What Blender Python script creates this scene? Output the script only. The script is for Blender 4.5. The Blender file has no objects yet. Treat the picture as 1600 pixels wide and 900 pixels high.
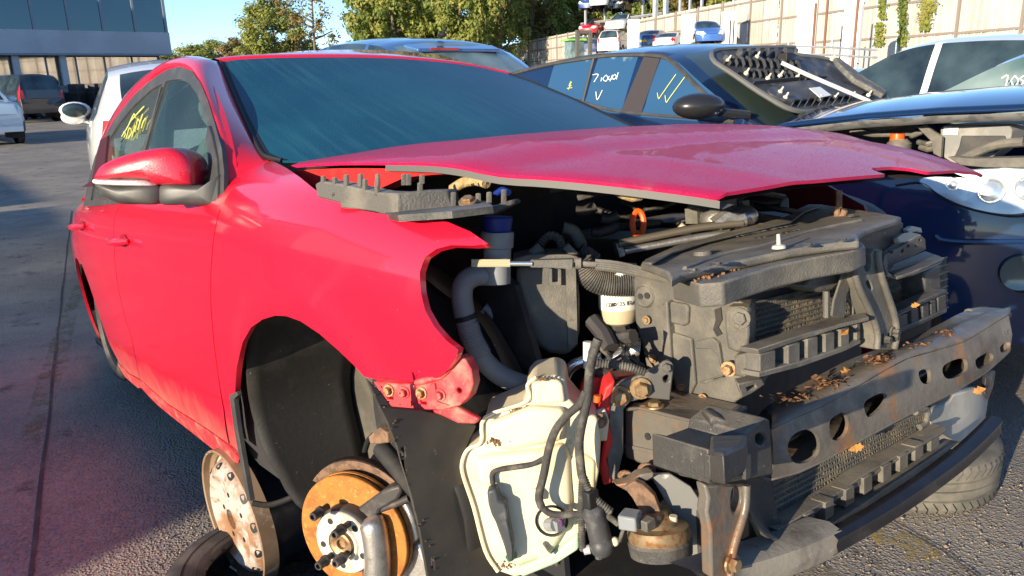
import bpy, bmesh, math, random
from mathutils import Vector, Matrix
from mathutils.bvhtree import BVHTree
from mathutils.geometry import delaunay_2d_cdt, interpolate_bezier

random.seed(7)
SC = bpy.context.scene
COL = SC.collection
rad = math.radians

# ------------------------------------------------------------------ camera
CAM_P = Vector((1.2456, -1.3776, 1.43))
CAM_R = Vector((0.61958828, 0.78448949, -0.02620309))
CAM_U = Vector((-0.19038496, 0.18258408, 0.96458106))
CAM_F = Vector((-0.76148797, 0.59265445, -0.26248195))
FPX = 1169.6
cam = bpy.data.cameras.new('camera')
cam.sensor_width = 36.0
cam.lens = FPX * 36.0 / 1600.0
cam.clip_start = 0.02
cam.clip_end = 2000
camo = bpy.data.objects.new('camera', cam)
COL.objects.link(camo)
camo.matrix_world = Matrix(((CAM_R.x, CAM_U.x, -CAM_F.x, CAM_P.x),
                            (CAM_R.y, CAM_U.y, -CAM_F.y, CAM_P.y),
                            (CAM_R.z, CAM_U.z, -CAM_F.z, CAM_P.z), (0, 0, 0, 1)))
SC.camera = camo

# ------------------------------------------------------------------ light
SUN_EL = rad(12.0)
SUN_DIR = Vector((0.21, -1.0, 0)).normalized() * math.cos(SUN_EL) + Vector((0, 0, math.sin(SUN_EL)))
world = bpy.data.worlds.new('World')
SC.world = world
world.use_nodes = True
nt = world.node_tree
nt.nodes.clear()
wo = nt.nodes.new('ShaderNodeOutputWorld')
bg = nt.nodes.new('ShaderNodeBackground')
sky = nt.nodes.new('ShaderNodeTexSky')
sky.sky_type = 'NISHITA'
sky.sun_disc = False
sky.sun_elevation = SUN_EL
sky.sun_rotation = math.atan2(SUN_DIR.x, SUN_DIR.y)
sky.altitude = 2500
sky.air_density = 1.0
sky.dust_density = 0.1
sky.ozone_density = 3.0
bg.inputs['Strength'].default_value = 0.15
nt.links.new(sky.outputs[0], bg.inputs[0])
nt.links.new(bg.outputs[0], wo.inputs[0])
sl = bpy.data.lights.new('sun', 'SUN')
sl.energy = 4.8
sl.angle = rad(0.5)
sl.color = (1.0, 0.85, 0.63)
so = bpy.data.objects.new('sun', sl)
COL.objects.link(so)
so.rotation_euler = (-SUN_DIR).to_track_quat('-Z', 'Y').to_euler()
SC.view_settings.view_transform = 'Standard'
SC.view_settings.look = 'None'
SC.view_settings.gamma = 1.0
SC.view_settings.exposure = 1.0
SC.cycles.max_bounces = 8
SC.cycles.transparent_max_bounces = 12

# ------------------------------------------------------------------ frames and measuring
WORLD = Matrix.Identity(4)
NOSE_UP = 0.12501
RED = Matrix.Translation((-1.3, 0, .15)) @ Matrix.Rotation(-NOSE_UP, 4, 'Y') @ Matrix.Translation((1.3, 0, 0))


def ray(px, py, F=RED):
    d = CAM_F + CAM_R * ((px - 800) / FPX) - CAM_U * ((py - 450) / FPX)
    Fi = F.inverted()
    return Fi @ CAM_P, (Fi.to_3x3() @ d)


def P(px, py, F=RED, **k):
    """a sight line met with a plane of the thing: x=, y=, z= (its own axes), pl=(point, normal) or d= (metres deep)"""
    o, d = ray(px, py, F)
    (kk, v), = k.items()
    if kk == 'd':
        return o + d * v
    if kk == 'pl':
        n = Vector(v[1]); t = (Vector(v[0]) - o).dot(n) / d.dot(n)
        return o + d * t
    i = 'xyz'.index(kk)
    return o + d * ((v - o[i]) / d[i])


def lerp(a, b, t):
    return a + (b - a) * t


def interp(tab, x):
    if x <= tab[0][0]: return tab[0][1]
    for (a, va), (b, vb) in zip(tab, tab[1:]):
        if x <= b: return va + (vb - va) * (x - a) / (b - a)
    return tab[-1][1]


def sinterp(tab, x):
    """smooth monotone-ish interpolation (catmull through the table)"""
    n = len(tab)
    if x <= tab[0][0]: return tab[0][1]
    if x >= tab[-1][0]: return tab[-1][1]
    for i in range(n - 1):
        x0, y0 = tab[i]; x1, y1 = tab[i + 1]
        if x <= x1:
            h = x1 - x0
            m0 = (y1 - tab[i - 1][1]) / (x1 - tab[i - 1][0]) if i > 0 else (y1 - y0) / h
            m1 = (tab[i + 2][1] - y0) / (tab[i + 2][0] - x0) if i < n - 2 else (y1 - y0) / h
            t = (x - x0) / h
            return ((2*t**3 - 3*t*t + 1) * y0 + (t**3 - 2*t*t + t) * h * m0 + (-2*t**3 + 3*t*t) * y1 + (t**3 - t*t) * h * m1)


def catmull(pts, n=4, closed=False):
    pts = [Vector(p) for p in pts]
    out = []
    N = len(pts)
    rng = N if closed else N - 1
    for i in range(rng):
        p0 = pts[(i - 1) % N] if closed or i > 0 else pts[0] * 2 - pts[1]
        p1 = pts[i]; p2 = pts[(i + 1) % N]
        p3 = pts[(i + 2) % N] if closed or i + 2 < N else p2 * 2 - p1
        for j in range(n):
            t = j / n
            out.append(0.5 * ((2 * p1) + (p2 - p0) * t + (2*p0 - 5*p1 + 4*p2 - p3) * t*t + (3*p1 - p0 - 3*p2 + p3) * t**3))
    if not closed: out.append(pts[-1])
    return out


def inside(pt, poly):
    x, y = pt[0], pt[1]; c = False
    j = len(poly) - 1
    for i in range(len(poly)):
        xi, yi = poly[i][0], poly[i][1]; xj, yj = poly[j][0], poly[j][1]
        if (yi > y) != (yj > y) and x < (xj - xi) * (y - yi) / (yj - yi) + xi: c = not c
        j = i
    return c


def segdist(p, a, b):
    ax, ay = a[0], a[1]; bx, by = b[0] - ax, b[1] - ay
    px, py = p[0] - ax, p[1] - ay
    l = bx*bx + by*by
    t = 0 if l == 0 else max(0, min(1, (px*bx + py*by) / l))
    return math.hypot(px - bx*t, py - by*t)


def resample(poly, sp):
    out = []
    n = len(poly)
    for i in range(n):
        a = Vector(poly[i][:2]); b = Vector(poly[(i + 1) % n][:2])
        k = max(1, int(math.ceil((b - a).length / sp)))
        for j in range(k): out.append(a.lerp(b, j / k))
    return out


def fill2d(loops, sp=None):
    """triangles filling the first loop minus the others; optional inner grid points"""
    vs = []; es = []
    for lp in loops:
        b = len(vs); n = len(lp)
        vs += [Vector(p[:2]) for p in lp]
        es += [(b + i, b + (i + 1) % n) for i in range(n)]
    nb = len(vs)
    if sp:
        xs = [p[0] for p in loops[0]]; ys = [p[1] for p in loops[0]]
        x = min(xs)
        segs = [(vs[a], vs[b]) for a, b in es]
        r = 0
        y = min(ys)
        while y < max(ys):
            x = min(xs) + (sp * .5 if r % 2 else 0)
            while x < max(xs):
                p = (x, y)
                if inside(p, loops[0]) and not any(inside(p, h) for h in loops[1:]):
                    if all(segdist(p, a, b) > sp * .55 for a, b in segs): vs.append(Vector(p))
                x += sp
            y += sp * .87; r += 1
    ov, oe, of, _, _, _ = delaunay_2d_cdt(vs, es, [], 0, 1e-7)
    tris = []
    for f in of:
        c = (sum(ov[i][0] for i in f) / len(f), sum(ov[i][1] for i in f) / len(f))
        if inside(c, loops[0]) and not any(inside(c, h) for h in loops[1:]): tris.append(list(f))
    return ov, tris


# ------------------------------------------------------------------ mesh building
class MB:
    def __init__(s):
        s.v = []; s.f = []

    def add(s, vs, fs):
        b = len(s.v)
        s.v += [Vector(p) for p in vs]
        s.f += [[b + i for i in f] for f in fs]
        return s

    def box(s, c, size, R=None):
        c = Vector(c); hx, hy, hz = size[0]/2, size[1]/2, size[2]/2
        vs = [Vector((x, y, z)) for x in (-hx, hx) for y in (-hy, hy) for z in (-hz, hz)]
        if R is not None: vs = [R @ p for p in vs]
        return s.add([c + p for p in vs], [(0,1,3,2),(4,6,7,5),(0,4,5,1),(2,3,7,6),(0,2,6,4),(1,5,7,3)])

    def bb(s, p0, p1):
        a = Vector(p0); b = Vector(p1)
        return s.box((a + b) / 2, [abs(t) for t in (b - a)])

    def tube(s, pts, r, n=8, caps=True):
        pts = [Vector(p) for p in pts]
        N = len(pts)
        rs = r if isinstance(r, (list, tuple)) else [r] * N
        t0 = (pts[1] - pts[0]).normalized()
        up = Vector((0, 0, 1)) if abs(t0.z) < .9 else Vector((1, 0, 0))
        nrm = t0.cross(up).normalized()
        vs = []; fs = []
        for i in range(N):
            t = (pts[min(i + 1, N - 1)] - pts[max(i - 1, 0)])
            if t.length < 1e-9: t = t0
            t.normalize()
            nrm = (nrm - t * nrm.dot(t))
            nrm = nrm.normalized() if nrm.length > 1e-6 else t.orthogonal().normalized()
            b = t.cross(nrm)
            for k in range(n):
                a = 2 * math.pi * k / n
                vs.append(pts[i] + (nrm * math.cos(a) + b * math.sin(a)) * rs[i])
        for i in range(N - 1):
            for k in range(n):
                k2 = (k + 1) % n
                fs.append((i*n + k, i*n + k2, (i+1)*n + k2, (i+1)*n + k))
        if caps:
            fs.append(list(range(n))[::-1]); fs.append([(N-1)*n + k for k in range(n)])
        return s.add(vs, fs)

    def lathe(s, prof, o, ax, n=24, cap0=False, cap1=False, arc=(0, 2*math.pi)):
        """prof: list of (radius, height along axis)"""
        o = Vector(o); ax = Vector(ax).normalized()
        e1 = ax.orthogonal().normalized(); e2 = ax.cross(e1)
        full = abs(arc[1] - arc[0] - 2*math.pi) < 1e-6
        m = n if full else n + 1
        vs = []; fs = []
        for r, h in prof:
            for k in range(m):
                a = arc[0] + (arc[1] - arc[0]) * k / n
                vs.append(o + ax * h + (e1 * math.cos(a) + e2 * math.sin(a)) * r)
        for i in range(len(prof) - 1):
            for k in range(n):
                k2 = (k + 1) % m
                fs.append((i*m + k, i*m + k2, (i+1)*m + k2, (i+1)*m + k))
        if cap0: fs.append(list(range(m))[::-1])
        if cap1: fs.append([(len(prof)-1)*m + k for k in range(m)])
        return s.add(vs, fs)

    def ball(s, c, r, n=10, m=7, sc=(1, 1, 1), R=None):
        vs = []; fs = []
        for j in range(m + 1):
            th = math.pi * j / m
            for k in range(n):
                a = 2*math.pi*k/n
                p = Vector((math.sin(th)*math.cos(a)*sc[0], math.sin(th)*math.sin(a)*sc[1], math.cos(th)*sc[2])) * r
                if R is not None: p = R @ p
                vs.append(Vector(c) + p)
        for j in range(m):
            for k in range(n):
                k2 = (k+1) % n
                fs.append((j*n+k, (j+1)*n+k, (j+1)*n+k2, j*n+k2))
        return s.add(vs, fs)

    def grid(s, rows):
        m = len(rows[0]); vs = [p for r in rows for p in r]
        fs = [(i*m+j, i*m+j+1, (i+1)*m+j+1, (i+1)*m+j) for i in range(len(rows)-1) for j in range(m-1)]
        return s.add(vs, fs)

    def slab(s, pts, off, holes=()):
        """flat outline (3-D points) thickened by the vector off, with holes"""
        pts = [Vector(p) for p in pts]; off = Vector(off)
        n = Vector((0, 0, 0))
        for a, b in zip(pts, pts[1:] + pts[:1]): n += a.cross(b)
        n.normalize()
        e1 = n.orthogonal().normalized(); e2 = n.cross(e1); o = pts[0]
        to2 = lambda p: ((p - o).dot(e1), (p - o).dot(e2))
        loops = [[to2(p) for p in pts]] + [[to2(Vector(p)) for p in h] for h in holes]
        ov, tr = fill2d(loops)
        h0 = sum((p - o).dot(n) for p in pts) / len(pts)
        V3 = [o + e1 * p[0] + e2 * p[1] + n * h0 for p in ov]
        b = len(V3)
        fs = [list(t) for t in tr] + [[i + b for i in t[::-1]] for t in tr]
        cnt = {}
        for t in tr:
            for i in range(3):
                e = (t[i], t[(i+1) % 3]); cnt[e] = 1
        for (i, j) in list(cnt):
            if (j, i) not in cnt: fs.append([j, i, i + b, j + b])
        return s.add(V3 + [p + off for p in V3], fs)

    def build(s, name, mat, parent=None, label=None, ang=35, bevel=0.0, seg=2, smooth=True, recalc=True):
        me = bpy.data.meshes.new(name)
        me.from_pydata([tuple(p) for p in s.v], [], s.f)
        if recalc:
            bm = bmesh.new(); bm.from_mesh(me)
            bmesh.ops.remove_doubles(bm, verts=bm.verts, dist=1e-6)
            bmesh.ops.recalc_face_normals(bm, faces=bm.faces)
            bm.to_mesh(me); bm.free()
        if smooth:
            me.shade_smooth()
            me.set_sharp_from_angle(angle=rad(ang))
        if mat: me.materials.append(mat)
        o = bpy.data.objects.new(name, me)
        COL.objects.link(o)
        if parent is not None: o.parent = parent
        if label: o['label'] = label
        if bevel:
            m = o.modifiers.new('bevel', 'BEVEL')
            m.width = bevel; m.segments = seg; m.limit_method = 'ANGLE'; m.angle_limit = rad(40)
        return o


def thing(name, label, cat, M=None, group=None):
    o = bpy.data.objects.new(name, None)
    COL.objects.link(o)
    o.empty_display_size = .2
    if M is not None: o.matrix_world = M
    o['label'] = label; o['category'] = cat
    if group: o['group'] = group
    return o


def tag(o, label, cat, group=None):
    o['label'] = label; o['category'] = cat
    if group: o['group'] = group
    return o


def kids(o):
    return [c for c in bpy.data.objects if c.parent == o]


KIDS = {}


def copy_tree(o, parent=None, matmap=None):
    c = o.copy()
    COL.objects.link(c)
    if parent is not None: c.parent = parent
    if matmap and c.type == 'MESH' and c.data.materials and c.data.materials[0] in matmap:
        key = (c.data.name, matmap[c.data.materials[0]].name)
        if key not in KIDS:
            d = c.data.copy(); d.materials[0] = matmap[c.data.materials[0]]; KIDS[key] = d
        c.data = KIDS[key]
    for ch in kids(o): copy_tree(ch, c, matmap)
    return c


# ------------------------------------------------------------------ curved surfaces with traced panels
class Surf:
    def __init__(s, fn, u0, u1, v0, v1, nu=60, nv=40):
        s.fn = fn; s.nu = nu; s.nv = nv
        s.us = [lerp(u0, u1, i / nu) for i in range(nu + 1)]
        s.vs = [lerp(v0, v1, j / nv) for j in range(nv + 1)]
        pts = [fn(u, v) for u in s.us for v in s.vs]
        s.par = [(u, v) for u in s.us for v in s.vs]
        m = nv + 1
        tr = []
        for i in range(nu):
            for j in range(nv):
                a, b, c, d = i*m+j, (i+1)*m+j, (i+1)*m+j+1, i*m+j+1
                tr += [(a, b, c), (a, c, d)]
        s.tr = tr; s.pts = pts
        s.bvh = BVHTree.FromPolygons(pts, tr)

    def hit(s, px, py, F=RED):
        o, d = ray(px, py, F)
        loc, n, i, _ = s.bvh.ray_cast(o, d)
        if loc is None:
            best = None
            loc2, n2, i2, dist = None, None, None, 1e9
            for k in range(1, 120):
                q = o + d * (k * .05)
                L, nn, ii, dd = s.bvh.find_nearest(q)
                if dd < dist: dist = dd; loc2 = L; i2 = ii
            loc, i = loc2, i2
        t = s.tr[i]
        a, b, c = (s.pts[k] for k in t)
        v0 = b - a; v1 = c - a; v2 = loc - a
        d00 = v0.dot(v0); d01 = v0.dot(v1); d11 = v1.dot(v1); d20 = v2.dot(v0); d21 = v2.dot(v1)
        den = d00*d11 - d01*d01
        w1 = (d11*d20 - d01*d21) / den; w2 = (d00*d21 - d01*d20) / den; w0 = 1 - w1 - w2
        pa, pb, pc = (s.par[k] for k in t)
        return (w0*pa[0] + w1*pb[0] + w2*pc[0], w0*pa[1] + w1*pb[1] + w2*pc[1])

    def nrm(s, u, v):
        e = 2e-3
        du = s.fn(u + e, v) - s.fn(u - e, v); dv = s.fn(u, v + e) - s.fn(u, v - e)
        n = du.cross(dv)
        return n.normalized() if n.length > 1e-12 else Vector((0, 0, 1))

    def uv(s, pxs, F=RED):
        return [s.hit(p[0], p[1], F) for p in pxs]

    def panel(s, name, uv, mat, parent, out, sp=.03, th=.012, holes=(), lift=0.0, label=None, smooth_outline=0, mirror=False):
        """a sheet-metal panel cut from the surface; out = rough outward direction"""
        if smooth_outline:
            uv = [(p.x, p.y) for p in catmull([Vector((a, b, 0)) for a, b in uv], smooth_outline, True)]
        uv = resample(uv, sp)
        holes = [resample(h, sp) for h in holes]
        ov, tr = fill2d([uv] + holes, sp)
        out = Vector(out)
        V = []; N = []
        for p in ov:
            n = s.nrm(p[0], p[1])
            if n.dot(out) < 0: n = -n
            V.append(s.fn(p[0], p[1]) + n * lift); N.append(n)
        F = []
        for t in tr:
            fn_ = (V[t[1]] - V[t[0]]).cross(V[t[2]] - V[t[0]])
            F.append(t if fn_.dot(N[t[0]]) > 0 else t[::-1])
        cnt = set()
        for t in F:
            for i in range(3): cnt.add((t[i], t[(i+1) % 3]))
        edges = [e for e in cnt if (e[1], e[0]) not in cnt]
        if th:
            mp = {}
            def dup(i, inner):
                k = (i, inner)
                if k not in mp:
                    mp[k] = len(V); V.append(V[i] - N[i] * (th if inner else 0)); N.append(None)
                return mp[k]
            for a, b in edges:
                q = [dup(b, 0), dup(a, 0), dup(a, 1), dup(b, 1)]
                en = (V[q[1]] - V[q[0]]).cross(V[q[2]] - V[q[1]])
                en = en.normalized() if en.length > 1e-12 else Vector((0, 0, 1))
                F.append(q)
                for i in q: N[i] = en if N[i] is None else (N[i] + en).normalized()
        if mirror:
            V = [Vector((p.x, -p.y, p.z)) for p in V]; N = [Vector((p.x, -p.y, p.z)) for p in N]
            F = [list(f)[::-1] for f in F]
        me = bpy.data.meshes.new(name)
        me.from_pydata([tuple(p) for p in V], [], F)
        me.shade_smooth()
        me.normals_split_custom_set_from_vertices([tuple(n) for n in N])
        me.materials.append(mat)
        o = bpy.data.objects.new(name, me)
        COL.objects.link(o)
        if parent is not None: o.parent = parent
        if label: o['label'] = label
        return o


# ------------------------------------------------------------------ materials
def M(name, col, rough=.5, metal=0.0, col2=None, ns=18.0, lo=.45, hi=.65, bump=0.0, bs=120.0, coat=0.0, spec=.5,
      trans=0.0, col3=None, n3=60.0, lo3=.6, hi3=.7, rvar=0.0, emit=None, ior=1.45, sss=0.0):
    m = bpy.data.materials.new(name)
    m.use_nodes = True
    nt = m.node_tree; nd = nt.nodes; lk = nt.links
    b = nd['Principled BSDF']
    b.inputs['Base Color'].default_value = (*col, 1)
    b.inputs['Roughness'].default_value = rough
    b.inputs['Metallic'].default_value = metal
    b.inputs['Coat Weight'].default_value = coat
    b.inputs['Coat Roughness'].default_value = .04
    b.inputs['Specular IOR Level'].default_value = spec
    b.inputs['Transmission Weight'].default_value = trans
    b.inputs['IOR'].default_value = ior
    if sss:
        b.inputs['Subsurface Weight'].default_value = sss
        b.inputs['Subsurface Radius'].default_value = (.03, .03, .025)
    if emit:
        b.inputs['Emission Color'].default_value = (*emit[0], 1)
        b.inputs['Emission Strength'].default_value = emit[1]
    tc = nd.new('ShaderNodeTexCoord')

    def noise(scale, det=5.0, ro=.6):
        n = nd.new('ShaderNodeTexNoise'); n.inputs['Scale'].default_value = scale
        n.inputs['Detail'].default_value = det; n.inputs['Roughness'].default_value = ro
        lk.new(tc.outputs['Object'], n.inputs['Vector']); return n

    def ramp(src, lo, hi):
        r = nd.new('ShaderNodeMapRange'); r.inputs[1].default_value = lo; r.inputs[2].default_value = hi
        r.interpolation_type = 'SMOOTHSTEP'
        lk.new(src, r.inputs[0]); return r.outputs[0]

    cur = None
    for (c2, sc, l, h) in ((col2, ns, lo, hi), (col3, n3, lo3, hi3)):
        if c2 is None: continue
        mx = nd.new('ShaderNodeMix'); mx.data_type = 'RGBA'
        lk.new(ramp(noise(sc).outputs['Fac'], l, h), mx.inputs['Factor'])
        if cur is None: mx.inputs['A'].default_value = (*col, 1)
        else: lk.new(cur, mx.inputs['A'])
        mx.inputs['B'].default_value = (*c2, 1)
        cur = mx.outputs['Result']
    if cur is not None: lk.new(cur, b.inputs['Base Color'])
    if rvar:
        mr = nd.new('ShaderNodeMapRange')
        mr.inputs[1].default_value = .3; mr.inputs[2].default_value = .7
        mr.inputs[3].default_value = max(0, rough - rvar); mr.inputs[4].default_value = min(1, rough + rvar)
        lk.new(noise(ns * 2).outputs['Fac'], mr.inputs[0]); lk.new(mr.outputs[0], b.inputs['Roughness'])
    if bump:
        bp = nd.new('ShaderNodeBump'); bp.inputs['Strength'].default_value = 1.0
        bp.inputs['Distance'].default_value = bump
        lk.new(noise(bs, 3).outputs['Fac'], bp.inputs['Height']); lk.new(bp.outputs[0], b.inputs['Normal'])
    return m


def glass(name, tint=(.75, .85, .85), refl=1.0, dew=0.0, dewcol=(.5, .6, .62), rough=.02):
    """thin pane: tinted see-through plus mirror reflection, with an optional patchy dew film"""
    m = bpy.data.materials.new(name)
    m.use_nodes = True
    nt = m.node_tree; nd = nt.nodes; lk = nt.links
    nd.remove(nd['Principled BSDF'])
    out = nd['Material Output']
    tr = nd.new('ShaderNodeBsdfTransparent'); tr.inputs[0].default_value = (*tint, 1)
    gl = nd.new('ShaderNodeBsdfGlossy'); gl.inputs['Roughness'].default_value = rough
    fr = nd.new('ShaderNodeFresnel'); fr.inputs[0].default_value = 1.5
    ml = nd.new('ShaderNodeMath'); ml.operation = 'MULTIPLY'; ml.inputs[1].default_value = refl; ml.use_clamp = True
    lk.new(fr.outputs[0], ml.inputs[0])
    mx = nd.new('ShaderNodeMixShader')
    lk.new(ml.outputs[0], mx.inputs[0]); lk.new(tr.outputs[0], mx.inputs[1]); lk.new(gl.outputs[0], mx.inputs[2])
    last = mx.outputs[0]
    if dew:
        tc = nd.new('ShaderNodeTexCoord')
        ns = nd.new('ShaderNodeTexNoise'); ns.inputs['Scale'].default_value = 3.0; ns.inputs['Detail'].default_value = 8
        lk.new(tc.outputs['Object'], ns.inputs['Vector'])
        mr = nd.new('ShaderNodeMapRange'); mr.inputs[1].default_value = .35; mr.inputs[2].default_value = .7
        mr.inputs[3].default_value = dew * .6; mr.inputs[4].default_value = dew
        lk.new(ns.outputs['Fac'], mr.inputs[0])
        df = nd.new('ShaderNodeBsdfPrincipled'); df.inputs['Base Color'].default_value = (*dewcol, 1)
        df.inputs['Roughness'].default_value = .35
        m2 = nd.new('ShaderNodeMixShader')
        lk.new(mr.outputs[0], m2.inputs[0]); lk.new(last, m2.inputs[1]); lk.new(df.outputs[0], m2.inputs[2])
        last = m2.outputs[0]
    lk.new(last, out.inputs[0])
    return m


def droplets(m, scale=260., dist=.0012, lo=.0, hi=.35):
    """dew beads as fine relief on a material"""
    nt = m.node_tree; nd = nt.nodes; lk = nt.links
    b = nd['Principled BSDF']
    tc = nd.new('ShaderNodeTexCoord')
    vo = nd.new('ShaderNodeTexVoronoi'); vo.inputs['Scale'].default_value = scale
    lk.new(tc.outputs['Object'], vo.inputs['Vector'])
    mr = nd.new('ShaderNodeMapRange'); mr.inputs[1].default_value = lo; mr.inputs[2].default_value = hi
    mr.inputs[3].default_value = 1; mr.inputs[4].default_value = 0
    lk.new(vo.outputs['Distance'], mr.inputs[0])
    bp = nd.new('ShaderNodeBump'); bp.inputs['Distance'].default_value = dist
    lk.new(mr.outputs[0], bp.inputs['Height'])
    lk.new(bp.outputs[0], b.inputs['Normal'])
    if b.inputs['Coat Weight'].default_value > 0: lk.new(bp.outputs[0], b.inputs['Coat Normal'])
    return m


def settled_dust(m, dust, amt=.8, sc=11):
    """pale dust lying in patches on whatever faces up"""
    nt = m.node_tree; nd = nt.nodes; lk = nt.links; b = nd['Principled BSDF']
    ge = nd.new('ShaderNodeNewGeometry'); sx = nd.new('ShaderNodeSeparateXYZ'); lk.new(ge.outputs['Normal'], sx.inputs[0])
    tc = nd.new('ShaderNodeTexCoord'); n = nd.new('ShaderNodeTexNoise'); n.inputs['Scale'].default_value = sc; n.inputs['Detail'].default_value = 9; n.inputs['Roughness'].default_value = .75
    lk.new(tc.outputs['Object'], n.inputs['Vector'])
    a = nd.new('ShaderNodeMapRange'); a.inputs[1].default_value = .35; a.inputs[2].default_value = .9; lk.new(sx.outputs['Z'], a.inputs[0])
    c = nd.new('ShaderNodeMapRange'); c.inputs[1].default_value = .36; c.inputs[2].default_value = .62; c.inputs[3].default_value = .1; c.inputs[4].default_value = amt; lk.new(n.outputs['Fac'], c.inputs[0])
    f = nd.new('ShaderNodeMath'); f.operation = 'MULTIPLY'; lk.new(a.outputs[0], f.inputs[0]); lk.new(c.outputs[0], f.inputs[1])
    mx = nd.new('ShaderNodeMix'); mx.data_type = 'RGBA'; mx.inputs['B'].default_value = (*dust, 1); lk.new(f.outputs[0], mx.inputs['Factor'])
    l0 = b.inputs['Base Color'].links
    if l0: lk.new(l0[0].from_socket, mx.inputs['A'])
    else: mx.inputs['A'].default_value = b.inputs['Base Color'].default_value
    lk.new(mx.outputs['Result'], b.inputs['Base Color'])


m_red = M('red_paint', (.76, .007, .030), .35, 0.0, coat=1.0, spec=.5)


def splash_dirt(m, col, z0, z1, dirt):
    """dried mud thrown up from the road, thickest along the foot of the panels"""
    nt = m.node_tree; nd = nt.nodes; lk = nt.links; b = nd['Principled BSDF']
    tc = nd.new('ShaderNodeTexCoord'); sx = nd.new('ShaderNodeSeparateXYZ'); lk.new(tc.outputs['Object'], sx.inputs[0])
    n = nd.new('ShaderNodeTexNoise'); n.inputs['Scale'].default_value = 9; n.inputs['Detail'].default_value = 8; n.inputs['Roughness'].default_value = .7
    lk.new(tc.outputs['Object'], n.inputs['Vector'])
    a = nd.new('ShaderNodeMath'); a.operation = 'MULTIPLY_ADD'; a.inputs[1].default_value = .22; lk.new(n.outputs['Fac'], a.inputs[0]); lk.new(sx.outputs['Z'], a.inputs[2])
    mr = nd.new('ShaderNodeMapRange'); mr.inputs[1].default_value = z1 + .11; mr.inputs[2].default_value = z0 + .11; mr.inputs[3].default_value = 0; mr.inputs[4].default_value = .8
    lk.new(a.outputs[0], mr.inputs[0])
    mx = nd.new('ShaderNodeMix'); mx.data_type = 'RGBA'; mx.inputs['A'].default_value = (*col, 1); mx.inputs['B'].default_value = (*dirt, 1)
    lk.new(mr.outputs[0], mx.inputs['Factor']); lk.new(mx.outputs['Result'], b.inputs['Base Color'])
    m2 = nd.new('ShaderNodeMapRange'); m2.inputs[3].default_value = 1.0; m2.inputs[4].default_value = 0.0
    lk.new(mr.outputs[0], m2.inputs[0]); lk.new(m2.outputs[0], b.inputs['Coat Weight'])
    # fine specks of dried dew and a patchy film
    s1 = nd.new('ShaderNodeTexNoise'); s1.inputs['Scale'].default_value = 170; s1.inputs['Detail'].default_value = 2; lk.new(tc.outputs['Object'], s1.inputs['Vector'])
    r1 = nd.new('ShaderNodeMapRange'); r1.inputs[1].default_value = .70; r1.inputs[2].default_value = .78; r1.inputs[4].default_value = .16; lk.new(s1.outputs['Fac'], r1.inputs[0])
    x2 = nd.new('ShaderNodeMix'); x2.data_type = 'RGBA'; x2.inputs['B'].default_value = (.75, .30, .28, 1); lk.new(r1.outputs[0], x2.inputs['Factor']); lk.new(mx.outputs['Result'], x2.inputs['A']); lk.new(x2.outputs['Result'], b.inputs['Base Color'])
    s2 = nd.new('ShaderNodeTexNoise'); s2.inputs['Scale'].default_value = 5; s2.inputs['Detail'].default_value = 8; lk.new(tc.outputs['Object'], s2.inputs['Vector'])
    r2 = nd.new('ShaderNodeMapRange'); r2.inputs[1].default_value = .4; r2.inputs[2].default_value = .75; r2.inputs[3].default_value = .015; r2.inputs[4].default_value = .14; lk.new(s2.outputs['Fac'], r2.inputs[0]); lk.new(r2.outputs[0], b.inputs['Coat Roughness'])


splash_dirt(m_red, (.76, .007, .030), .20, .40, (.46, .25, .17))
m_hood = droplets(M('dewy_red_paint', (.52, .010, .075), .5, 0.0, coat=.22, spec=.35, col2=(.52, .05, .11), ns=6, lo=.5, hi=.8,
                    col3=(.36, .12, .13), n3=14, lo3=.6, hi3=.85), 230)
m_mirror = droplets(M('dewy_red_cap', (.55, .008, .03), .35, coat=.8), 330, .0008)
m_redin = M('red_inner_paint', (.62, .02, .02), .55, col2=(.38, .05, .03), ns=30, lo=.5, hi=.8)
m_red_dirty = M('dusty_red_paint', (.55, .03, .04), .55, col2=(.45, .2, .15), ns=25, lo=.45, hi=.75, col3=(.3, .12, .08), n3=80)
m_black = M('black_rubber', (.013, .013, .014), .6)
m_trim = M('black_trim', (.05, .05, .05), .45, col2=(.075, .072, .066), ns=12)
m_liner = M('black_liner_plastic', (.014, .013, .012), .62, col2=(.040, .036, .03), ns=5, lo=.5, hi=.7, col3=(.16, .14, .11), n3=120, lo3=.68, hi3=.74, bump=.0008, bs=60)
m_plas = M('weathered_grey_plastic', (.095, .09, .08), .58, col2=(.165, .15, .122), ns=14, lo=.4, hi=.7, col3=(.1, .085, .06), n3=50, lo3=.6, hi3=.75, bump=.0012, bs=300)
m_plas2 = M('dark_grey_plastic', (.042, .041, .04), .5, col2=(.10, .093, .08), ns=20, lo=.45, hi=.75, col3=(.22, .2, .16), n3=120, lo3=.64, hi3=.74, bump=.001, bs=260)
m_dark = M('dark_cavity_metal', (.02, .02, .022), .7, col2=(.04, .035, .03), ns=12)
m_inner = M('dark_cabin_trim', (.03, .03, .033), .8)
settled_dust(m_plas, (.30, .26, .20)); settled_dust(m_plas2, (.24, .21, .165)); settled_dust(m_liner, (.13, .115, .09), .6)
m_white = M('milky_bottle_plastic', (.68, .60, .43), .45, col2=(.56, .46, .29), ns=9, lo=.45, hi=.75, col3=(.3, .22, .12), n3=45, lo3=.68, hi3=.78, sss=.25)
m_bottlegreen = M('green_coolant_plastic', (.45, .62, .42), .4, sss=.2)
m_rust = M('orange_rust', (.40, .155, .027), .8, col2=(.27, .095, .02), ns=24, lo=.42, hi=.66, col3=(.52, .25, .07), n3=90, lo3=.54, hi3=.72, bump=.001, bs=400)
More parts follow.
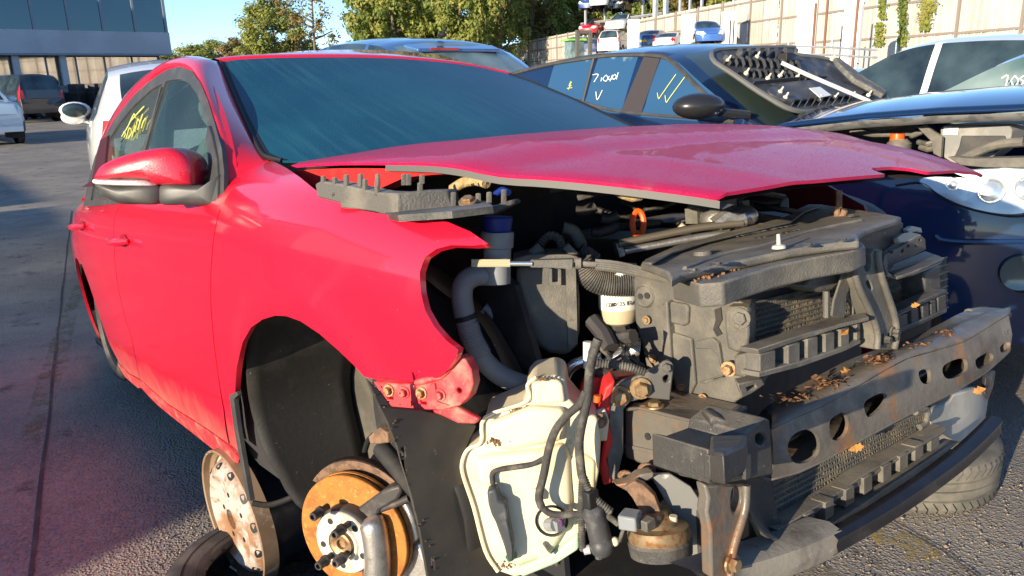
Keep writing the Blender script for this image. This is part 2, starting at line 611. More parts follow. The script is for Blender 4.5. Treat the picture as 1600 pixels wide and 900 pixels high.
m_rust2 = M('brown_rust', (.22, .13, .08), .8, col2=(.12, .075, .05), ns=40, col3=(.34, .2, .1), n3=90, bump=.0012, bs=220)
m_hub = M('pale_hub_metal', (.62, .58, .50), .5, .25, col2=(.45, .36, .24), ns=60, lo=.45, hi=.75)
m_alu = M('dull_aluminium', (.55, .53, .50), .38, .85, col2=(.35, .32, .28), ns=40, lo=.45, hi=.75, bump=.0008, bs=200)
m_steel = M('dirty_beam_metal', (.15, .135, .115), .45, .2, col2=(.09, .08, .07), ns=11, lo=.42, hi=.66, col3=(.24, .12, .055), n3=13, lo3=.54, hi3=.68, rvar=.2, bump=.0015, bs=60)
settled_dust(m_steel, (.24, .19, .14), .7)
m_brack = M('dark_bracket_metal', (.06, .055, .055), .5, .3, col2=(.14, .12, .1), ns=30, lo=.5, hi=.75)
m_bolt = M('rusty_bolt_metal', (.34, .25, .14), .5, .6, col2=(.28, .12, .05), ns=90)
m_hose = M('grey_hose_plastic', (.20, .215, .23), .5, col2=(.25, .25, .24), ns=16)
m_blue = M('blue_cap_plastic', (.01, .03, .2), .4)
m_orange = M('orange_plastic', (.80, .10, .01), .4)
m_wire = M('cloth_tape_loom', (.045, .042, .04), .8, col2=(.12, .11, .09), ns=40, bump=.002, bs=150)
m_foam = M('beige_insulation_foam', (.45, .32, .15), .95, col2=(.3, .2, .09), ns=60, bump=.004, bs=150)
m_fin = M('radiator_fins', (.16, .15, .13), .6, .4, col2=(.28, .23, .16), ns=26, lo=.45, hi=.7, col3=(.08, .06, .04), n3=120, bump=.004, bs=500)
m_chrome = M('bright_metal', (.8, .78, .74), .22, .9)
m_lens = M('clear_lens', (.85, .85, .82), .12, 0, spec=.6, col2=(.55, .55, .52), ns=120)
m_ind = m_lens
m_tyre = M('tyre_rubber', (.035, .034, .033), .75, col2=(.11, .10, .085), ns=9, lo=.4, hi=.7, bump=.001, bs=200)
m_tyre_dusty = M('dusty_tyre_rubber', (.10, .095, .08), .85, col2=(.19, .17, .135), ns=9, lo=.4, hi=.7, bump=.001, bs=200)
m_wheelrust = M('rusty_steel_wheel', (.42, .385, .34), .6, .0, col2=(.27, .14, .07), ns=6, lo=.46, hi=.58, col3=(.22, .11, .05), n3=40, lo3=.52, hi3=.72, bump=.0012, bs=160)
m_wheelin = M('rusted_rim_metal', (.30, .20, .12), .65, .1, col2=(.20, .12, .07), ns=9, lo=.4, hi=.7, col3=(.5, .42, .33), n3=18, lo3=.6, hi3=.75)
m_wheelblack = M('black_rim_paint', (.01, .014, .022), .3, .0, col2=(.02, .025, .03), ns=6)
m_leaf = M('dry_leaf', (.40, .19, .05), .8, col2=(.24, .09, .025), ns=60)
m_leaf2 = M('brown_leaf', (.25, .12, .05), .85, col2=(.14, .06, .03), ns=60)
m_soil = M('damp_leaf_litter', (.09, .055, .03), .95, col2=(.2, .1, .045), ns=70, bump=.006, bs=120)
m_ws = None


def windscreen_mat(name, base, rough, dewc, amt):
    m = M(name, base, rough, coat=(.6 if rough < .4 else 0), spec=(.8 if rough < .4 else .5))
    nt = m.node_tree; nd = nt.nodes; lk = nt.links
    b = nd['Principled BSDF']
    tc = nd.new('ShaderNodeTexCoord')
    n1 = nd.new('ShaderNodeTexNoise'); n1.inputs['Scale'].default_value = 2.2; n1.inputs['Detail'].default_value = 6
    mp = nd.new('ShaderNodeMapping'); mp.inputs['Scale'].default_value = (1.2, 1.2, 1.2)
    lk.new(tc.outputs['Object'], mp.inputs[0]); lk.new(mp.outputs[0], n1.inputs['Vector'])
    mr = nd.new('ShaderNodeMapRange'); mr.inputs[1].default_value = .35; mr.inputs[2].default_value = .75
    lk.new(n1.outputs['Fac'], mr.inputs[0])
    mx = nd.new('ShaderNodeMix'); mx.data_type = 'RGBA'
    mx.inputs['A'].default_value = (*base, 1); mx.inputs['B'].default_value = (*dewc, 1)
    ml = nd.new('ShaderNodeMath'); ml.operation = 'MULTIPLY'; ml.inputs[1].default_value = amt
    lk.new(mr.outputs[0], ml.inputs[0]); lk.new(ml.outputs[0], mx.inputs['Factor'])
    lk.new(mx.outputs['Result'], b.inputs['Base Color'])
    b.inputs['Coat Roughness'].default_value = .22
    return m


m_ws = windscreen_mat('dewy_sky_blue_windscreen', (.003, .046, .088), .40, (.010, .085, .125), .8)  # blue base colour holds the reflected sky along with the dew film
droplets(m_ws, 170, .0007, .0, .45)


def streaks(m):
    """runs of condensation wiped down the glass"""
    nt = m.node_tree; nd = nt.nodes; lk = nt.links; b = nd['Principled BSDF']
    tc = nd.new('ShaderNodeTexCoord'); mp = nd.new('ShaderNodeMapping'); mp.inputs['Rotation'].default_value = (0, 0, .6); mp.inputs['Scale'].default_value = (3, 46, 3)
    n = nd.new('ShaderNodeTexNoise'); n.inputs['Scale'].default_value = 1.0; n.inputs['Detail'].default_value = 7
    lk.new(tc.outputs['Object'], mp.inputs[0]); lk.new(mp.outputs[0], n.inputs['Vector'])
    big = nd.new('ShaderNodeTexNoise'); big.inputs['Scale'].default_value = 1.7; lk.new(tc.outputs['Object'], big.inputs['Vector'])
    a = nd.new('ShaderNodeMapRange'); a.inputs[1].default_value = .46; a.inputs[2].default_value = .72; lk.new(n.outputs['Fac'], a.inputs[0])
    c = nd.new('ShaderNodeMapRange'); c.inputs[1].default_value = .38; c.inputs[2].default_value = .66; c.inputs[3].default_value = .03; c.inputs[4].default_value = .38; lk.new(big.outputs['Fac'], c.inputs[0])
    f = nd.new('ShaderNodeMath'); f.operation = 'MULTIPLY'; lk.new(a.outputs[0], f.inputs[0]); lk.new(c.outputs[0], f.inputs[1])
    mx = nd.new('ShaderNodeMix'); mx.data_type = 'RGBA'; mx.inputs['B'].default_value = (.035, .13, .17, 1)
    lk.new(b.inputs['Base Color'].links[0].from_socket, mx.inputs['A']); lk.new(f.outputs[0], mx.inputs['Factor']); lk.new(mx.outputs['Result'], b.inputs['Base Color'])


streaks(m_ws)
m_sideglass = glass('side_window_glass', (.62, .80, .82), 1.5, dew=.10, dewcol=(.25, .45, .5))
m_sideglass_rear = glass('tinted_side_glass', (.45, .55, .5), 1.4, dew=.16, dewcol=(.35, .4, .33))
# =================================================================== RED HATCHBACK
red = thing('stripped_hatchback', 'red hatchback with its front bumper and headlights stripped off, resting on a rusty wheel', 'car', RED)
SEC = [(.77, .13), (.83, .19), (.862, .30), (.880, .42), (.890, .55), (.895, .68), (.893, .76), (.884, .83), (.868, .89),
       (.846, .935), (.815, .968), (.775, .992), (.73, 1.008), (.67, 1.02), (.60, 1.028)]
SECS = [Vector((a, b, 0)) for a, b in SEC]
SV = [0.0]
for a, b in zip(SECS, SECS[1:]): SV.append(SV[-1] + (b - a).length)
SY = [(v, p.x) for v, p in zip(SV, SECS)]
SZ = [(v, p.y) for v, p in zip(SV, SECS)]
TAPER = [(-3.5, .72), (-3.35, .82), (-3.15, .905), (-2.8, .965), (-2.3, .995), (-1.6, 1.004), (-.6, 1.0), (-.1, .996), (.15, .982), (.35, .955), (.5, .922), (.65, .875), (.8, .80), (1.0, .68)]
ZTOP = [(-3.5, 1.02), (-.45, 1.02), (-.2, 1.0), (.1, .972), (.35, .945), (.6, .905), (.8, .85), (1., .8)]


def side_fn(u, v):
    y = sinterp(SY, v) * sinterp(TAPER, u)
    z = sinterp(SZ, v)
    zt = sinterp(ZTOP, u)
    if z > .5: z = z - (1.02 - zt) * ((z - .5) / .52) ** 1.7
    r = math.hypot(u - .03, z - .37)
    y += .010 * math.exp(-((r - .37) / .045) ** 2) if z > .3 else 0
    return Vector((u, -y, z))


def v_of_z(z, u=-1.0):
    for v, zz in SZ:
        pass
    lo, hi = 0, SV[-1]
    for _ in range(40):
        m = (lo + hi) / 2
        if side_fn(u, m).z < z: lo = m
        else: hi = m
    return lo


S_side = Surf(side_fn, -3.45, .95, 0, SV[-1], 150, 46)
OUT_R = (0, -1, .2)

px_fender = [(330, 440), (332, 400), (336, 365), (344, 330), (350, 300), (357, 272), (367, 256), (385, 247), (405, 243), (428, 253), (450, 264), (470, 278),
             (500, 302), (560, 328), (640, 342), (700, 347), (735, 362), (763, 381), (740, 384), (705, 383), (682, 389), (664, 402), (656, 425),
             (657, 455), (664, 485), (678, 510), (697, 532), (716, 547), (712, 560), (700, 577), (686, 590), (655, 597), (615, 596), (590, 593),
             (570, 588), (554, 571), (530, 548), (500, 522), (470, 502), (448, 494), (430, 493), (410, 499), (392, 512), (379, 535), (372, 565), (368, 600),
             (365, 640), (372, 704), (360, 694), (351, 640), (342, 590), (336, 545), (331, 490)]
uv_f = S_side.uv(px_fender)
S_side.panel('fender', uv_f, m_red, red, OUT_R, .022, .012)
lfen = S_side.panel('fender', [(min(u, .36), v) for u, v in uv_f[:26]] + [(min(u, .36), v) for u, v in uv_f[26:]], m_red, red, OUT_R, .03, .012, mirror=True) if False else None
LF = S_side.panel('fender', [(-.38, v_of_z(.90)), (-.3, v_of_z(.90)), (.0, v_of_z(.86)), (.16, v_of_z(.80)), (.18, v_of_z(.74))] + [(.03 + .37 * math.cos(rad(a)), v_of_z(.37 + .37 * math.sin(rad(a)))) for a in range(70, 181, 10)] + [(-.36, v_of_z(.30)), (-.42, v_of_z(.30)), (-.41, v_of_z(.6))], m_red, red, OUT_R, .03, .012, mirror=True)
for v__ in LF.data.vertices: v__.co.y *= .90
# front door: shares its front gap with the fender
gap_f = S_side.uv([(344, 330), (336, 365), (332, 400), (330, 440), (331, 490), (336, 545), (342, 590), (350, 640)])
gap_f = [(u - .006, v) for u, v in gap_f]
gap_r = S_side.uv([(179, 345), (179, 385), (181, 420), (185, 450), (197, 500), (207, 532), (214, 567), (219, 592)])
bot_f = S_side.uv([(262, 630), (325, 670), (357, 693)])
vb = v_of_z(.945)
u_f0 = gap_f[0][0]
u_r0 = gap_r[0][0]
print('door gap', [tuple(round(t, 3) for t in g) for g in gap_f], [tuple(round(t, 3) for t in g) for g in gap_r], bot_f, 'arch', [tuple(round(t, 3) for t in side_fn(*q)) for q in uv_f[34:48]])
belt = lambda u: v_of_z(.965 + .012 * (-.4 - u) if u > -1.5 else .978 + .03 * (-1.5 - u), -1.0)
door_f = gap_f + bot_f[::-1] + gap_r[::-1] + [(u, belt(u)) for u in (u_r0, u_r0 + .3, -1.0, -.7, u_f0)]
door_panel = S_side.panel('front_door', door_f, m_red, red, OUT_R, .03, .012)
S_side.panel('front_door', door_f, m_red, red, OUT_R, .05, .012, mirror=True)
# rear door, quarter and sill, described in the car's own measurements
gr = [(u - .007, v) for u, v in gap_r]
zb = side_fn(*gr[-1]).z
door_r = [(gr[0][0], belt(gr[0][0]))] + gr + [(-1.95, v_of_z(.27)), (-2.12, v_of_z(.285)), (-2.20, v_of_z(.36)), (-2.23, v_of_z(.5)), (-2.30, v_of_z(.62)), (-2.40, v_of_z(.70)),
          (-2.46, v_of_z(.8)), (-2.48, belt(-2.48)), (-2.1, belt(-2.1)), (-1.8, belt(-1.8))]
S_side.panel('rear_door', door_r, m_red, red, OUT_R, .04, .012)
S_side.panel('rear_door', door_r, m_red, red, OUT_R, .06, .012, mirror=True)
AX = -2.62
arch_r = [(AX + .365 * math.cos(a), v_of_z(.36 + .365 * math.sin(a))) for a in [rad(d) for d in range(12, 181, 14)]]
quarter = [(-2.488, belt(-2.48)), (-2.468, v_of_z(.8)), (-2.408, v_of_z(.705))] + [p for p in arch_r if p[0] < -2.42] + \
          [(-3.0, v_of_z(.26)), (-3.28, v_of_z(.3)), (-3.40, v_of_z(.42)), (-3.42, v_of_z(.7)), (-3.38, v_of_z(.9)), (-3.3, v_of_z(1.0)), (-2.9, v_of_z(1.0))]
S_side.panel('rear_quarter', quarter, m_red, red, OUT_R, .04, .012)
S_side.panel('rear_quarter', quarter, m_red, red, OUT_R, .06, .012, mirror=True)
sill = [(u, v - .008) for u, v in reversed(S_side.uv([(219, 592), (262, 630), (325, 670), (352, 690), (372, 712)]))]
sill = sill + [(-1.95, v_of_z(.26)), (-2.2, v_of_z(.27)), (-2.22, v_of_z(.2)), (-1.95, v_of_z(.2))] + S_side.uv([(221, 606), (250, 641), (297, 680), (340, 708), (372, 724)])
S_side.panel('sill', sill, m_red_dirty, red, OUT_R, .04, .012)
S_side.panel('sill', sill, m_red_dirty, red, OUT_R, .06, .012, mirror=True)
# dirty splash line along the door foot
# inner shell behind the panels, with the arch left open
inner = MB()
for sgn in (1, -1):
    rows = []
    for i in range(60):
        u = lerp(-3.35, -.40, i / 59)
        row = []
        for j in range(12):
            z = lerp(.2, .93, j / 11)
            r = math.hypot(u - AX, z - .36)
            p = side_fn(u, v_of_z(z)) if i % 1 == 0 else None
            row.append(Vector((p.x, (p.y + .05 + (.12 if r < .44 else 0)) * sgn, p.z)))
        rows.append(row)
    inner.grid(rows)
inner.bb((-3.3, -.78, .2), (-.45, .78, .23))
inner.build('body_shell', m_inner, red, recalc=False)

# --------------------------------------------------------------- greenhouse
ZR = 1.40


def glass_fn(u, z):
    y = .838 - (z - .95) * .34 - .22 * max(0, z - .95) ** 2
    if u < -2.4: y -= .06 * (-2.4 - u)
    if u > -.9: y -= .02 * (u + .9)
    return Vector((u, -y, z))


S_glass = Surf(glass_fn, -3.4, .1, .85, 1.5, 60, 30)


def ws_fn(y, z):
    """windscreen: y across, z up"""
    t = (z - 1.0) / .37
    w = lerp(.70, .56, t)
    xc = lerp(-.40, -1.125, t) - .03 * t * (1 - t)
    q = 1 - min(1.3, abs(y) / w) ** 2
    return Vector((xc + lerp(.24, .10, t) * q, y, z + .0 * q))


S_ws = Surf(ws_fn, -.75, .75, .9, 1.48, 60, 30)
px_ws = [(345, 97), (372, 93), (420, 90.5), (480, 89.5), (560, 89.5), (630, 92), (700, 98), (750, 105), (795, 115), (830, 127), (868, 143), (910, 161), (1000, 203)]
uv_ws = S_ws.uv(px_ws)
uv_wb = S_ws.uv([(440, 251), (424, 247), (410, 240), (396, 215), (380, 182), (362, 140)])
low = [(.5, .985), (.25, .97), (0, .965), (-.25, .97), (-.5, .985)]
print('ws', [tuple(round(t, 3) for t in ws_fn(*q)) for q in uv_ws + uv_wb])
ws = S_ws.panel('windscreen', uv_ws + low + uv_wb, m_ws, red, (1, 0, .8), .04, .006)
# black ceramic edge band and rubber seal round the screen
seal = MB()
edge3 = [ws_fn(*q) for q in uv_wb[::-1]][::-1]
seal.tube(catmull([ws_fn(*q) for q in uv_wb + [uv_ws[0]]], 4), .006, 6)
MB().tube(catmull([ws_fn(*q) for q in uv_ws[8:]], 4), .005, 6).build('windscreen_seal', m_black, red)
seal.build('windscreen_seal', m_black, red)
band = []
for q in uv_wb + [uv_ws[0]]:
    band.append(q)
bi = [(q[0] + .012, q[1]) for q in band]
S_ws.panel('windscreen_border', band + bi[::-1], m_black, red, (1, 0, .8), .03, .002, lift=.0015)

# A-pillar running into the cant rail: outer edge on the door-frame plane, inner edge on the screen
px_out = [(350, 318), (351, 272), (347, 235), (338, 195), (327, 160), (315, 132), (302, 114), (285, 107), (262, 112), (235, 130), (208, 155), (184, 187), (166, 217), (152, 247), (143, 280)]
px_in = [(438, 268), (412, 244), (394, 215), (378, 180), (362, 143), (351, 115), (344, 97)]
outer = catmull([glass_fn(*q) for q in S_glass.uv(px_out)], 4)
inn = catmull([ws_fn(*q) for q in S_ws.uv(px_in)], 5)
print('pillar outer', [tuple(round(t, 3) for t in p) for p in outer[::4]])
# continue the rail backwards over the rear door to the tail
tailo = [glass_fn(x, z) for x, z in ((-1.95, 1.375), (-2.12, 1.325), (-2.26, 1.25), (-2.40, 1.15), (-2.62, 1.04), (-2.85, .98))]
taili = [Vector((x, -.58, z)) for x, z in ((-1.54, 1.428), (-1.775, 1.433), (-2.05, 1.434), (-2.386, 1.415), (-2.83, 1.354), (-3.15, 1.24))]
k0 = next((i for i, p in enumerate(outer) if p.x < -1.72), len(outer))
outer = outer + catmull([outer[-1], Vector((outer[-1].x - .3, outer[-1].y, .99))], 3)[1:]
inn = inn + catmull([inn[-1], Vector((-1.3, -.565, 1.405))] + taili, 4)[1:]


def even(line, n):
    L = [0]
    for a, b in zip(line, line[1:]): L.append(L[-1] + (b - a).length)
    out = []
    j = 0
    for i in range(n):
        s = L[-1] * i / (n - 1)
        while j < len(L) - 2 and L[j + 1] < s: j += 1
        t = (s - L[j]) / max(1e-9, L[j + 1] - L[j])
        out.append(line[j].lerp(line[j + 1], min(1, t)))
    return out


def split_even(line, xs, n):
    return even(line, n)


def rail(sgn):
    n = 70
    # pair both lines by x so the rungs run square across the rail
    A = even(outer, 400); B = even(inn, 400)
    rows = []
    for i in range(n):
        t = i / (n - 1)
        a = even(outer, n)[i] if False else A[int(t * 399)]
        b = B[int(t * 399)]
        row = []
        mid_n = Vector((.35, -.8, .55)).normalized()
        for k in range(9):
            s = k / 8
            p = a.lerp(b, s)
            bul = .030 * (4 * s * (1 - s)) ** .8 * min(1, t / .16) * (1 if t < .5 else max(.4, 1 - (t - .5))) - (.012 * max(0, 1 - t / .08))
            p = p + mid_n * bul
            row.append(Vector((p.x, p.y * sgn, p.z)))
        row = [Vector((a.x, (a.y + .03) * sgn, a.z))] + row + [Vector((b.x - .01, (b.y + .012) * sgn, b.z - .02))]
        rows.append(row)
    mb = MB(); mb.grid(rows)
    o = mb.build('roof_pillar', m_red, red, ang=60)
    return o


rail(1)
RL = rail(-1)
for v__ in RL.data.vertices: v__.co.y *= .70; v__.co.z -= .035
bm_ = bmesh.new(); bm_.from_mesh(RL.data)
bmesh.ops.delete(bm_, geom=[v for v in bm_.verts if v.co.x > -.62], context='VERTS')
bm_.to_mesh(RL.data); bm_.free()

# roof
def roof_row(x):
    zc = sinterp([(-1.32, 1.425), (-1.6, 1.458), (-2.0, 1.466), (-2.5, 1.44), (-2.95, 1.37), (-3.1, 1.31)][::-1], x)
    w = .58
    return [Vector((x + .075 * (1 - (y / w) ** 2) * (1 if x > -1.4 else 0.3), y, zc - .035 * (abs(y) / w) ** 2.2)) for y in [w * k / 12 * (1 if k < 0 else .76) for k in range(-12, 13)]]


top = [ws_fn(*q) for q in S_ws.uv([(344, 96), (372, 92), (420, 89.5), (480, 88.5), (560, 88.5), (630, 91), (700, 97), (750, 104), (797, 114)])]
front = even(catmull(top, 4), 25)
lip = [p + Vector((-.05, 0, .018)) for p in front]
rows = [[p + Vector((.004, 0, -.012)) for p in front], [p + Vector((-.004, 0, .004)) for p in front], lip] + [roof_row(x) for x in (-1.32, -1.45, -1.6, -1.8, -2.1, -2.5, -2.8, -3.0, -3.08)]
# keep the lip's y stations equal to the roof's
MB().grid(rows).build('roof', m_red, red, ang=50)
tail = MB()
tail.grid([[Vector((-3.08 - .12 * k, y, 1.32 - .33 * k)) for y in (-.55, -.3, 0, .3, .55)] for k in (0, .5, 1)])
tail.build('rear_window', m_sideglass_rear, red)
tg = MB()
tg.grid([[Vector((-3.22 - .14 * math.sin(k * 1.6) - .05 * (1 - (y / .7) ** 2), y, 1.0 - .62 * k)) for y in (-.72, -.5, -.25, 0, .25, .5, .72)] for k in (0, .25, .5, .75, 1)])
tg.build('tailgate', m_red, red)
# a lifted corner of trim at the tail that shows beside the mirror
MB().slab([P(166, 222, y=-.80), P(172, 214, y=-.80), P(158, 262, y=-.86), P(146, 292, y=-.88), P(126, 292, y=-.9), P(132, 280, y=-.9)], (0, .01, .004)).build('loose_trim', M('dark_red_trim', (.05, .008, .012), .5), red)

# window frames: black surround, glass panes
px_win = [(344, 318), (345, 285), (343, 245), (335, 203), (324, 165), (313, 138), (301, 122), (285, 116), (266, 119), (240, 134), (212, 160), (190, 187), (172, 215), (158, 243), (150, 275)]
uv_win = S_glass.uv(px_win)
bl = [(u, .95) for u in (-2.55, -2.2, -1.8, -1.4, -1.0, -.7)]
win_low = [(uv_win[-1][0], .96)] + [(u, z) for u, z in bl if u > uv_win[-1][0] + .05] + [(uv_win[0][0] - .02, .945)]
print('win', [tuple(round(t, 3) for t in q) for q in uv_win])


def shrink(poly, d):
    n = len(poly); out = []
    A = sum(poly[i][0]*poly[(i+1) % n][1] - poly[(i+1) % n][0]*poly[i][1] for i in range(n))
    sg = 1 if A > 0 else -1
    for i in range(n):
        p0 = Vector(poly[i-1]); p1 = Vector(poly[i]); p2 = Vector(poly[(i+1) % n])
        e1 = (p1 - p0).normalized(); e2 = (p2 - p1).normalized()
        n1 = Vector((-e1.y, e1.x)) * sg; n2 = Vector((-e2.y, e2.x)) * sg
        b = (n1 + n2); b = b / max(.4, b.length ** 2 / 2)
        out.append(tuple(p1 + b * d))
    return out


win_in = uv_win + win_low
uv_fr = S_glass.uv([(a - (2 if i > 2 else 0) + (2 if i < 7 else 0), b - 2) for i, (a, b) in enumerate(px_out)])
win_all = uv_fr + [(uv_fr[-1][0], .955)] + [(u, z) for u, z in bl if u > uv_fr[-1][0] + .05] + [(uv_fr[0][0] - .02, .94)]
# pane split: front pane up to the B-pillar, rear pane behind it
uB = S_glass.uv([(241, 175)])[0][0], S_glass.uv([(228, 240)])[0][0]
print('B pillar x', uB)
zt_ = lambda u: interp(sorted([(a, b) for a, b in uv_win]), u)
inset = shrink(win_in, .016)
ub = sum(uB) / 2
front_pane = [p for p in inset if p[0] > ub + .03] 
rear_pane = [p for p in inset if p[0] < ub - .03]


def cut(poly, x, keep_hi):
    out = []
    n = len(poly)
    for i in range(n):
        a = poly[i]; b = poly[(i + 1) % n]
        ia = (a[0] > x) == keep_hi; ib = (b[0] > x) == keep_hi
        if ia: out.append(a)
        if ia != ib:
            t = (x - a[0]) / (b[0] - a[0]); out.append((x, a[1] + (b[1] - a[1]) * t))
    return out


for sg in (False, True):
    S_glass.panel('window_frame', win_all, m_trim, red, (0, -1, .3), .05, .01, holes=[cut(inset, ub + .022, True), cut(inset, ub - .022, False)], lift=.004, mirror=sg)
    S_glass.panel('side_window', cut(inset, ub + .02, True), m_sideglass, red, (0, -1, .3), .05, .0, lift=-.002, mirror=sg)
    S_glass.panel('side_window', cut(inset, ub - .02, False), m_sideglass_rear, red, (0, -1, .3), .05, .0, lift=-.002, mirror=sg)
for o_ in kids(red):
    if o_.name.split('.')[0] in ('window_frame', 'side_window') and sum(v.co.y for v in o_.data.vertices) > 0:
        for v in o_.data.vertices: v.co.y *= .70; v.co.z -= .04
MB().tube(catmull([ws_fn(*q) + Vector((-.004, .010, -.006)) for q in uv_ws[8:]], 4), .008, 6).build('roof_edge_strip', m_red, red)
MB().tube(catmull([ws_fn(*q) + Vector((-.008, .024, -.014)) for q in uv_ws[9:]], 4), .009, 6).build('door_seal', m_trim, red)
# bright strip on the door pillar
MB().tube([glass_fn(ub + .015, .98) + Vector((0, -.008, 0)), glass_fn(ub + .005, zt_(ub) - .03) + Vector((0, -.008, 0))], .005, 6).build('pillar_strip', m_trim, red)

# mirror triangle plate in the window corner
mt = [glass_fn(*q) + Vector((0, -.012, 0)) for q in S_glass.uv([(346, 316), (347, 285), (345, 248), (338, 212), (333, 196), (329, 215), (332, 250), (332, 270), (324, 285), (300, 292), (296, 316)])]
MB().slab(mt, (0, .012, 0)).build('mirror_mount', m_trim, red, bevel=.003)

# door mirror: a rounded housing made of cap, lamp and lower shell
def mirror_shell(zlo, zhi, name, mat, grow=0.0, xs=None):
    pass


YM = -1.0
def mpt(px, py, y=YM): return P(px, py, pl=((-.62, y, 1.0), (.75, -.66, 0)))
cap_px = [(150, 281), (153, 266), (165, 255), (190, 244), (225, 235), (252, 231), (272, 232), (290, 243), (300, 260), (303, 284), (298, 289), (249, 289), (244, 284), (225, 280), (190, 279)]
back_n = Vector((-.75, .66, 0)).normalized()
low_px = [(150, 284), (190, 289), (249, 290), (250, 317), (215, 319), (190, 318), (168, 308), (155, 296)]
arm_px = [(251, 290), (300, 289), (328, 289), (338, 280), (347, 275), (347, 322), (330, 321), (290, 320), (251, 318)]
lamp_px = [(147, 280), (160, 279.5), (190, 280), (225, 281), (238, 284), (245, 290), (215, 291), (180, 290), (150, 287)]


def puff(px, name, mat, depth, bulge, planept=YM, n=7, f=None, **kw):
    """a rounded solid from an outline: domed front, tapered back"""
    f = f or mpt
    c2 = catmull([Vector((a, b, 0)) for a, b in px], 4, True)
    ring = [f(p.x, p.y) for p in c2]
    c = sum(ring, Vector()) / len(ring)
    vs = []; fs = []
    N = len(ring)
    prof = []
    for k in range(n + 1):
        t = k / n * math.pi / 2
        s_ = math.sin(t) ** .75
        prof.append((s_, -bulge * (1 - s_ ** 3.2) ** .6))      # flattened front dome, middle to rim
    prof += [(1.0, depth * .35), (.985, depth * .7), (.93, depth)]
    for s_, h in prof:
        for p in ring:
            vs.append(c + (p - c) * max(s_, .02) + back_n * h)
    for i in range(len(prof) - 1):
        for k in range(N):
            k2 = (k + 1) % N
            fs.append((i*N+k, i*N+k2, (i+1)*N+k2, (i+1)*N+k))
    fs.append([(len(prof)-1)*N + k for k in range(N)])
    fs.append(list(range(N))[::-1])
    return MB().add(vs, fs).build(name, mat, red, ang=70, **kw)


mcap = puff(cap_px, 'mirror_cap', m_mirror, .10, .030)
puff(low_px, 'mirror_lower_shell', m_trim, .09, .024)
ind = puff(lamp_px, 'indicator_lamp', m_ind, .03, .034)
puff(arm_px, 'mirror_arm', m_trim, .05, .018)
# door handles
for (u, vz, ln) in ((S_side.uv([(190, 374)])[0][0], None, .20), (S_side.uv([(133, 358)])[0][0] if False else -2.28, None, .20)):
    pass
for cx, cz in (((lambda q: (q.x, q.z))(side_fn(*S_side.uv([(193, 376)])[0]))), (-2.30, .872)):
    for sg in (1, -1):
        h = MB()
        pts = []
        for k in range(9):
            t = k / 8
            b = side_fn(cx - .10 + .2 * t, v_of_z(cz, cx))
            pts.append(Vector((b.x, (b.y - .006 - .036 * math.sin(math.pi * t) ** .5) * sg, b.z)))
        h.tube(pts, [.006] + [.013] * 7 + [.008], 8)
        h.build('door_handle', m_red, red)
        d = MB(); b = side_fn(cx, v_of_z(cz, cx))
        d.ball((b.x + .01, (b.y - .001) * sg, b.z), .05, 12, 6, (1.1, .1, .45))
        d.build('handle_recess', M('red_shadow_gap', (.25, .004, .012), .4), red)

# --------------------------------------------------------------- bonnet (unlatched, nose lifted)
YE = [(-.42, .69), (-.2, .70), (.0, .69), (.2, .665), (.35, .635), (.5, .58), (.62, .52), (.70, .47), (.80, .40)]


def edge_fn(x, z): return Vector((x, -sinterp(YE, x), z))


S_edge = Surf(edge_fn, -.42, .8, .7, 1.15, 80, 20)
px_edge = [(452, 256), (480, 253.5), (520, 251), (560, 250), (620, 250), (680, 251.5), (725, 257), (778, 268), (850, 272), (930, 279), (1010, 288), (1080, 297), (1122, 303.5)]
ed = [edge_fn(*q) for q in S_edge.uv(px_edge)]
print('hood edge', [tuple(round(t, 3) for t in p) for p in ed])
ed = even(catmull(ed, 4), 45)
XF = ed[-1].x; YF = -ed[-1].y
CROWN = [(-.42, .020), (-.1, .026), (.2, .030), (.5, .022), (.72, .012)]


def hood_fn(a, b):
    """a 0..1 rear to front along the edge, b -1..1 across"""
    i = a * (len(ed) - 1); k = min(int(i), len(ed) - 2); e = ed[k].lerp(ed[k + 1], i - k)
    y = -e.y * b
    q = 1 - b * b
    nose = max(0, (e.x - .45) / (XF - .45)) if e.x > .45 else 0
    x = e.x + .02 * q * nose ** 2 + (.10 * q * (1 - a) ** 3)
    z = e.z + interp(CROWN, e.x) * (1 - abs(b) ** 2.6)
    z += .003 * (math.exp(-((abs(b) - .62) / .10) ** 2)) * (1 - .3 * a)      # pressed ridges
    if abs(b) > .96: z -= (abs(b) - .96) * .12
    z -= .056 * ((b + 1) / 2) * max(0, a) ** 1.2          # the sprung bonnet sits lower on its far side
    return Vector((x, -y if False else y * 1.0, z))


S_hood = Surf(lambda a, b: hood_fn(a, b), 0, 1, -1, 1, 50, 60)
notch = S_hood.uv([(1384, 276), (1386, 264), (1394, 258), (1412, 259), (1430, 266), (1441, 273)])
print('notch', [tuple(round(t, 3) for t in hood_fn(*q)) for q in notch])
hood_uv = [(0, b / 10) for b in range(-10, 11)] + [(a / 20, 1) for a in range(1, 21)] + [(1, b) for b in (.9, .8, .7, .6)]
nb = sorted([q[1] for q in notch])
ncl = [(1.0, nb[-1] + .03), (.978, nb[-1] - .02), (.962, (nb[0] + nb[-1]) / 2 + .05), (.962, nb[0] + .06), (.975, nb[0] + .015), (1.0, nb[0])]
hood_uv = [q for q in hood_uv if not (q[0] == 1 and q[1] < nb[-1] + .05)] + ncl + [(1, b) for b in (nb[0] - .1, nb[0] - .25, -.6, -.8, -1.0) if b < nb[0]] + [(1 - a / 20, -1) for a in range(1, 20)]
hood_uv = [(a * .999, b * .999) for a, b in hood_uv]
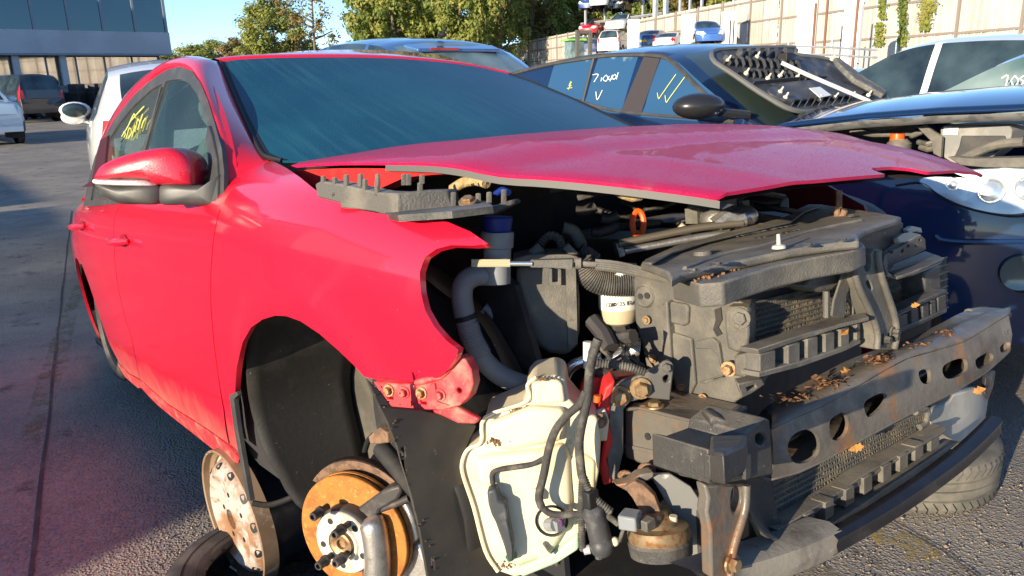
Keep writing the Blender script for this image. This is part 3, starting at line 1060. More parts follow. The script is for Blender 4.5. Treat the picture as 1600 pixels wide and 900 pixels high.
# fill in a scaled space so the triangles are even
LS = 1.15
S_hs = Surf(lambda a, b: hood_fn(a / LS, b / .6), 0, LS, -.6, .6, 8, 8)
hood = S_hs.panel('bonnet', [(a * LS, b * .6) for a, b in hood_uv], m_hood, red, (0, 0, 1), .028, .006)
# inner frame of the bonnet: folded flange at the edge plus the inner skin
fl = MB()
rows = []
for k in range(45):
    a = k / 44 * .56
    e = hood_fn(a, -1)
    d_ = interp([(0, .012), (.08, .032), (.2, .044), (.36, .040), (.44, .016), (.55, .006), (1, .004)], a)
    rows.append([e + Vector((0, .006, -.012)), e + Vector((-.002, .010, -.012 - d_)), e + Vector((-.01, .05, -.016 - d_)), e + Vector((-.01, .16, -.012))])
fl.grid(rows)
fl.build('bonnet_inner_flange', m_redin, red, ang=30)
rows = []
for k in range(45):
    a = k / 44 * .5
    e = hood_fn(a, 1)
    d_ = interp([(0, .010), (.08, .024), (.3, .024), (.5, .006)], a)
    rows.append([e + Vector((0, -.006, -.012)), e + Vector((-.002, -.010, -.012 - d_)), e + Vector((-.01, -.05, -.016 - d_)), e + Vector((-.01, -.16, -.012))])
MB().grid(rows).build('bonnet_inner_flange', m_redin, red, ang=30)
ins = MB()
ins.grid([[hood_fn(a, b) + Vector((0, 0, -.022)) for b in [-.93 + .186 * k for k in range(11)]] for a in [.02 + .095 * k for k in range(11)]])
ins.build('bonnet_inner_skin', m_inner, red)
# rubber sealing strip along the lamp edge
sl_ = MB()
pts = [hood_fn(a / 100, -1) + Vector((.004, .0, -.012)) for a in range(40, 101, 3)]
rows = [[p + Vector((0, -.002, .007)), p + Vector((0, -.004, -.004)), p + Vector((0, .004, -.006)), p + Vector((0, .03, -.002))] for p in pts]
sl_.grid(rows)
sl_.build('bonnet_seal', M('grey_seal_rubber', (.10, .095, .085), .6), red, ang=30)
# insulation pad hanging under the bonnet
pad = MB()
c0 = P(992, 290, y=-.46)
o_ = [P(a, b, pl=(c0, (.8, -.6, 0))) for a, b in [(958, 289), (965, 302), (972, 311), (988, 316), (1003, 314), (1014, 305), (1025, 292), (1010, 284), (975, 283)]]
pad.slab(o_, (-.05, .04, .0))
pad.build('insulation_pad', m_foam, red, bevel=.008, seg=3)

# --------------------------------------------------------------- cabin
seatm = M('grey_seat_fabric', (.30, .33, .30), .9, col2=(.24, .27, .25), ns=30)
for sx, sy in ((-1.45, -.38), (-1.45, .38)):
    s_ = MB()
    s_.ball((sx - .06, sy, .86), .27, 14, 10, (.42, .95, 1.35), Matrix.Rotation(rad(-14), 3, 'Y'))
    s_.build('seat_back', seatm, red)
    h_ = MB(); h_.ball((sx - .17, sy, 1.27), .12, 14, 10, (.5, 1.05, .95)); h_.build('headrest', seatm, red)
    c_ = MB(); c_.ball((sx + .28, sy, .58), .27, 14, 8, (1.1, .95, .35)); c_.build('seat_base', seatm, red)
rb = MB(); rb.ball((-2.45, 0, .9), .3, 14, 8, (.45, 2.2, 1.1)); rb.build('rear_bench', seatm, red)
db = MB()
db.grid([[Vector((lerp(-.52, -.98, t), y, .965 - .06 * t * t - .28 * max(0, t - .7))) for t in (0, .2, .4, .6, .8, 1.0)] for y in (-.72, -.4, 0, .4, .72)])
db.build('dashboard', m_inner, red)
stw = MB()
sc_ = Vector((-1.02, -.38, .93)); sa = Vector((-.9, 0, .42)).normalized(); e1 = Vector((0, 1, 0)); e2 = sa.cross(e1)
stw.tube([sc_ + (e1 * math.cos(t) + e2 * math.sin(t)) * .185 for t in [2 * math.pi * k / 24 for k in range(25)]], .014, 8, False)
stw.box(sc_, (.04, .12, .1)); stw.tube([sc_ - e1 * .18, sc_ + e1 * .18], .014, 6)
stw.build('steering_wheel', m_inner, red)
for sg in (-1, 1): MB().tube([(-1.62, .70 * sg, .95), (-1.66, .60 * sg * (1 if sg < 0 else .75), 1.37)], .04, 8).build('door_pillar', m_inner, red)
lt = MB(); lt.grid([[Vector((x, y, 1.375 - .02 * (y / .6) ** 2)) for y in (-.56, 0, .56)] for x in (-1.25, -2.0, -2.9)])
lt.build('headlining', M('pale_headlining', (.35, .34, .32), .9), red)

# handwriting on the rear side window, in yellow paint pen
def scrawl(name, strokes, mat, parent, F, r=.003, surf=None, off=(0, -.006, 0), plane=None):
    mb = MB()
    for st in strokes:
        pts = []
        for px, py in st:
            q = (surf.fn(*surf.hit(px, py, F)) if surf else P(px, py, F, **plane)) + Vector(off)
            pts.append(q)
        if len(pts) > 2: pts = catmull(pts, 3)
        mb.tube(pts, r, 5)
    return mb.build(name, mat, parent)


m_ypen = M('yellow_paint_pen', (.58, .60, .14), .6)
m_wpen = M('white_paint_pen', (.80, .80, .72), .6)
scrawl('window_scrawl', [[(192, 222), (199, 210), (196, 206)], [(200, 217), (205, 200), (209, 206), (203, 216)], [(209, 214), (214, 196)], [(214, 206), (219, 186), (222, 192)], [(218, 203), (226, 178)],
                         [(224, 200), (227, 190), (231, 184)], [(206, 190), (228, 166)], [(193, 213), (203, 197), (212, 178), (215, 184)]], m_ypen, red, RED, .0026, S_glass)
# =================================================================== RED HATCHBACK: wheel well, front end, engine bay
def px3(lst, **k): return [P(a, b, **k) for a, b in lst]


def slab(name, px, off, mat, holes=(), bevel=.003, parent=None, label=None, smooth=0, seg=2, **k):
    pts = px3(px, **k)
    if smooth: pts = catmull(pts, smooth, True)
    hs = [catmull(px3(h, **k), 3, True) if len(h) > 4 else px3(h, **k) for h in holes]
    return MB().slab(pts, off, hs).build(name, mat, parent or red, label, bevel=bevel, seg=seg)


def tubepx(name, px, r, mat, n=8, parent=None, smooth=4, F=RED, **k):
    pts = [P(a, b, F, **k) for a, b in px]
    if smooth and len(pts) > 2: pts = catmull(pts, smooth)
    return MB().tube(pts, r, n).build(name, mat, parent or red, ang=50)


def ribbed(pts, r, depth=.18, step=.006, n=10):
    """a corrugated hose along a path"""
    L = sum((b - a).length for a, b in zip(pts, pts[1:]))
    k = max(6, int(L / step)) * 2
    line = even(pts, k)
    return MB().tube(line, [r * (1 - depth * (i % 2)) for i in range(k)], n)


def bolt(name, c, ax, r, h, mat, parent=None, washer=True):
    ax = Vector(ax).normalized(); c = Vector(c)
    mb = MB()
    if washer: mb.lathe([(0, h * .25), (r * 1.5, h * .25), (r * 1.55, 0)], c, ax, 14)
    mb.lathe([(0, h), (r * .85, h), (r, h * .85), (r, 0)], c, ax, 6)
    return mb.build(name, mat, parent or red, ang=25)


m_wall_lit = M('sunlit_dusty_plastic', (.06, .054, .044), .7, col2=(.11, .098, .078), ns=9, lo=.4, hi=.7, col3=(.03, .027, .024), n3=4, lo3=.55, hi3=.7, bump=.001, bs=80)  # paler than the liner: sunlight on the inner wall put into its colour
m_curtain_lit = M('sunlit_curtain_plastic', (.035, .033, .031), .5, col2=(.065, .058, .048), ns=6, lo=.4, hi=.7, col3=(.15, .13, .1), n3=90, lo3=.66, hi3=.74)  # separate paler plastic, the sun on the front curtain painted in
# ---- wheel arch liner: a barrel over the wheel with an inner wall
AC = Vector((.03, 0, .37))
def liner(sg):
    lin = MB()
    rows = []
    for i in range(40):
        a = rad(lerp(-12, 212, i / 39))
        R = .405 + (.02 * math.sin(9 * a)) * .4
        row = []
        for j in range(9):
            Rr = R - .03 * (j / 8) ** 2
            zz = AC.z + R * math.sin(a)
            y = lerp(-(abs(side_fn(AC.x + R * math.cos(a), v_of_z(max(.16, min(.9, zz)))).y) - .022), -.62, j / 8)
            row.append(Vector((AC.x + Rr * math.cos(a), y * sg, AC.z + Rr * math.sin(a))))
        rows.append(row)
    lin.grid(rows)
    o = lin.build('wheel_arch_liner', m_liner, red, recalc=False)
    o.modifiers.new('s', 'SOLIDIFY').thickness = .005
    w = MB()
    rows = [[Vector((AC.x + r * math.cos(rad(lerp(-20, 205, i / 24))), (-.61 + .10 * (.40 - r)) * sg, AC.z + r * math.sin(rad(lerp(-20, 205, i / 24))))) for r in (.10, .2, .3, .405)] for i in range(25)]
    w.grid(rows)
    w.build('inner_wing', m_wall_lit, red, recalc=False)
liner(1); liner(-1)
# the torn rear flap of the liner with its curled lower edge
slab('liner_edge', [(358, 618), (369, 612), (371, 618), (365, 624), (371, 670), (380, 722), (391, 783), (386, 783), (375, 722), (365, 668)], (0, .012, 0), m_trim, y=-.888, bevel=.001)
tubepx('liner_lower_strip', [(394, 786), (420, 789), (450, 780), (480, 764), (500, 752)], [.006, .009, .012, .012, .010] if False else .008, m_liner, pl=((-.42, -.84, .2), (.93, -.36, 0)))
# front curtain of the liner
slab('liner_front_panel', [(572, 591), (588, 628), (604, 660), (620, 700), (640, 770), (655, 830), (668, 905), (800, 905), (765, 840), (740, 760), (722, 715), (745, 665), (700, 648), (655, 640), (612, 636), (596, 612)], (-.008, .002, 0), m_curtain_lit, x=.43, bevel=.003,
     holes=[[(627, 700), (632, 699), (633, 714), (628, 716)], [(673, 872), (677, 872), (678, 887), (674, 887)]])
# gritty edge on the curtain, heaped crumbs of soil
crumbs = MB()
rr = random.Random(3)
for (ax_, ay), (bx, by), n in (((575, 595), (616, 690), 16), ((616, 690), (672, 900), 14), ((585, 590), (620, 630), 14)):
    for i in range(n):
        t = rr.random()
        q = P(lerp(ax_, bx, t) + rr.gauss(6, 5), lerp(ay, by, t) + rr.gauss(0, 3), x=.4315)
        s = rr.uniform(.0008, .0022)
        crumbs.ball(q, s, 4, 3, (1, 1, .7), Matrix.Rotation(rr.random() * 3, 3, 'X'))
cr = crumbs.build('soil_crumbs', m_soil, red); cr['kind'] = 'stuff'

# ---- brake: disc, hub, bolts, caliper, shield
BA = Vector((.479, -.878, 0)).normalized()
BC = P(553, 834, y=-.745)
dm = MB()
dm.lathe([(.072, .006), (.143, .006), (.1445, .004), (.1445, -.004), (.140, -.0045)], BC, BA, 64)
dm.lathe([(.140, -.0125), (.1445, -.013), (.1445, -.021), (.143, -.023), (.06, -.023)], BC, BA, 64)
disc = dm.build('brake_disc', m_rust, red, ang=30)
vn = MB()
e1 = BA.orthogonal().normalized(); e2 = BA.cross(e1)
for k in range(40):
    a = 2 * math.pi * k / 40
    d_ = e1 * math.cos(a) + e2 * math.sin(a)
    vn.tube([BC - BA * .0085 + d_ * .08, BC - BA * .0085 + d_ * .139], .004, 4)
v_ = vn.build('disc_vane', m_brack, disc); v_['kind'] = 'stuff'
hm = MB()
hm.lathe([(.080, .006), (.079, .030), (.076, .036), (.072, .038)], BC, BA, 48)
hm.build('disc_hat', m_brack, red, ang=40)
HF = BC + BA * .038
fm = MB()
fm.lathe([(.074, -.004), (.074, .002), (.072, .005), (.044, .005), (.041, .010), (.035, .010), (.034, 0), (.0, -.004)], HF, BA, 40)
hub = fm.build('wheel_hub', m_hub, red, ang=30)
MB().lathe([(.029, -.01), (.029, .014), (.025, .016), (.012, .012), (.011, .004), (0, .004)], HF, BA, 24).build('hub_nut', m_bolt, hub)
for k in range(5):
    a = rad(72 * k + 40); q = HF + (e1 * math.cos(a) + e2 * math.sin(a)) * .056
    MB().lathe([(.0075, .0052), (.0075, .0058), (0, .0058)], q, BA, 10).build('bolt_hole', m_dark, hub, recalc=True)
for b_, t_ in (((512, 791), (489, 801)), ((545, 818), (521, 828)), ((520, 866), (499, 879)), ((546, 862), (524, 874))):
    q = P(*b_, pl=(HF + BA * .005, BA))
    mb = MB()
    mb.lathe([(.0075, 0), (.0075, .022), (.0125, .023), (.013, .030), (.0105, .034), (.0100, .052), (.0085, .054), (.006, .054), (.006, .046), (0, .046)], q, BA, 6 if False else 12)
    mb.build('wheel_bolt', m_brack, hub, ang=30)
sh = MB()
rows = []
for i in range(16):
    a = i / 15
    ang = lerp(rad(40), rad(150), a)
    d_ = (Vector((0, 0, 1)) * math.sin(ang) + (BA.cross(Vector((0, 0, 1)))) * math.cos(ang))
    rows.append([BC - BA * .040 + d_ * r - BA * h for r, h in ((.128, .002), (.155, 0), (.162, -.004), (.163, .016))])
sh.grid(rows)
o = sh.build('disc_shield', m_rust2, red, recalc=False); o.modifiers.new('s', 'SOLIDIFY').thickness = .003
# caliper
CP = (BC + BA * .015, BA)
slab('caliper_bracket', [(556, 806), (560, 793), (575, 782), (598, 766), (622, 758), (628, 768), (620, 782), (592, 798), (590, 812), (575, 822), (562, 818)], -BA * .045, m_brack, pl=CP, bevel=.006)
cb = MB()
cb.tube(catmull(px3([(577, 808), (583, 822), (588, 850), (590, 880), (588, 912)], pl=(BC + BA * .03, BA)), 4), [.012, .02, .027, .029, .030] * 1 + [.030] * 12, 12)
cb.build('caliper_body', m_alu, red, ang=50)
slab('caliper_frame', [(556, 815), (566, 820), (572, 850), (574, 905), (566, 905), (561, 860)], -BA * .05, m_brack, pl=CP, bevel=.004)
slab('steering_knuckle', [(600, 800), (634, 785), (645, 810), (652, 845), (612, 862), (606, 840)], -BA * .03, m_alu, pl=(BC - BA * .02, BA), bevel=.006)
slab('lower_knuckle', [(606, 872), (655, 848), (672, 905), (600, 905)], -BA * .04, m_alu, pl=(BC - BA * .03, BA), bevel=.006)
tubepx('caliper_pin', [(583, 800), (610, 790), (640, 778)], .009, m_brack, pl=(BC + BA * .0, BA))
tubepx('suspension_strut', [(596, 700), (630, 740), (690, 810)], .022, m_dark, n=12, y=-.66)
tubepx('lower_arm', [(470, 905), (500, 885), (530, 870), (600, 885)], .017, m_brack, y=-.62)
tubepx('brake_hose', [(600, 690), (585, 680), (575, 690), (570, 705)], .007, m_black, y=-.66)
slab('strut_bracket', [(575, 682), (592, 668), (604, 676), (606, 692), (590, 694), (578, 694)], (0, .02, 0), m_rust2, y=-.68)

# ---- red bracket under the fender
FB = (P(660, 620, y=-.845), (.42, -.9, 0.05))
fb = slab('fender_bracket', [(583, 596), (620, 600), (660, 601), (690, 591), (706, 576), (717, 556), (727, 562), (736, 578), (739, 600), (733, 620), (718, 634), (690, 641), (650, 640), (612, 637), (600, 622)], (-.006, .018, 0), m_red_dirty, pl=FB, bevel=.003,
          holes=[[(604, 620), (614, 621), (614, 625), (604, 624)], [(656, 628), (666, 629), (666, 633), (656, 632)], [(717, 606), (721, 610), (719, 615), (715, 614), (713, 609)]])
for px_, mt_ in (((608, 610), m_bolt), ((632, 613), m_red_dirty), ((659, 614), m_bolt), ((688, 617), m_red_dirty)):
    bolt('bracket_bolt', P(*px_, pl=FB), FB[1], .0065, .009, mt_, fb)
slab('fender_bracket_rib', [(640, 602), (646, 602), (648, 628), (640, 636), (634, 634), (642, 626)], (0, .004, 0), m_red_dirty, pl=(FB[0] + Vector((.0016, -.0034, 0)), FB[1]), bevel=.001)
slab('fender_bracket_rib', [(672, 600), (678, 599), (682, 628), (700, 634), (690, 637), (676, 632)], (0, .004, 0), m_red_dirty, pl=(FB[0] + Vector((.0016, -.0034, 0)), FB[1]), bevel=.001)
tubepx('fender_bracket_lip', [(650, 598), (688, 588), (705, 572), (716, 554)], .005, m_red_dirty, pl=FB)
slab('lower_bracket_edge', [(668, 642), (712, 636), (748, 655), (742, 663), (715, 662), (690, 650)], (-.004, .01, 0), m_red_dirty, pl=(P(700, 650, y=-.82), (.42, -.9, 0)))

# ---- cowl-side plastic carrier, between bonnet and fender
CW = (P(600, 315, y=-.80), (.25, -.97, 0))
cw = slab('wing_carrier', [(492, 287), (500, 283), (530, 288), (560, 295), (590, 301), (612, 302), (621, 303), (622, 336), (606, 338), (586, 332), (556, 327), (533, 326), (531, 318), (496, 309)], (.01, .03, 0), m_plas, pl=CW, bevel=.003)
slab('wing_carrier_end', [(585, 334), (622, 336), (618, 350), (600, 352), (590, 346)], (.01, .02, 0), m_plas, pl=CW)
CW2 = (P(621, 318, pl=CW), (.8, -.6, 0))
slab('wing_carrier_side', [(620, 302), (660, 298), (700, 297), (706, 318), (706, 330), (670, 338), (622, 337)], (-.02, .03, 0), m_plas2, pl=CW2)
slab('wing_carrier_arm', [(692, 322), (715, 327), (770, 322), (800, 312), (806, 318), (770, 336), (705, 336), (692, 333)], (-.02, .03, .0), m_plas2, pl=CW2)
slab('wing_carrier_floor', [(530, 318), (600, 314), (700, 312), (760, 314), (770, 322), (706, 330), (622, 336)], (0, 0, -.01), m_plas2, pl=(P(640, 329, pl=CW2), (0, 0, 1)), bevel=0)
for (x0, y0, h, pl_) in ((503, 275, 30, CW), (521, 277, 32, CW), (539, 273, 22, CW), (568, 280, 30, CW), (587, 283, 28, CW), (561, 272, 20, CW), (588, 272, 20, CW), (654, 285, 22, CW2), (706, 300, 28, CW2), (629, 272, 18, CW2), (636, 272, 18, CW2), (657, 273, 15, CW2), (762, 300, 22, CW2), (745, 302, 16, CW2), (785, 296, 22, CW2)):
    slab('carrier_rib', [(x0 - 2, y0), (x0 + 2, y0), (x0 + 2.4, y0 + h), (x0 - 2.4, y0 + h)], (.001, .005, 0), m_plas, pl=pl_, bevel=.001)
tubepx('carrier_peg', [(616, 345), (616, 363)], .008, m_plas, pl=CW)
tubepx('carrier_peg', [(690, 345), (674, 365)], .006, m_plas2, pl=(P(690, 345, y=-.72), (.25, -.97, 0)))
bolt('carrier_bolt', P(731, 315, pl=CW2), (.3, -.3, .9), .010, .008, m_bolt)
tubepx('scuttle_hose', [(708, 295), (725, 285), (745, 282), (760, 286)], .010, m_foam, y=-.62)
tubepx('washer_clip', [(775, 303), (785, 297), (795, 301)], .006, m_blue, y=-.6)
tubepx('scuttle_pipe', [(858, 294), (880, 290), (910, 285)], .011, m_plas, d=1.5)
slab('scuttle_block', [(745, 280), (752, 276), (752, 290), (745, 293)], (.01, .02, 0), m_plas, d=1.42) if False else None

# ---- engine bay dark volume
eb = MB()
eb.bb((-.40, -.70, .2), (-.37, .70, .95))
eb.bb((-.40, -.62, .18), (.60, .62, .20))
eb.build('bulkhead', m_dark, red)
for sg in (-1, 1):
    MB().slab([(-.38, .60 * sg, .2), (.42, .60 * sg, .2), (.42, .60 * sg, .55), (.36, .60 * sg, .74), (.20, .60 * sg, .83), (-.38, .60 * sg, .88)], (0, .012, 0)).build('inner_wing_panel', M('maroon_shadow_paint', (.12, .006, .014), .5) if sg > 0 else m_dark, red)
eg = MB()
eg.bb((-.20, -.22, .25), (.42, .48, .66))
eg.build('engine_block', m_dark, red, bevel=.03)
ec = MB(); ec.bb((-.15, -.15, .665), (.34, .42, .75)); ec.build('engine_cover', m_plas2, red, bevel=.025)

# ---- filler neck, hoses
HP = ((.42, -.60, .6), (.75, -.66, 0))
nk = MB()
a_, b_ = P(777, 362, pl=HP), P(777, 442, pl=HP)
nk.tube([a_, a_.lerp(b_, .05), a_.lerp(b_, .3), a_.lerp(b_, .32), b_], [.027, .028, .027, .0235, .0225], 16)
nk.build('filler_neck', m_hose, red)
cp = MB(); c_ = P(777, 338, pl=HP); cp.tube([c_, c_.lerp(a_, .1), c_.lerp(a_, .9), a_], [.024, .026, .024, .022], 16); cp.build('filler_cap', m_blue, red)
hp = catmull(px3([(775, 430), (745, 430), (726, 442), (722, 465), (728, 500), (738, 530), (755, 562), (785, 588), (830, 606)], pl=HP), 5)
MB().tube(hp, .0185, 12).build('filler_hose', m_hose, red)
MB().tube(px3([(727, 492), (729, 499)], pl=HP), .0205, 12).build('hose_clip', m_black, red)
ribbed(catmull(px3([(730, 505), (738, 530), (752, 556)], pl=HP), 6), .0197, .05, .004, 12).build('hose_bellows', m_hose, red)
tubepx('bay_pipe', [(756, 480), (780, 500), (800, 520), (815, 545), (840, 568), (885, 588)], .011, m_hose, pl=((.34, -.52, .6), (.75, -.66, 0)))
tubepx('bay_pipe', [(778, 535), (790, 556), (812, 580)], .009, m_alu, pl=((.34, -.54, .6), (.75, -.66, 0)))
slab('bay_bracket', [(760, 455), (785, 448), (800, 470), (800, 510), (785, 500), (770, 480)], (-.02, .02, 0), m_brack, pl=((.30, -.52, .6), (.75, -.66, 0)))

# ---- air canister
KP = ((.45, -.46, .6), (.78, -.62, 0))
ca = slab('air_canister', [(806, 418), (828, 416), (870, 414), (903, 412), (906, 470), (906, 520), (900, 545), (885, 556), (858, 553), (838, 540), (822, 515), (812, 480), (807, 445)], (-.07, .055, 0), m_plas, pl=KP, bevel=.012, seg=3)
slab('canister_lid', [(800, 405), (830, 398), (890, 398), (905, 402), (905, 414), (870, 417), (805, 417)], (-.075, .06, 0), m_plas, pl=((.458, -.466, .6), (.78, -.62, 0)), bevel=.003)
slab('canister_clip', [(858, 420), (863, 420), (863, 441), (872, 441), (872, 421), (877, 421), (877, 446), (858, 446)], (-.01, .008, 0), m_plas, pl=((.462, -.47, .6), (.78, -.62, 0)), bevel=.001)
slab('canister_web', [(884, 418), (900, 416), (903, 540), (888, 550)], (-.01, .008, 0), m_plas, pl=((.462, -.47, .6), (.78, -.62, 0)), bevel=.003)
ribbed(catmull(px3([(836, 396), (850, 375), (862, 368), (874, 375), (880, 396)], pl=((.40, -.44, .6), (.78, -.62, 0))), 5), .009, .2, .005, 10).build('corrugated_pipe', m_plas2, red)
tubepx('canister_spout', [(832, 398), (846, 386)], .011, m_plas, pl=((.43, -.46, .6), (.78, -.62, 0)))
tubepx('canister_spout', [(888, 396), (896, 388)], .014, m_plas, pl=((.43, -.46, .6), (.78, -.62, 0)))
tubepx('bay_hose', [(880, 356), (895, 360), (905, 375), (908, 385)], .012, m_plas, pl=((.33, -.40, .6), (.78, -.62, 0)))
ribbed(catmull(px3([(905, 392), (920, 400), (930, 408)], pl=((.38, -.40, .6), (.78, -.62, 0))), 5), .017, .12, .008, 10).build('intake_hose', m_plas2, red)

# ---- bonnet cable with its covers, crossing the bay
CB = ((.60, -.50, .75), (.72, -.69, 0))
cbl = MB()
for k in (-3.2, 0, 3.2):
    cbl.tube(px3([(737, 411 + k), (797, 411 + k)], pl=CB), .0032, 6)
cbl.build('cable_sleeve', M('pale_cable_sleeve', (.42, .37, .24), .6), red)
tubepx('release_cable', [(797, 412), (832, 412)], .0042, m_chrome, pl=CB)
slab('cable_block', [(828, 407), (896, 405), (896, 419), (828, 418)], (-.012, .012, 0), m_plas, pl=CB, bevel=.002)
tubepx('cable_ferrule', [(899, 412), (908, 412)], .0095, m_plas, pl=CB)
tubepx('release_cable', [(908, 412), (932, 414)], .005, m_plas, pl=CB)
cs = MB()
for k in (-6, -2, 2, 6):
    cs.tube(catmull(px3([(930, 413 + k * .8), (965, 417 + k * .9), (1005, 426 + k * .8), (1042, 437 + k * .4)], pl=CB), 4), .0042, 6)
cs.build('cable_cover', m_plas, red)

# ---- fuel filter and corrugated duct
FP = P(966, 456, pl=((.50, -.30, .6), (.78, -.62, 0)))
fm = MB()
fm.lathe([(.0, .05), (.036, .05), (.037, .02), (.037, 0)], FP, (0, 0.05, 1), 28)
fm.build('filter_top', M('white_filter_label', (.75, .74, .70), .5), red)
fm = MB(); fm.lathe([(.037, -.0), (.0375, -.028), (.036, -.031)], FP, (0, .05, 1), 28); fl_ = fm.build('fuel_filter', M('white_filter_band', (.74, .72, .66), .5, col2=(.62, .58, .48), ns=40), red)
fm = MB(); fm.lathe([(.036, -.031), (.034, -.042), (.029, -.056), (.018, -.062), (0, -.063)], FP, (0, .05, 1), 28); fm.build('filter_bowl', M('cream_filter_bowl', (.50, .42, .28), .5), red)
ribbed(catmull(px3([(905, 408), (914, 424), (930, 437), (955, 443), (1000, 442)], pl=((.53, -.34, .6), (.78, -.62, 0))), 6), .024, .08, .004, 14).build('corrugated_duct', m_plas2, red)
tubepx('white_elbow', [(964, 424), (975, 436), (992, 437)], .016, M('white_fitting', (.78, .77, .74), .4), pl=((.53, -.34, .6), (.78, -.62, 0)))
slab('filter_bracket', [(955, 500), (975, 498), (980, 515), (975, 530), (960, 520)], (-.02, .01, 0), m_brack, pl=((.50, -.30, .6), (.78, -.62, 0)))
tubepx('filter_stem', [(966, 495), (975, 515)], .012, m_brack, pl=((.49, -.28, .6), (.78, -.62, 0)))


def text(name, body, loc, ex, ey, size, mat, parent, extrude=.0008):
    c = bpy.data.curves.new(name, 'FONT'); c.body = body; c.size = size; c.extrude = extrude; c.align_x = 'CENTER'; c.align_y = 'CENTER'
    o = bpy.data.objects.new(name, c); COL.objects.link(o)
    ex = Vector(ex).normalized(); ey = Vector(ey); ey = (ey - ex * ey.dot(ex)).normalized(); ez = ex.cross(ey)
    Mx = Matrix(((ex.x, ey.x, ez.x, loc[0]), (ex.y, ey.y, ez.y, loc[1]), (ex.z, ey.z, ez.z, loc[2]), (0, 0, 0, 1)))
    dg = bpy.context.evaluated_depsgraph_get()
    me = bpy.data.meshes.new_from_object(o.evaluated_get(dg))
    bpy.data.objects.remove(o)
    me.name = name
    for v in me.vertices: v.co = Mx @ v.co
    me.materials.clear(); me.materials.append(mat)
    o = bpy.data.objects.new(name, me); COL.objects.link(o)
    if parent is not None: o.parent = parent
    return o


m_ink = M('dark_print', (.03, .03, .03), .6)
vd = Vector((.78, -.62, 0)); vr = Vector((.62, .78, 0))
text('filter_print', 'DB0125 FAL08', FP + vd * .0378 + Vector((0, 0, -.016)) + vr * .004, vr, (0, 0, 1), .0105, m_ink, red)

# ---- engine dressings glimpsed under the bonnet
tubepx('fuel_rail', [(966, 381), (1020, 370), (1090, 356), (1160, 348)], .008, M('brown_pipe_metal', (.20, .17, .13), .4, .6), d=1.42)
tubepx('fuel_rail', [(976, 392), (1030, 382), (1090, 371), (1140, 364)], .007, m_alu, d=1.40)
slab('rail_clamp', [(962, 380), (972, 378), (978, 400), (968, 404)], (-.02, .01, 0), m_alu, d=1.5)
tubepx('oil_pipe', [(1062, 352), (1072, 362), (1072, 376), (1065, 386), (1052, 388)], .008, M('cream_pipe', (.55, .48, .36), .5), d=1.45)
dp = MB()
dc = P(997, 349, d=1.5)
dv = -CAM_F.normalized(); dr = (RED.to_3x3().inverted() @ CAM_R); du = (RED.to_3x3().inverted() @ CAM_U)
dp.tube([dc + dr * .0115 * math.cos(t) + du * .025 * math.sin(t) for t in [2 * math.pi * k / 20 for k in range(21)]], .006, 8, False)
dp.tube([dc - du * .025, dc - du * .042], .008, 8); dp.tube([dc - du * .03 + dr * .006, dc - du * .042 + dr * .003], .005, 6)
dp.build('dipstick', m_orange, red)
tb = MB()
tb.ball(P(1122, 342, d=1.46), .036, 12, 8, (1, 1, .8)); tb.ball(P(1160, 338, d=1.46), .028, 12, 8, (1.1, 1, .8))
tb.tube(px3([(1118, 352), (1135, 338), (1150, 344), (1162, 340)], d=1.43), .017, 10)
tb.build('throttle_body', m_alu, red)
vc = MB()
vc.lathe([(0, .03), (.035, .03), (.04, .0), (.04, -.02)], P(1120, 330, d=1.50), (.2, 0, 1), 18)
vc.tube(px3([(1078, 330), (1095, 324), (1125, 318), (1145, 322)], d=1.50), .014, 8)
vc.box(P(1090, 336, d=1.50), (.03, .04, .03)); vc.box(P(1160, 325, d=1.50), (.02, .02, .03))
vc.build('valve_unit', m_plas, red)
tubepx('oil_cooler_pipe', [(1236, 320), (1228, 340)], .002, m_alu, d=1.5) if False else None
slab('strut_tower_plate', [(1222, 312), (1232, 308), (1234, 334), (1218, 328)], (-.01, .01, 0), m_hose, d=1.75)
for (a, b) in (((925, 362), (965, 352)), ((940, 340), (965, 336)), ((900, 330), (930, 322))):
    tubepx('engine_pipe', [a, ((a[0] + b[0]) / 2, (a[1] + b[1]) / 2 + 4), b], .012, m_brack, d=1.6)

# ---- slam panel: large top cover
TZ = dict(pl=((.66, 0, .785), (-.06, 0, 1)))
cover = slab('slam_panel_cover', [(1001, 411), (1008, 404), (1030, 394), (1062, 381), (1110, 367), (1165, 352), (1205, 344), (1228, 337), (1245, 327), (1262, 319), (1285, 319), (1330, 326), (1375, 332), (1408, 338), (1398, 344), (1352, 358), (1341, 366), (1343, 376), (1300, 380), (1238, 389), (1150, 408), (1062, 428), (1048, 436), (1040, 424), (1020, 417)], (0, 0, -.012), m_plas, bevel=.004, **TZ)
TZ2 = dict(pl=((.66, 0, .788), (-.06, 0, 1)))
slab('cover_ridge', [(1003, 409), (1062, 383), (1165, 354), (1228, 339), (1262, 321), (1285, 321), (1258, 330), (1235, 347), (1165, 362), (1100, 378), (1050, 394), (1018, 411)], (0, 0, -.004), m_plas, bevel=.002, pl=((.66, 0, .792), (-.06, 0, 1)))
tubepx('cover_crease', [(1070, 420), (1130, 398), (1200, 382), (1265, 362), (1310, 352), (1345, 345)], .0035, m_plas, pl=((.66, 0, .786), (-.06, 0, 1)))
cl = MB(); cl.lathe([(0, .003), (.012, .004), (.014, .0), (.014, -.002)], P(1098, 396, **TZ2), (0, 0, 1), 16); cl.build('cover_clip', m_plas, cover)
sd = MB(); q = P(1217, 388, **TZ2)
sd.lathe([(0, .020), (.0025, .020), (.003, .008), (.003, .006), (.009, .004), (.010, 0)], q, (0, 0, 1), 14); sd.build('cover_stud', M('pale_stud', (.5, .47, .4), .5), cover)
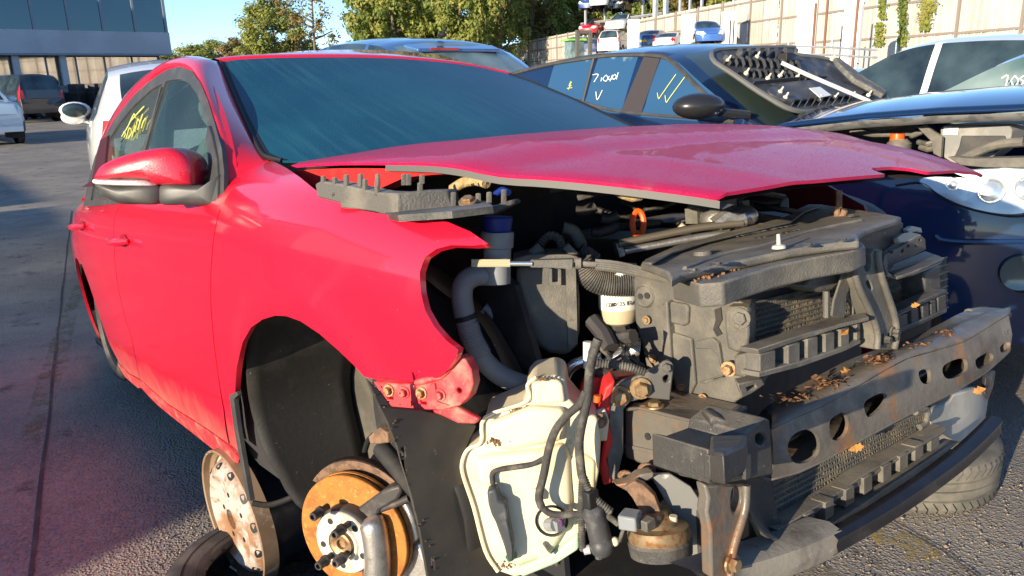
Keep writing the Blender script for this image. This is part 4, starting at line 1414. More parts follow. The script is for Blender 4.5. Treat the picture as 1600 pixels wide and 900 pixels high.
lt_ = MB(); lt_.tube(px3([(1311, 297), (1311, 325)], y=.02), .006, 8); lt_.tube([P(1308, 322, y=.02), P(1308, 340, y=.02), P(1316, 338, y=.02), P(1320, 328, y=.02)], .006, 8); lt_.build('bonnet_striker', m_rust2, red)
ex_ = P(1200, 366, **TZ2) - P(1170, 358, **TZ2)
ux = (P(1215, 352, **TZ2) - P(1170, 361, **TZ2)); uy = P(1170, 358, **TZ2) - P(1190, 371, **TZ2)
text('cover_lettering', 'PEN TO OPEN', P(1196, 360, pl=((.66, 0, .7875), (-.06, 0, 1))), ux, uy, .024, m_ink, cover, .0006)
text('cover_lettering', 'PEN ONLY', P(1196, 366, pl=((.66, 0, .7875), (-.06, 0, 1))) + Vector((.02, .01, 0)), ux, uy, .022, m_ink, cover, .0006)

# front strip of the slam panel (top sheet and front face)
slab('slam_panel_top', [(1050, 434), (1064, 429), (1150, 409), (1238, 390), (1300, 380), (1346, 377), (1352, 384), (1330, 392), (1272, 402), (1208, 416), (1160, 431), (1130, 441), (1092, 444)], (0, 0, -.03), m_plas, bevel=.003, pl=((.70, 0, .775), (-.05, 0, 1)))
slab('slam_panel_face', [(1128, 449), (1158, 432), (1206, 418), (1268, 404), (1272, 420), (1272, 434), (1240, 446), (1190, 458), (1150, 468), (1132, 466)], (-.03, .0, 0), m_plas, x=.735, bevel=.004,
     holes=[[(1164, 444), (1172, 442), (1172, 448), (1164, 450)], [(1217, 434), (1224, 432), (1224, 438), (1217, 440)], [(1258, 424), (1264, 423), (1264, 429), (1258, 430)]])
slab('latch_housing', [(1270, 401), (1284, 404), (1326, 399), (1322, 425), (1312, 446), (1300, 455), (1284, 457), (1258, 448), (1272, 436), (1276, 420)], (-.05, .0, 0), m_plas, x=.765, bevel=.006, seg=3)
bolt('latch_bolt', P(1313, 408, x=.768), (1, 0, 0), .009, .01, m_plas2)

# central support bracket (arched, two legged)
CX = .80
cbk = slab('latch_support', [(1333, 404), (1336, 396), (1344, 393), (1350, 398), (1349, 412), (1353, 424), (1359, 425), (1363, 412), (1361, 397), (1368, 389), (1375, 389), (1377, 405), (1379, 425), (1386, 450), (1395, 478), (1403, 500), (1404, 528), (1399, 548), (1366, 546), (1366, 520), (1358, 492), (1346, 462), (1336, 436), (1333, 418)], (-.028, .004, 0), m_plas, x=CX, bevel=.003,
           holes=[[(1354, 440), (1358, 438), (1362, 445), (1363, 452), (1359, 452), (1355, 446)]])
tubepx('support_rib', [(1337, 398), (1336, 425), (1343, 452), (1362, 492), (1371, 522), (1370, 545)], .0055, m_plas, x=CX + .004)
tubepx('support_rib', [(1372, 391), (1374, 418), (1385, 455), (1398, 495), (1401, 525), (1397, 546)], .0055, m_plas, x=CX + .004)
for q in ((1381, 530), (1393, 526), (1394, 519)):
    bolt('support_bolt', P(*q, x=CX + .002), (1, 0, 0), .006, .012, m_plas2)
slab('support_plate', [(1320, 414), (1329, 412), (1332, 440), (1324, 462), (1320, 500), (1300, 494), (1303, 470), (1313, 440)], (-.004, .0, 0), m_plas, x=.785, bevel=.002)
for a, b in (((1330, 414), (1332, 500)), ((1322, 465), (1332, 440)), ((1322, 425), (1332, 445)), ((1321, 462), (1332, 478)), ((1340, 440), (1342, 490)), ((1342, 462), (1352, 480)), ((1342, 480), (1350, 462)), ((1291, 455), (1291, 496))):
    MB().tube(px3([a, b], x=.775), .0032 if a[0] != 1291 else .005, 6).build('support_strut', m_plas, red)
slab('cable_fork', [(1380, 412), (1384, 396), (1388, 412), (1386, 430)], (-.004, 0, 0), m_plas, x=.79, bevel=.001)

# upper radiator and its guide frame
def fins(name, px, rows_, x, parent=None):
    a, b, c, d = [P(*q, x=x) for q in px]      # tl, tr, br, bl
    core = MB(); core.slab([a, b, c, d], (-.03, 0, 0))
    o = core.build(name, m_fin, red)
    mb = MB()
    for k in range(rows_ + 1):
        t = k / rows_
        mb.tube([a.lerp(d, t) + Vector((.002, 0, 0)), b.lerp(c, t) + Vector((.002, 0, 0))], .0022, 4)
    n = rows_ * 9
    rf = random.Random(5)
    for k in range(n):
        s_ = (k + .5) / n
        pts = []
        for j in range(rows_ * 2 + 1):
            t = j / (rows_ * 2)
            pts.append(a.lerp(b, s_).lerp(d.lerp(c, s_), t) + Vector((.0012 + rf.uniform(-.001, .001), .0016 * (1 if j % 2 else -1), 0)))
        mb.tube(pts, .0009, 3, False)
    f = mb.build('cooling_fin', m_fin, o, smooth=False, recalc=False); f['kind'] = 'stuff'
    return o


fins('radiator', [(1168, 476), (1345, 432), (1345, 498), (1172, 552)], 9, .715)
fins('radiator', [(1376, 438), (1478, 402), (1480, 480), (1390, 515)], 7, .705)
slab('radiator_header', [(1140, 466), (1275, 434), (1345, 420), (1345, 434), (1172, 480)], (-.04, 0, 0), m_dark, x=.712, bevel=0)


def slat_frame(name, top, bot, bars, x, mat, thick=.03, w=9):
    fr = MB()
    fr.slab(px3(top, x=x), (-thick, 0, 0)); fr.slab(px3(bot, x=x), (-thick, 0, 0))
    o = fr.build(name, mat, red, bevel=.0015)
    for (x0, y0, x1, y1, ww) in bars:
        slab('frame_bar', [(x0, y0), (x0 + ww, y0 - ww * .3), (x1 + ww, y1 - ww * .3), (x1, y1)], (-thick * .8, 0, 0), mat, parent=o, bevel=.0015, x=x - .003)
    return o


slat_frame('air_guide_frame', [(1184, 546), (1250, 524), (1310, 506), (1356, 494), (1356, 501), (1310, 513), (1250, 532), (1186, 554)], [(1186, 582), (1250, 565), (1310, 545), (1345, 530), (1345, 536), (1310, 553), (1250, 574), (1186, 590)],
           [(1188, 554, 1188, 584, 24), (1232, 540, 1232, 572, 18), (1262, 530, 1262, 564, 16), (1290, 522, 1290, 555, 14), (1314, 515, 1314, 545, 13), (1339, 506, 1339, 532, 5)], .79, m_plas)
slab('air_guide_ledge', [(1176, 545), (1240, 518), (1300, 497), (1350, 488), (1358, 495), (1310, 507), (1250, 526), (1186, 548)], (0, 0, -.006), m_plas, pl=(P(1260, 520, x=.78), (-.12, 0, 1)), bevel=.001)
slat_frame('air_guide_frame', [(1398, 490), (1440, 470), (1478, 452), (1480, 457), (1440, 477), (1400, 497)], [(1402, 515), (1440, 500), (1480, 482), (1480, 488), (1440, 507), (1403, 522)],
           [(1404, 494, 1405, 516, 14), (1424, 484, 1425, 508, 11), (1442, 476, 1443, 500, 9), (1455, 470, 1456, 494, 7), (1466, 464, 1467, 488, 12)], .775, m_plas2)
slab('air_guide_ledge', [(1388, 488), (1440, 464), (1472, 450), (1480, 454), (1442, 472), (1400, 492)], (0, 0, -.005), m_plas2, pl=(P(1440, 470, x=.765), (-.12, 0, 1)), bevel=.001)

# left upper guide: wall with square holes, shelf, duct
slab('guide_wall', [(1378, 410), (1384, 398), (1412, 384), (1440, 368), (1446, 374), (1447, 390), (1420, 404), (1395, 414), (1380, 424)], (-.01, 0, 0), m_plas2, x=.74, bevel=.001,
     holes=[[(1391, 393), (1396, 391), (1396, 396), (1391, 398)], [(1408, 391), (1412, 389), (1412, 394), (1408, 396)], [(1417, 384), (1421, 382), (1421, 386), (1417, 388)], [(1430, 382), (1433, 381), (1433, 386), (1430, 387)], [(1436, 374), (1440, 372), (1440, 376), (1436, 378)]])
slab('guide_shelf', [(1388, 424), (1396, 413), (1420, 403), (1446, 392), (1470, 400), (1474, 403), (1450, 414), (1424, 425), (1400, 432)], (0, 0, -.006), m_plas2, pl=(P(1430, 415, x=.78), (-.25, 0, 1)), bevel=.002)
slab('guide_lip', [(1388, 425), (1400, 433), (1424, 426), (1450, 415), (1476, 402), (1472, 410), (1450, 421), (1425, 431), (1400, 436), (1388, 432)], (-.004, 0, 0), M('scuffed_pale_plastic', (.34, .31, .26), .6, col2=(.5, .42, .33), ns=40), x=.79, bevel=.001)
slab('duct_box', [(1341, 377), (1352, 358), (1372, 350), (1404, 342), (1412, 348), (1412, 372), (1384, 392), (1345, 402)], (-.06, 0, 0), m_plas2, x=.715, bevel=.004)
slab('headlamp_mount', [(1403, 371), (1412, 364), (1424, 362), (1440, 366), (1436, 374), (1420, 378), (1406, 379)], (-.01, .0, -.004), M('pale_mount_plastic', (.42, .38, .31), .6), x=.735, bevel=.002)
slab('headlamp_mount', [(1418, 358), (1426, 353), (1440, 356), (1442, 364), (1432, 362), (1420, 364)], (-.01, 0, 0), M('pale_mount_plastic', (.42, .38, .31), .6), x=.725, bevel=.002)
slab('side_column', [(1444, 428), (1470, 412), (1471, 460), (1446, 470)], (-.06, 0, 0), m_plas2, x=.75, bevel=.005)
slab('side_column', [(1458, 395), (1474, 404), (1474, 420), (1460, 415)], (-.05, 0, 0), m_plas2, x=.73, bevel=.003) if False else None

# right side cheek of the carrier
PY = dict(y=-.455)
ck = slab('carrier_cheek', [(989, 434), (1012, 430), (1046, 436), (1092, 444), (1128, 449), (1134, 466), (1152, 470), (1170, 478), (1172, 510), (1172, 548), (1192, 556), (1192, 602), (1150, 628), (1140, 641), (1100, 636), (1056, 626), (1056, 604), (1046, 576), (1012, 583), (1004, 545), (992, 500)], (-.02, .05, 0), m_plas, bevel=.004, **PY)
PY1 = dict(y=-.462); PY2 = dict(y=-.470)
slab('cheek_pad', [(1042, 476), (1048, 472), (1072, 476), (1075, 482), (1074, 506), (1066, 510), (1044, 504)], (0, .01, 0), m_plas, bevel=.003, **PY1)
slab('cheek_rib', [(1034, 474), (1042, 470), (1044, 505), (1048, 560), (1040, 578), (1034, 578), (1036, 540)], (0, .02, 0), m_plas, bevel=.003, **PY2)
slab('cheek_boss', [(1131, 486), (1137, 480), (1160, 480), (1169, 484), (1170, 520), (1168, 548), (1150, 552), (1136, 545), (1132, 515)], (-.01, .03, 0), m_plas, bevel=.005, y=-.485)
bolt('cheek_fixing', P(1157, 497, y=-.487), (.3, -1, 0), .010, .008, m_plas)
slab('cheek_boss', [(1146, 556), (1170, 552), (1186, 558), (1186, 588), (1172, 594), (1148, 588)], (-.01, .03, 0), m_plas, bevel=.004, y=-.48)
slab('cheek_step', [(1084, 534), (1112, 528), (1122, 536), (1126, 560), (1130, 590), (1100, 600), (1090, 598), (1128, 586), (1122, 558), (1110, 546), (1086, 545)], (0, .012, 0), m_plas, bevel=.002, **PY1)
slab('cheek_panel', [(1050, 520), (1080, 530), (1086, 600), (1076, 622), (1056, 612), (1048, 570)], (0, .01, 0), m_plas, bevel=.003, **PY1)
slab('cheek_slot', [(1116, 484), (1126, 480), (1128, 500), (1122, 512), (1128, 522), (1120, 526), (1114, 515), (1118, 500)], (0, .01, 0), m_dark, bevel=0, y=-.4575)
dsk = MB(); dsk.lathe([(0, .002), (.016, .002), (.018, .004), (.020, .002), (.021, 0)], P(1008, 462, y=-.456), (0.1, -1, 0), 24)
dk = dsk.build('cheek_disc', m_plas, red)
for q in ((1001, 463), (1011, 462)):
    h = MB(); h.lathe([(.0055, 0), (.0055, .0012), (0, .0012)], P(*q, y=-.4585), (.1, -1, 0), 12); h.build('disc_hole', m_dark, dk)
slab('cheek_top', [(1046, 437), (1062, 432), (1092, 444), (1130, 450), (1130, 462), (1090, 458), (1050, 450)], (0, .02, 0), m_plas, bevel=.003, **PY1)
slab('cheek_window', [(1062, 444), (1074, 445), (1074, 466), (1066, 470), (1060, 460)], (0, .004, 0), M('pale_worn_plastic', (.34, .33, .30), .6), bevel=.001, y=-.4625 - .002)
bolt('cheek_bolt', P(1139, 576, y=-.47), (.3, -1, 0), .008, .012, m_bolt)
slab('cheek_bracket', [(1152, 600), (1190, 592), (1196, 600), (1170, 618), (1160, 622)], (-.02, .02, 0), m_plas, bevel=.002, x=.765, holes=[[(1166, 606), (1180, 601), (1182, 605), (1168, 612)]])

# ---- chassis end: mounting plate, bolts, crash box
m_plate = M('dull_black_plate', (.09, .085, .08), .55, col2=(.17, .16, .14), ns=20)
MP = ((.60, -.56, .5), (.75, -.66, 0))
slab('mount_plate', [(944, 612), (962, 602), (990, 590), (1010, 583), (1032, 572), (1046, 564), (1053, 574), (1050, 600), (1047, 626), (1010, 622), (985, 628), (974, 640), (974, 706), (966, 742), (958, 756), (950, 750), (948, 700), (952, 650)], (-.012, .010, 0), m_plate, pl=MP, bevel=.002, holes=[[(1037, 589), (1044, 586), (1046, 594), (1041, 598), (1037, 595)]])
for q in ((968, 618), (1001, 606)): bolt('mount_bolt', P(*q, pl=MP), MP[1], .0115, .018, m_bolt)
bolt('mount_bolt', P(1041, 573, pl=MP), MP[1], .007, .01, m_plate)
for q in ((977, 748), (1010, 736)): bolt('mount_bolt', P(*q, pl=((.63, -.56, .5), MP[1])), MP[1], .0095, .016, m_rust2)
slab('chassis_rail', [(936, 640), (946, 604), (962, 594), (956, 620), (950, 660), (958, 690), (948, 720), (956, 756), (943, 760), (938, 730), (944, 690), (934, 660)], (-.10, .08, 0), m_redin, pl=((.595, -.575, .5), MP[1]), bevel=.004)
slab('chassis_rail_lip', [(905, 612), (915, 590), (960, 590), (1000, 585), (985, 592), (945, 606), (940, 640), (920, 650)], (-.03, .03, 0), m_redin, pl=((.53, -.55, .5), MP[1]), bevel=.003)
tubepx('red_cap', [(934, 618), (933, 628)], .006, m_orange, pl=((.6, -.57, .5), MP[1]))
bolt('rail_bolt', P(937, 657, pl=((.61, -.585, .5), MP[1])), MP[1], .008, .012, m_rust2)
slab('bottle_lug', [(930, 645), (945, 638), (952, 660), (948, 690), (936, 690)], (-.01, .01, 0), m_white, pl=((.60, -.58, .5), MP[1]), bevel=.003)
crash = slab('crash_box', [(976, 640), (1000, 634), (1040, 646), (1110, 664), (1109, 756), (1060, 745), (1010, 730), (976, 716)], (-.005, .10, 0), m_steel, y=-.555, bevel=.006)
slab('crash_box_top', [(976, 638), (992, 628), (1045, 632), (1130, 652), (1112, 664), (1042, 647), (1000, 636)], (0, .0, -.006), m_steel, pl=(P(1040, 642, y=-.55), (-.05, .1, 1)), bevel=.003)
bolt('crash_box_bolt', P(1023, 635, pl=(P(1040, 640, y=-.55), (-.05, .1, 1))), (0, 0, 1), .010, .008, m_bolt)
slab('crash_box_seam', [(976, 694), (1040, 708), (1108, 726), (1108, 732), (1040, 714), (976, 700)], (0, .006, 0), m_steel, y=-.5575, bevel=.001)
hb = MB()
hb.lathe([(.006, 0), (.006, .001), (0, .001)], P(1012, 682, y=-.5565), (0, -1, 0), 10); hb.build('crash_box_hole', m_dark, crash)

# ---- bumper beam with rounded face, holes and top flange
XB = [(-.70, .755), (-.5, .80), (-.25, .838), (0, .85), (.3, .84), (.55, .805), (.75, .755), (.9, .70)]


def beam_fn(y, z):
    return Vector((sinterp(XB, y) + .012 * math.sin((z - .44) * 26), y, z))


S_beam = Surf(beam_fn, -.7, .95, .3, .62, 60, 20)
bf_up = [(1205, 672), (1240, 655), (1290, 633), (1340, 604), (1387, 577), (1420, 560), (1470, 546), (1512, 532), (1550, 508), (1576, 492)]
bf = bf_up + [(1581, 520), (1578, 548), (1540, 582), (1490, 612), (1440, 636), (1380, 668), (1330, 695), (1290, 718), (1245, 738), (1205, 748)]
bholes = [[(1231, 695), (1240, 679), (1258, 671), (1274, 676), (1281, 692), (1278, 710), (1262, 722), (1244, 724), (1234, 714)], [(1296, 660), (1308, 648), (1320, 645), (1326, 660), (1322, 678), (1310, 688), (1298, 684)],
          [(1350, 632), (1362, 620), (1380, 614), (1386, 622), (1374, 640), (1356, 652)], [(1473, 574), (1484, 565), (1500, 560), (1510, 562), (1511, 578), (1498, 588), (1482, 592), (1474, 586)],
          [(1436, 580), (1452, 577), (1454, 596), (1445, 600), (1438, 594)], [(1524, 563), (1536, 554), (1548, 550), (1552, 560), (1542, 572), (1528, 576)], [(1563, 541), (1577, 533), (1577, 545), (1565, 551)]]
beam = S_beam.panel('bumper_beam', S_beam.uv(bf), m_steel, red, (1, 0, 0), .022, .006,
                    holes=[[(p.x, p.y) for p in catmull([Vector((a, b, 0)) for a, b in S_beam.uv(h)], 3, True)] for h in bholes])
up = even(catmull([beam_fn(*q) for q in S_beam.uv(bf_up)], 5), 40)
bk = [(1196, 640), (1235, 612), (1275, 592), (1325, 566), (1372, 548), (1420, 532), (1470, 508), (1505, 490), (1540, 482), (1572, 484)]
back = even(catmull([P(a, b, x=sinterp(XB, u.y) - .085) for (a, b), u in zip(bk, even(up, 10))], 5), 40)
tf = MB()
rows = []
for u, b in zip(up, back):
    row = []
    for k in range(8):
        t = k / 7
        p = u.lerp(b, t) + Vector((.006 * math.sin(math.pi * t) ** .6, 0, .010 * math.sin(math.pi * min(1, t * 1.4)) ** .7 if t < .72 else 0))
        row.append(p)
    row.append(b + Vector((-.005, 0, -.05)))
    rows.append(row)
tf.grid(rows)
o = tf.build('beam_top_flange', m_steel, beam, ang=60, recalc=False); o.modifiers.new('s', 'SOLIDIFY').thickness = .003
lowf = even([beam_fn(*q) for q in S_beam.uv([(1581, 520), (1578, 548), (1540, 582), (1490, 612), (1440, 636), (1380, 668), (1330, 695), (1290, 718), (1245, 738), (1205, 748)])], 40)
lf = MB(); lf.grid([[p, p + Vector((-.03, 0, -.002)), p + Vector((-.07, 0, .004))] for p in lowf])
o = lf.build('beam_lower_flange', m_steel, beam, recalc=False); o.modifiers.new('s', 'SOLIDIFY').thickness = .003
bw = MB(); bw.grid([[b + Vector((-.006, 0, -.002)), l + Vector((-.072, 0, .006))] for b, l in zip(back, lowf[::-1])])
bw.build('beam_back_wall', m_brack, beam, recalc=False)
tubepx('beam_end_cap', [(1513, 489), (1540, 486), (1574, 492)], .009, m_plas, x=.765, parent=beam)
# plastic end block
eb_ = slab('beam_end_block', [(1107, 702), (1128, 706), (1163, 692), (1166, 676), (1194, 652), (1203, 656), (1206, 700), (1209, 742), (1150, 753), (1108, 757)], (-.09, .0, 0), m_plas2, x=.835, bevel=.005, holes=[[(1182, 680), (1189, 677), (1196, 683), (1196, 692), (1189, 696), (1182, 691)]])
slab('beam_end_block_top', [(1108, 704), (1130, 707), (1163, 693), (1168, 676), (1198, 652), (1168, 642), (1130, 644), (1112, 656)], (0, 0, -.03), m_plas2, pl=(P(1150, 678, x=.80), (-.25, .25, 1)), bevel=.004)
slab('beam_end_wedge', [(1107, 658), (1113, 650), (1165, 668), (1166, 686), (1150, 684), (1112, 668)], (-.03, .02, 0), m_plas2, pl=(P(1140, 668, x=.80), (.7, -.7, .15)), bevel=.004)
for a, w_ in ((1110, 17), (1143, 10), (1165, 9)):
    slab('block_rib', [(a, 712), (a + w_, 709), (a + w_, 748), (a, 751)], (-.01, 0, 0), m_plas2, parent=eb_, x=.840, bevel=.0015)

# ---- lower front: bracket, curved deflector, splash plate, lower radiator, bars, tube
slab('lower_bracket', [(1102, 758), (1130, 756), (1164, 755), (1168, 770), (1165, 790), (1156, 815), (1146, 845), (1141, 905), (1112, 905), (1110, 830), (1104, 800), (1107, 780)], (-.02, .004, 0), m_steel, x=.815, bevel=.004,
     holes=[[(1146, 765), (1154, 761), (1160, 770), (1160, 785), (1153, 798), (1146, 800), (1143, 785)]])
tubepx('lower_bracket_rib', [(1166, 758), (1164, 795), (1152, 835), (1143, 870), (1141, 905)], .006, m_steel, x=.817)
bolt('lower_bracket_bolt', P(1142, 880, x=.818), (1, 0, 0), .009, .012, m_bolt)
dfl = MB()
L1 = px3([(1164, 757), (1166, 795), (1180, 825), (1200, 842), (1240, 851)], x=.805)
L2 = px3([(1206, 746), (1208, 785), (1217, 812), (1230, 832), (1243, 849)], x=.78)
dfl.grid([[a.lerp(b, k / 6) + Vector((-.02 * math.sin(math.pi * k / 6), 0, 0)) for k in range(7)] for a, b in zip(even(catmull(L1, 4), 20), even(catmull(L2, 4), 20))])
o = dfl.build('air_deflector', m_plas2, red, recalc=False); o.modifiers.new('s', 'SOLIDIFY').thickness = .004
slab('splash_plate', [(1018, 742), (1050, 742), (1080, 760), (1100, 790), (1108, 830), (1110, 890), (1095, 893), (1066, 880), (1060, 815), (1040, 780)], (-.01, .004, 0), M('scraped_grey_plate', (.20, .20, .19), .5, col2=(.75, .74, .70), ns=9, lo=.56, hi=.62), pl=((.74, -.47, .3), (.8, -.6, 0)), bevel=.002)
slab('splash_plate_side', [(1092, 800), (1104, 800), (1112, 890), (1095, 893)], (-.02, .01, 0), m_plas2, pl=((.752, -.47, .3), (.8, -.6, 0)), bevel=.002)
slab('undertray_edge', [(1140, 860), (1165, 800), (1185, 842), (1215, 852), (1242, 856), (1200, 880), (1142, 890)], (-.02, 0, 0), m_dark, x=.76, bevel=0)
fins('lower_radiator', [(1204, 756), (1446, 640), (1452, 682), (1210, 822)], 7, .755)
slab('lower_frame_top', [(1215, 828), (1270, 795), (1320, 764), (1345, 745), (1440, 690), (1478, 666), (1480, 674), (1400, 722), (1345, 758), (1300, 786), (1220, 838)], (-.03, 0, 0), m_plas, x=.79, bevel=.001)
fr = slab('lower_frame_bottom', [(1240, 856), (1300, 818), (1345, 790), (1400, 752), (1478, 700), (1500, 690), (1482, 705), (1420, 752), (1352, 798), (1245, 866)], (-.03, 0, 0), m_plas, x=.80, bevel=.001)
for k, (x0, y0) in enumerate(((1260, 806), (1290, 786), (1322, 766), (1350, 748), (1380, 730), (1406, 714), (1430, 698), (1455, 684))):
    slab('frame_bar', [(x0, y0), (x0 + 13, y0 - 8), (x0 + 13, y0 + 20 - k), (x0, y0 + 29 - k)], (-.025, 0, 0), m_plas, parent=fr, x=.795, bevel=.001)
slab('lower_frame_ledge', [(1308, 742), (1360, 715), (1420, 686), (1446, 674), (1478, 664), (1478, 672), (1400, 718), (1345, 752), (1318, 768)], (0, 0, -.004), m_plas, pl=(P(1390, 715, x=.78), (-.1, 0, 1)), bevel=.001)
slab('lower_tray', [(1345, 790), (1400, 754), (1482, 702), (1500, 700), (1430, 748), (1355, 806), (1300, 835)], (0, 0, -.004), m_plas, pl=(P(1400, 765, x=.80), (-.1, 0, 1)), bevel=0)
XT = [(-.6, .80), (-.45, .845), (-.2, .885), (.1, .895), (.4, .87), (.6, .83), (.75, .78)]
def tp(px, py):
    x = .86
    for _ in range(6):
        q = P(px, py, x=x); x = sinterp(XT, q.y)
    return P(px, py, x=x)
tc_ = [tp(*q) for q in [(1300, 853), (1350, 825), (1400, 794), (1450, 760), (1500, 722), (1535, 690), (1556, 668)]]
line = catmull(tc_, 6)
low_t = MB()
rows = []
for i, p in enumerate(line):
    t = (line[min(i + 1, len(line) - 1)] - line[max(i - 1, 0)]).normalized()
    n1 = Vector((0, 0, 1)); n2 = t.cross(n1).normalized()
    if n2.x < 0: n2 = -n2
    rows.append([p + n1 * a * 1.0 + n2 * b for a, b in ((.020, -.012), (.020, .001), (.014, .011), (.004, .008), (-.007, .010), (-.014, .003), (-.015, -.013), (.016, -.015), (.020, -.012))])
low_t.grid(rows)
o = low_t.build('lower_bumper_bar', M('glossy_black_bar', (.010, .010, .012), .22, coat=.5, col2=(.03, .028, .026), ns=14, lo=.5, hi=.8, rvar=.15), red, ang=40, recalc=False)
line = catmull([tp(*q) for q in [(1095, 925), (1150, 905), (1200, 890), (1250, 873), (1312, 846)]], 5)
fb_ = MB()
rows = []
for i, p in enumerate(line):
    rows.append([p + Vector(v) for v in ((-.05, 0, .022), (-.015, 0, .026), (.004, 0, .018), (.008, 0, 0), (.0, 0, -.02), (-.05, 0, -.022))])
fb_.grid(rows)
fb_.build('lower_bar_mount', M('worn_grey_mount', (.19, .175, .15), .6, col2=(.10, .09, .08), ns=12, lo=.45, hi=.65, col3=(.3, .26, .2), n3=60, lo3=.62, hi3=.72, bump=.001, bs=120), red, ang=40, recalc=False)
slab('headlamp_bracket', [(1450, 650), (1456, 640), (1484, 628), (1490, 616), (1520, 608), (1546, 612), (1540, 650), (1534, 688), (1512, 700), (1480, 684), (1455, 668)], (-.01, .02, 0), M('light_grey_bracket', (.30, .30, .28), .55, col2=(.4, .39, .35), ns=14), x=.765, bevel=.003)
tubepx('bracket_clip', [(1430, 644), (1448, 640), (1446, 660), (1436, 668)], .006, m_plas, x=.79)
slab('beam_hanger', [(1540, 590), (1556, 580), (1552, 605), (1545, 625), (1538, 615)], (-.01, .01, 0), m_brack, x=.77, bevel=.002)

# ---- washer bottle
WP = ((.56, -.665, .4), (.74, -.67, 0))
wn = Vector(WP[1]).normalized()
def wslab(name, px, lift, th, mat, bevel=.012, parent=None, smooth=0, seg=4):
    return slab(name, px, -wn * th, mat, pl=(Vector(WP[0]) + wn * lift, WP[1]), bevel=bevel, parent=parent, smooth=smooth, seg=seg)
bottle = wslab('washer_bottle', [(822, 604), (832, 592), (870, 586), (884, 594), (889, 622), (906, 642), (934, 652), (939, 690), (936, 740), (926, 790), (914, 838), (902, 862), (862, 886), (806, 903), (775, 892), (756, 858), (738, 790), (722, 742), (720, 724), (730, 704), (751, 694), (756, 655), (822, 628)], 0, .11, m_white, .014)
wslab('bottle_shoulder', [(762, 664), (826, 638), (884, 640), (882, 690), (800, 706), (764, 702)], .018, .03, m_white, .010, bottle)
wslab('bottle_front', [(740, 718), (770, 712), (840, 706), (884, 694), (892, 720), (894, 790), (886, 830), (864, 868), (812, 886), (784, 880), (768, 845), (752, 790)], .014, .03, m_white, .012, bottle)
wslab('bottle_top', [(830, 598), (870, 592), (880, 600), (884, 630), (832, 634)], .010, .03, m_white, .008, bottle)
wslab('bottle_web', [(884, 720), (912, 706), (932, 720), (930, 780), (916, 830), (890, 850), (896, 780)], .004, .02, M('yellowed_bottle_plastic', (.62, .56, .36), .5, sss=.2), .008, bottle)
wslab('bottle_foot', [(806, 890), (864, 866), (904, 834), (906, 858), (866, 884), (815, 904)], .012, .03, m_bottlegreen, .006, bottle)
tube_edge = px3([(838, 589), (824, 602), (823, 627), (758, 652), (752, 690), (731, 702), (722, 722), (724, 744), (740, 792), (758, 860), (778, 893)], pl=(Vector(WP[0]) + wn * .004, WP[1]))
MB().tube(catmull(tube_edge, 4), .0032, 6).build('bottle_seam', m_white, bottle)
dirt = MB(); rr = random.Random(9)
for (cx_, cy_, sx_, sy_, n, l_) in ((772, 690, 14, 5, 60, .019), (810, 640, 30, 4, 50, .004), (850, 592, 14, 3, 20, .012), (790, 885, 16, 5, 25, .015)):
    for i in range(n):
        dirt.ball(P(cx_ + rr.gauss(0, sx_ * .5), cy_ + rr.gauss(0, sy_ * .5), pl=(Vector(WP[0]) + wn * l_, WP[1])), rr.uniform(.0008, .0024), 4, 3)
dd = dirt.build('soil_specks', m_soil, bottle); dd['kind'] = 'stuff'
FR = (Vector(WP[0]) + wn * .022, WP[1])
pump = MB()
pump.slab(px3([(763, 757), (778, 754), (782, 772), (793, 776), (796, 800), (804, 838), (804, 866), (796, 868), (790, 845), (776, 806), (770, 795), (765, 778)], pl=FR), wn * .022)
pump.build('level_sensor', M('dark_sensor_plastic', (.045, .05, .055), .5, col2=(.10, .10, .1), ns=50), red, bevel=.005)
MB().tube(px3([(797, 866), (801, 872)], pl=FR), .009, 10).build('sensor_tip', M('green_seal', (.02, .16, .09), .5), red)
tubepx('sensor_lead', [(770, 756), (769, 742), (776, 735), (800, 731), (830, 726), (850, 716)], .0042, m_wire, pl=FR)
slab('loom_clip', [(828, 766), (838, 764), (847, 774), (846, 784), (836, 786), (829, 780)], -wn * .006, m_white, pl=(Vector(WP[0]) + wn * .03, WP[1]), bevel=.002)
dsk = MB(); dsk.lathe([(.0, -.012), (.021, -.012), (.023, .002), (.025, .003), (.026, 0)], P(862, 814, pl=(Vector(WP[0]) + wn * .016, WP[1])), wn, 24); dsk.build('pump_port', m_black, red)
pg = MB(); pg.tube([P(856, 820, pl=FR), P(868, 814, pl=FR) + wn * .012], .010, 10); pg.box(P(872, 815, pl=FR) + wn * .01, (.014, .014, .016)); pg.build('port_plug', m_hose, red)
tubepx('purple_wire', [(868, 820), (876, 812), (878, 822)], .002, M('purple_wire', (.12, .02, .12), .5), pl=(FR[0] + wn * .014, WP[1]))
wslab('bottle_clip', [(842, 856), (848, 850), (856, 862), (862, 866), (858, 872), (852, 868), (846, 876), (840, 874)], .026, .008, m_white, .001)
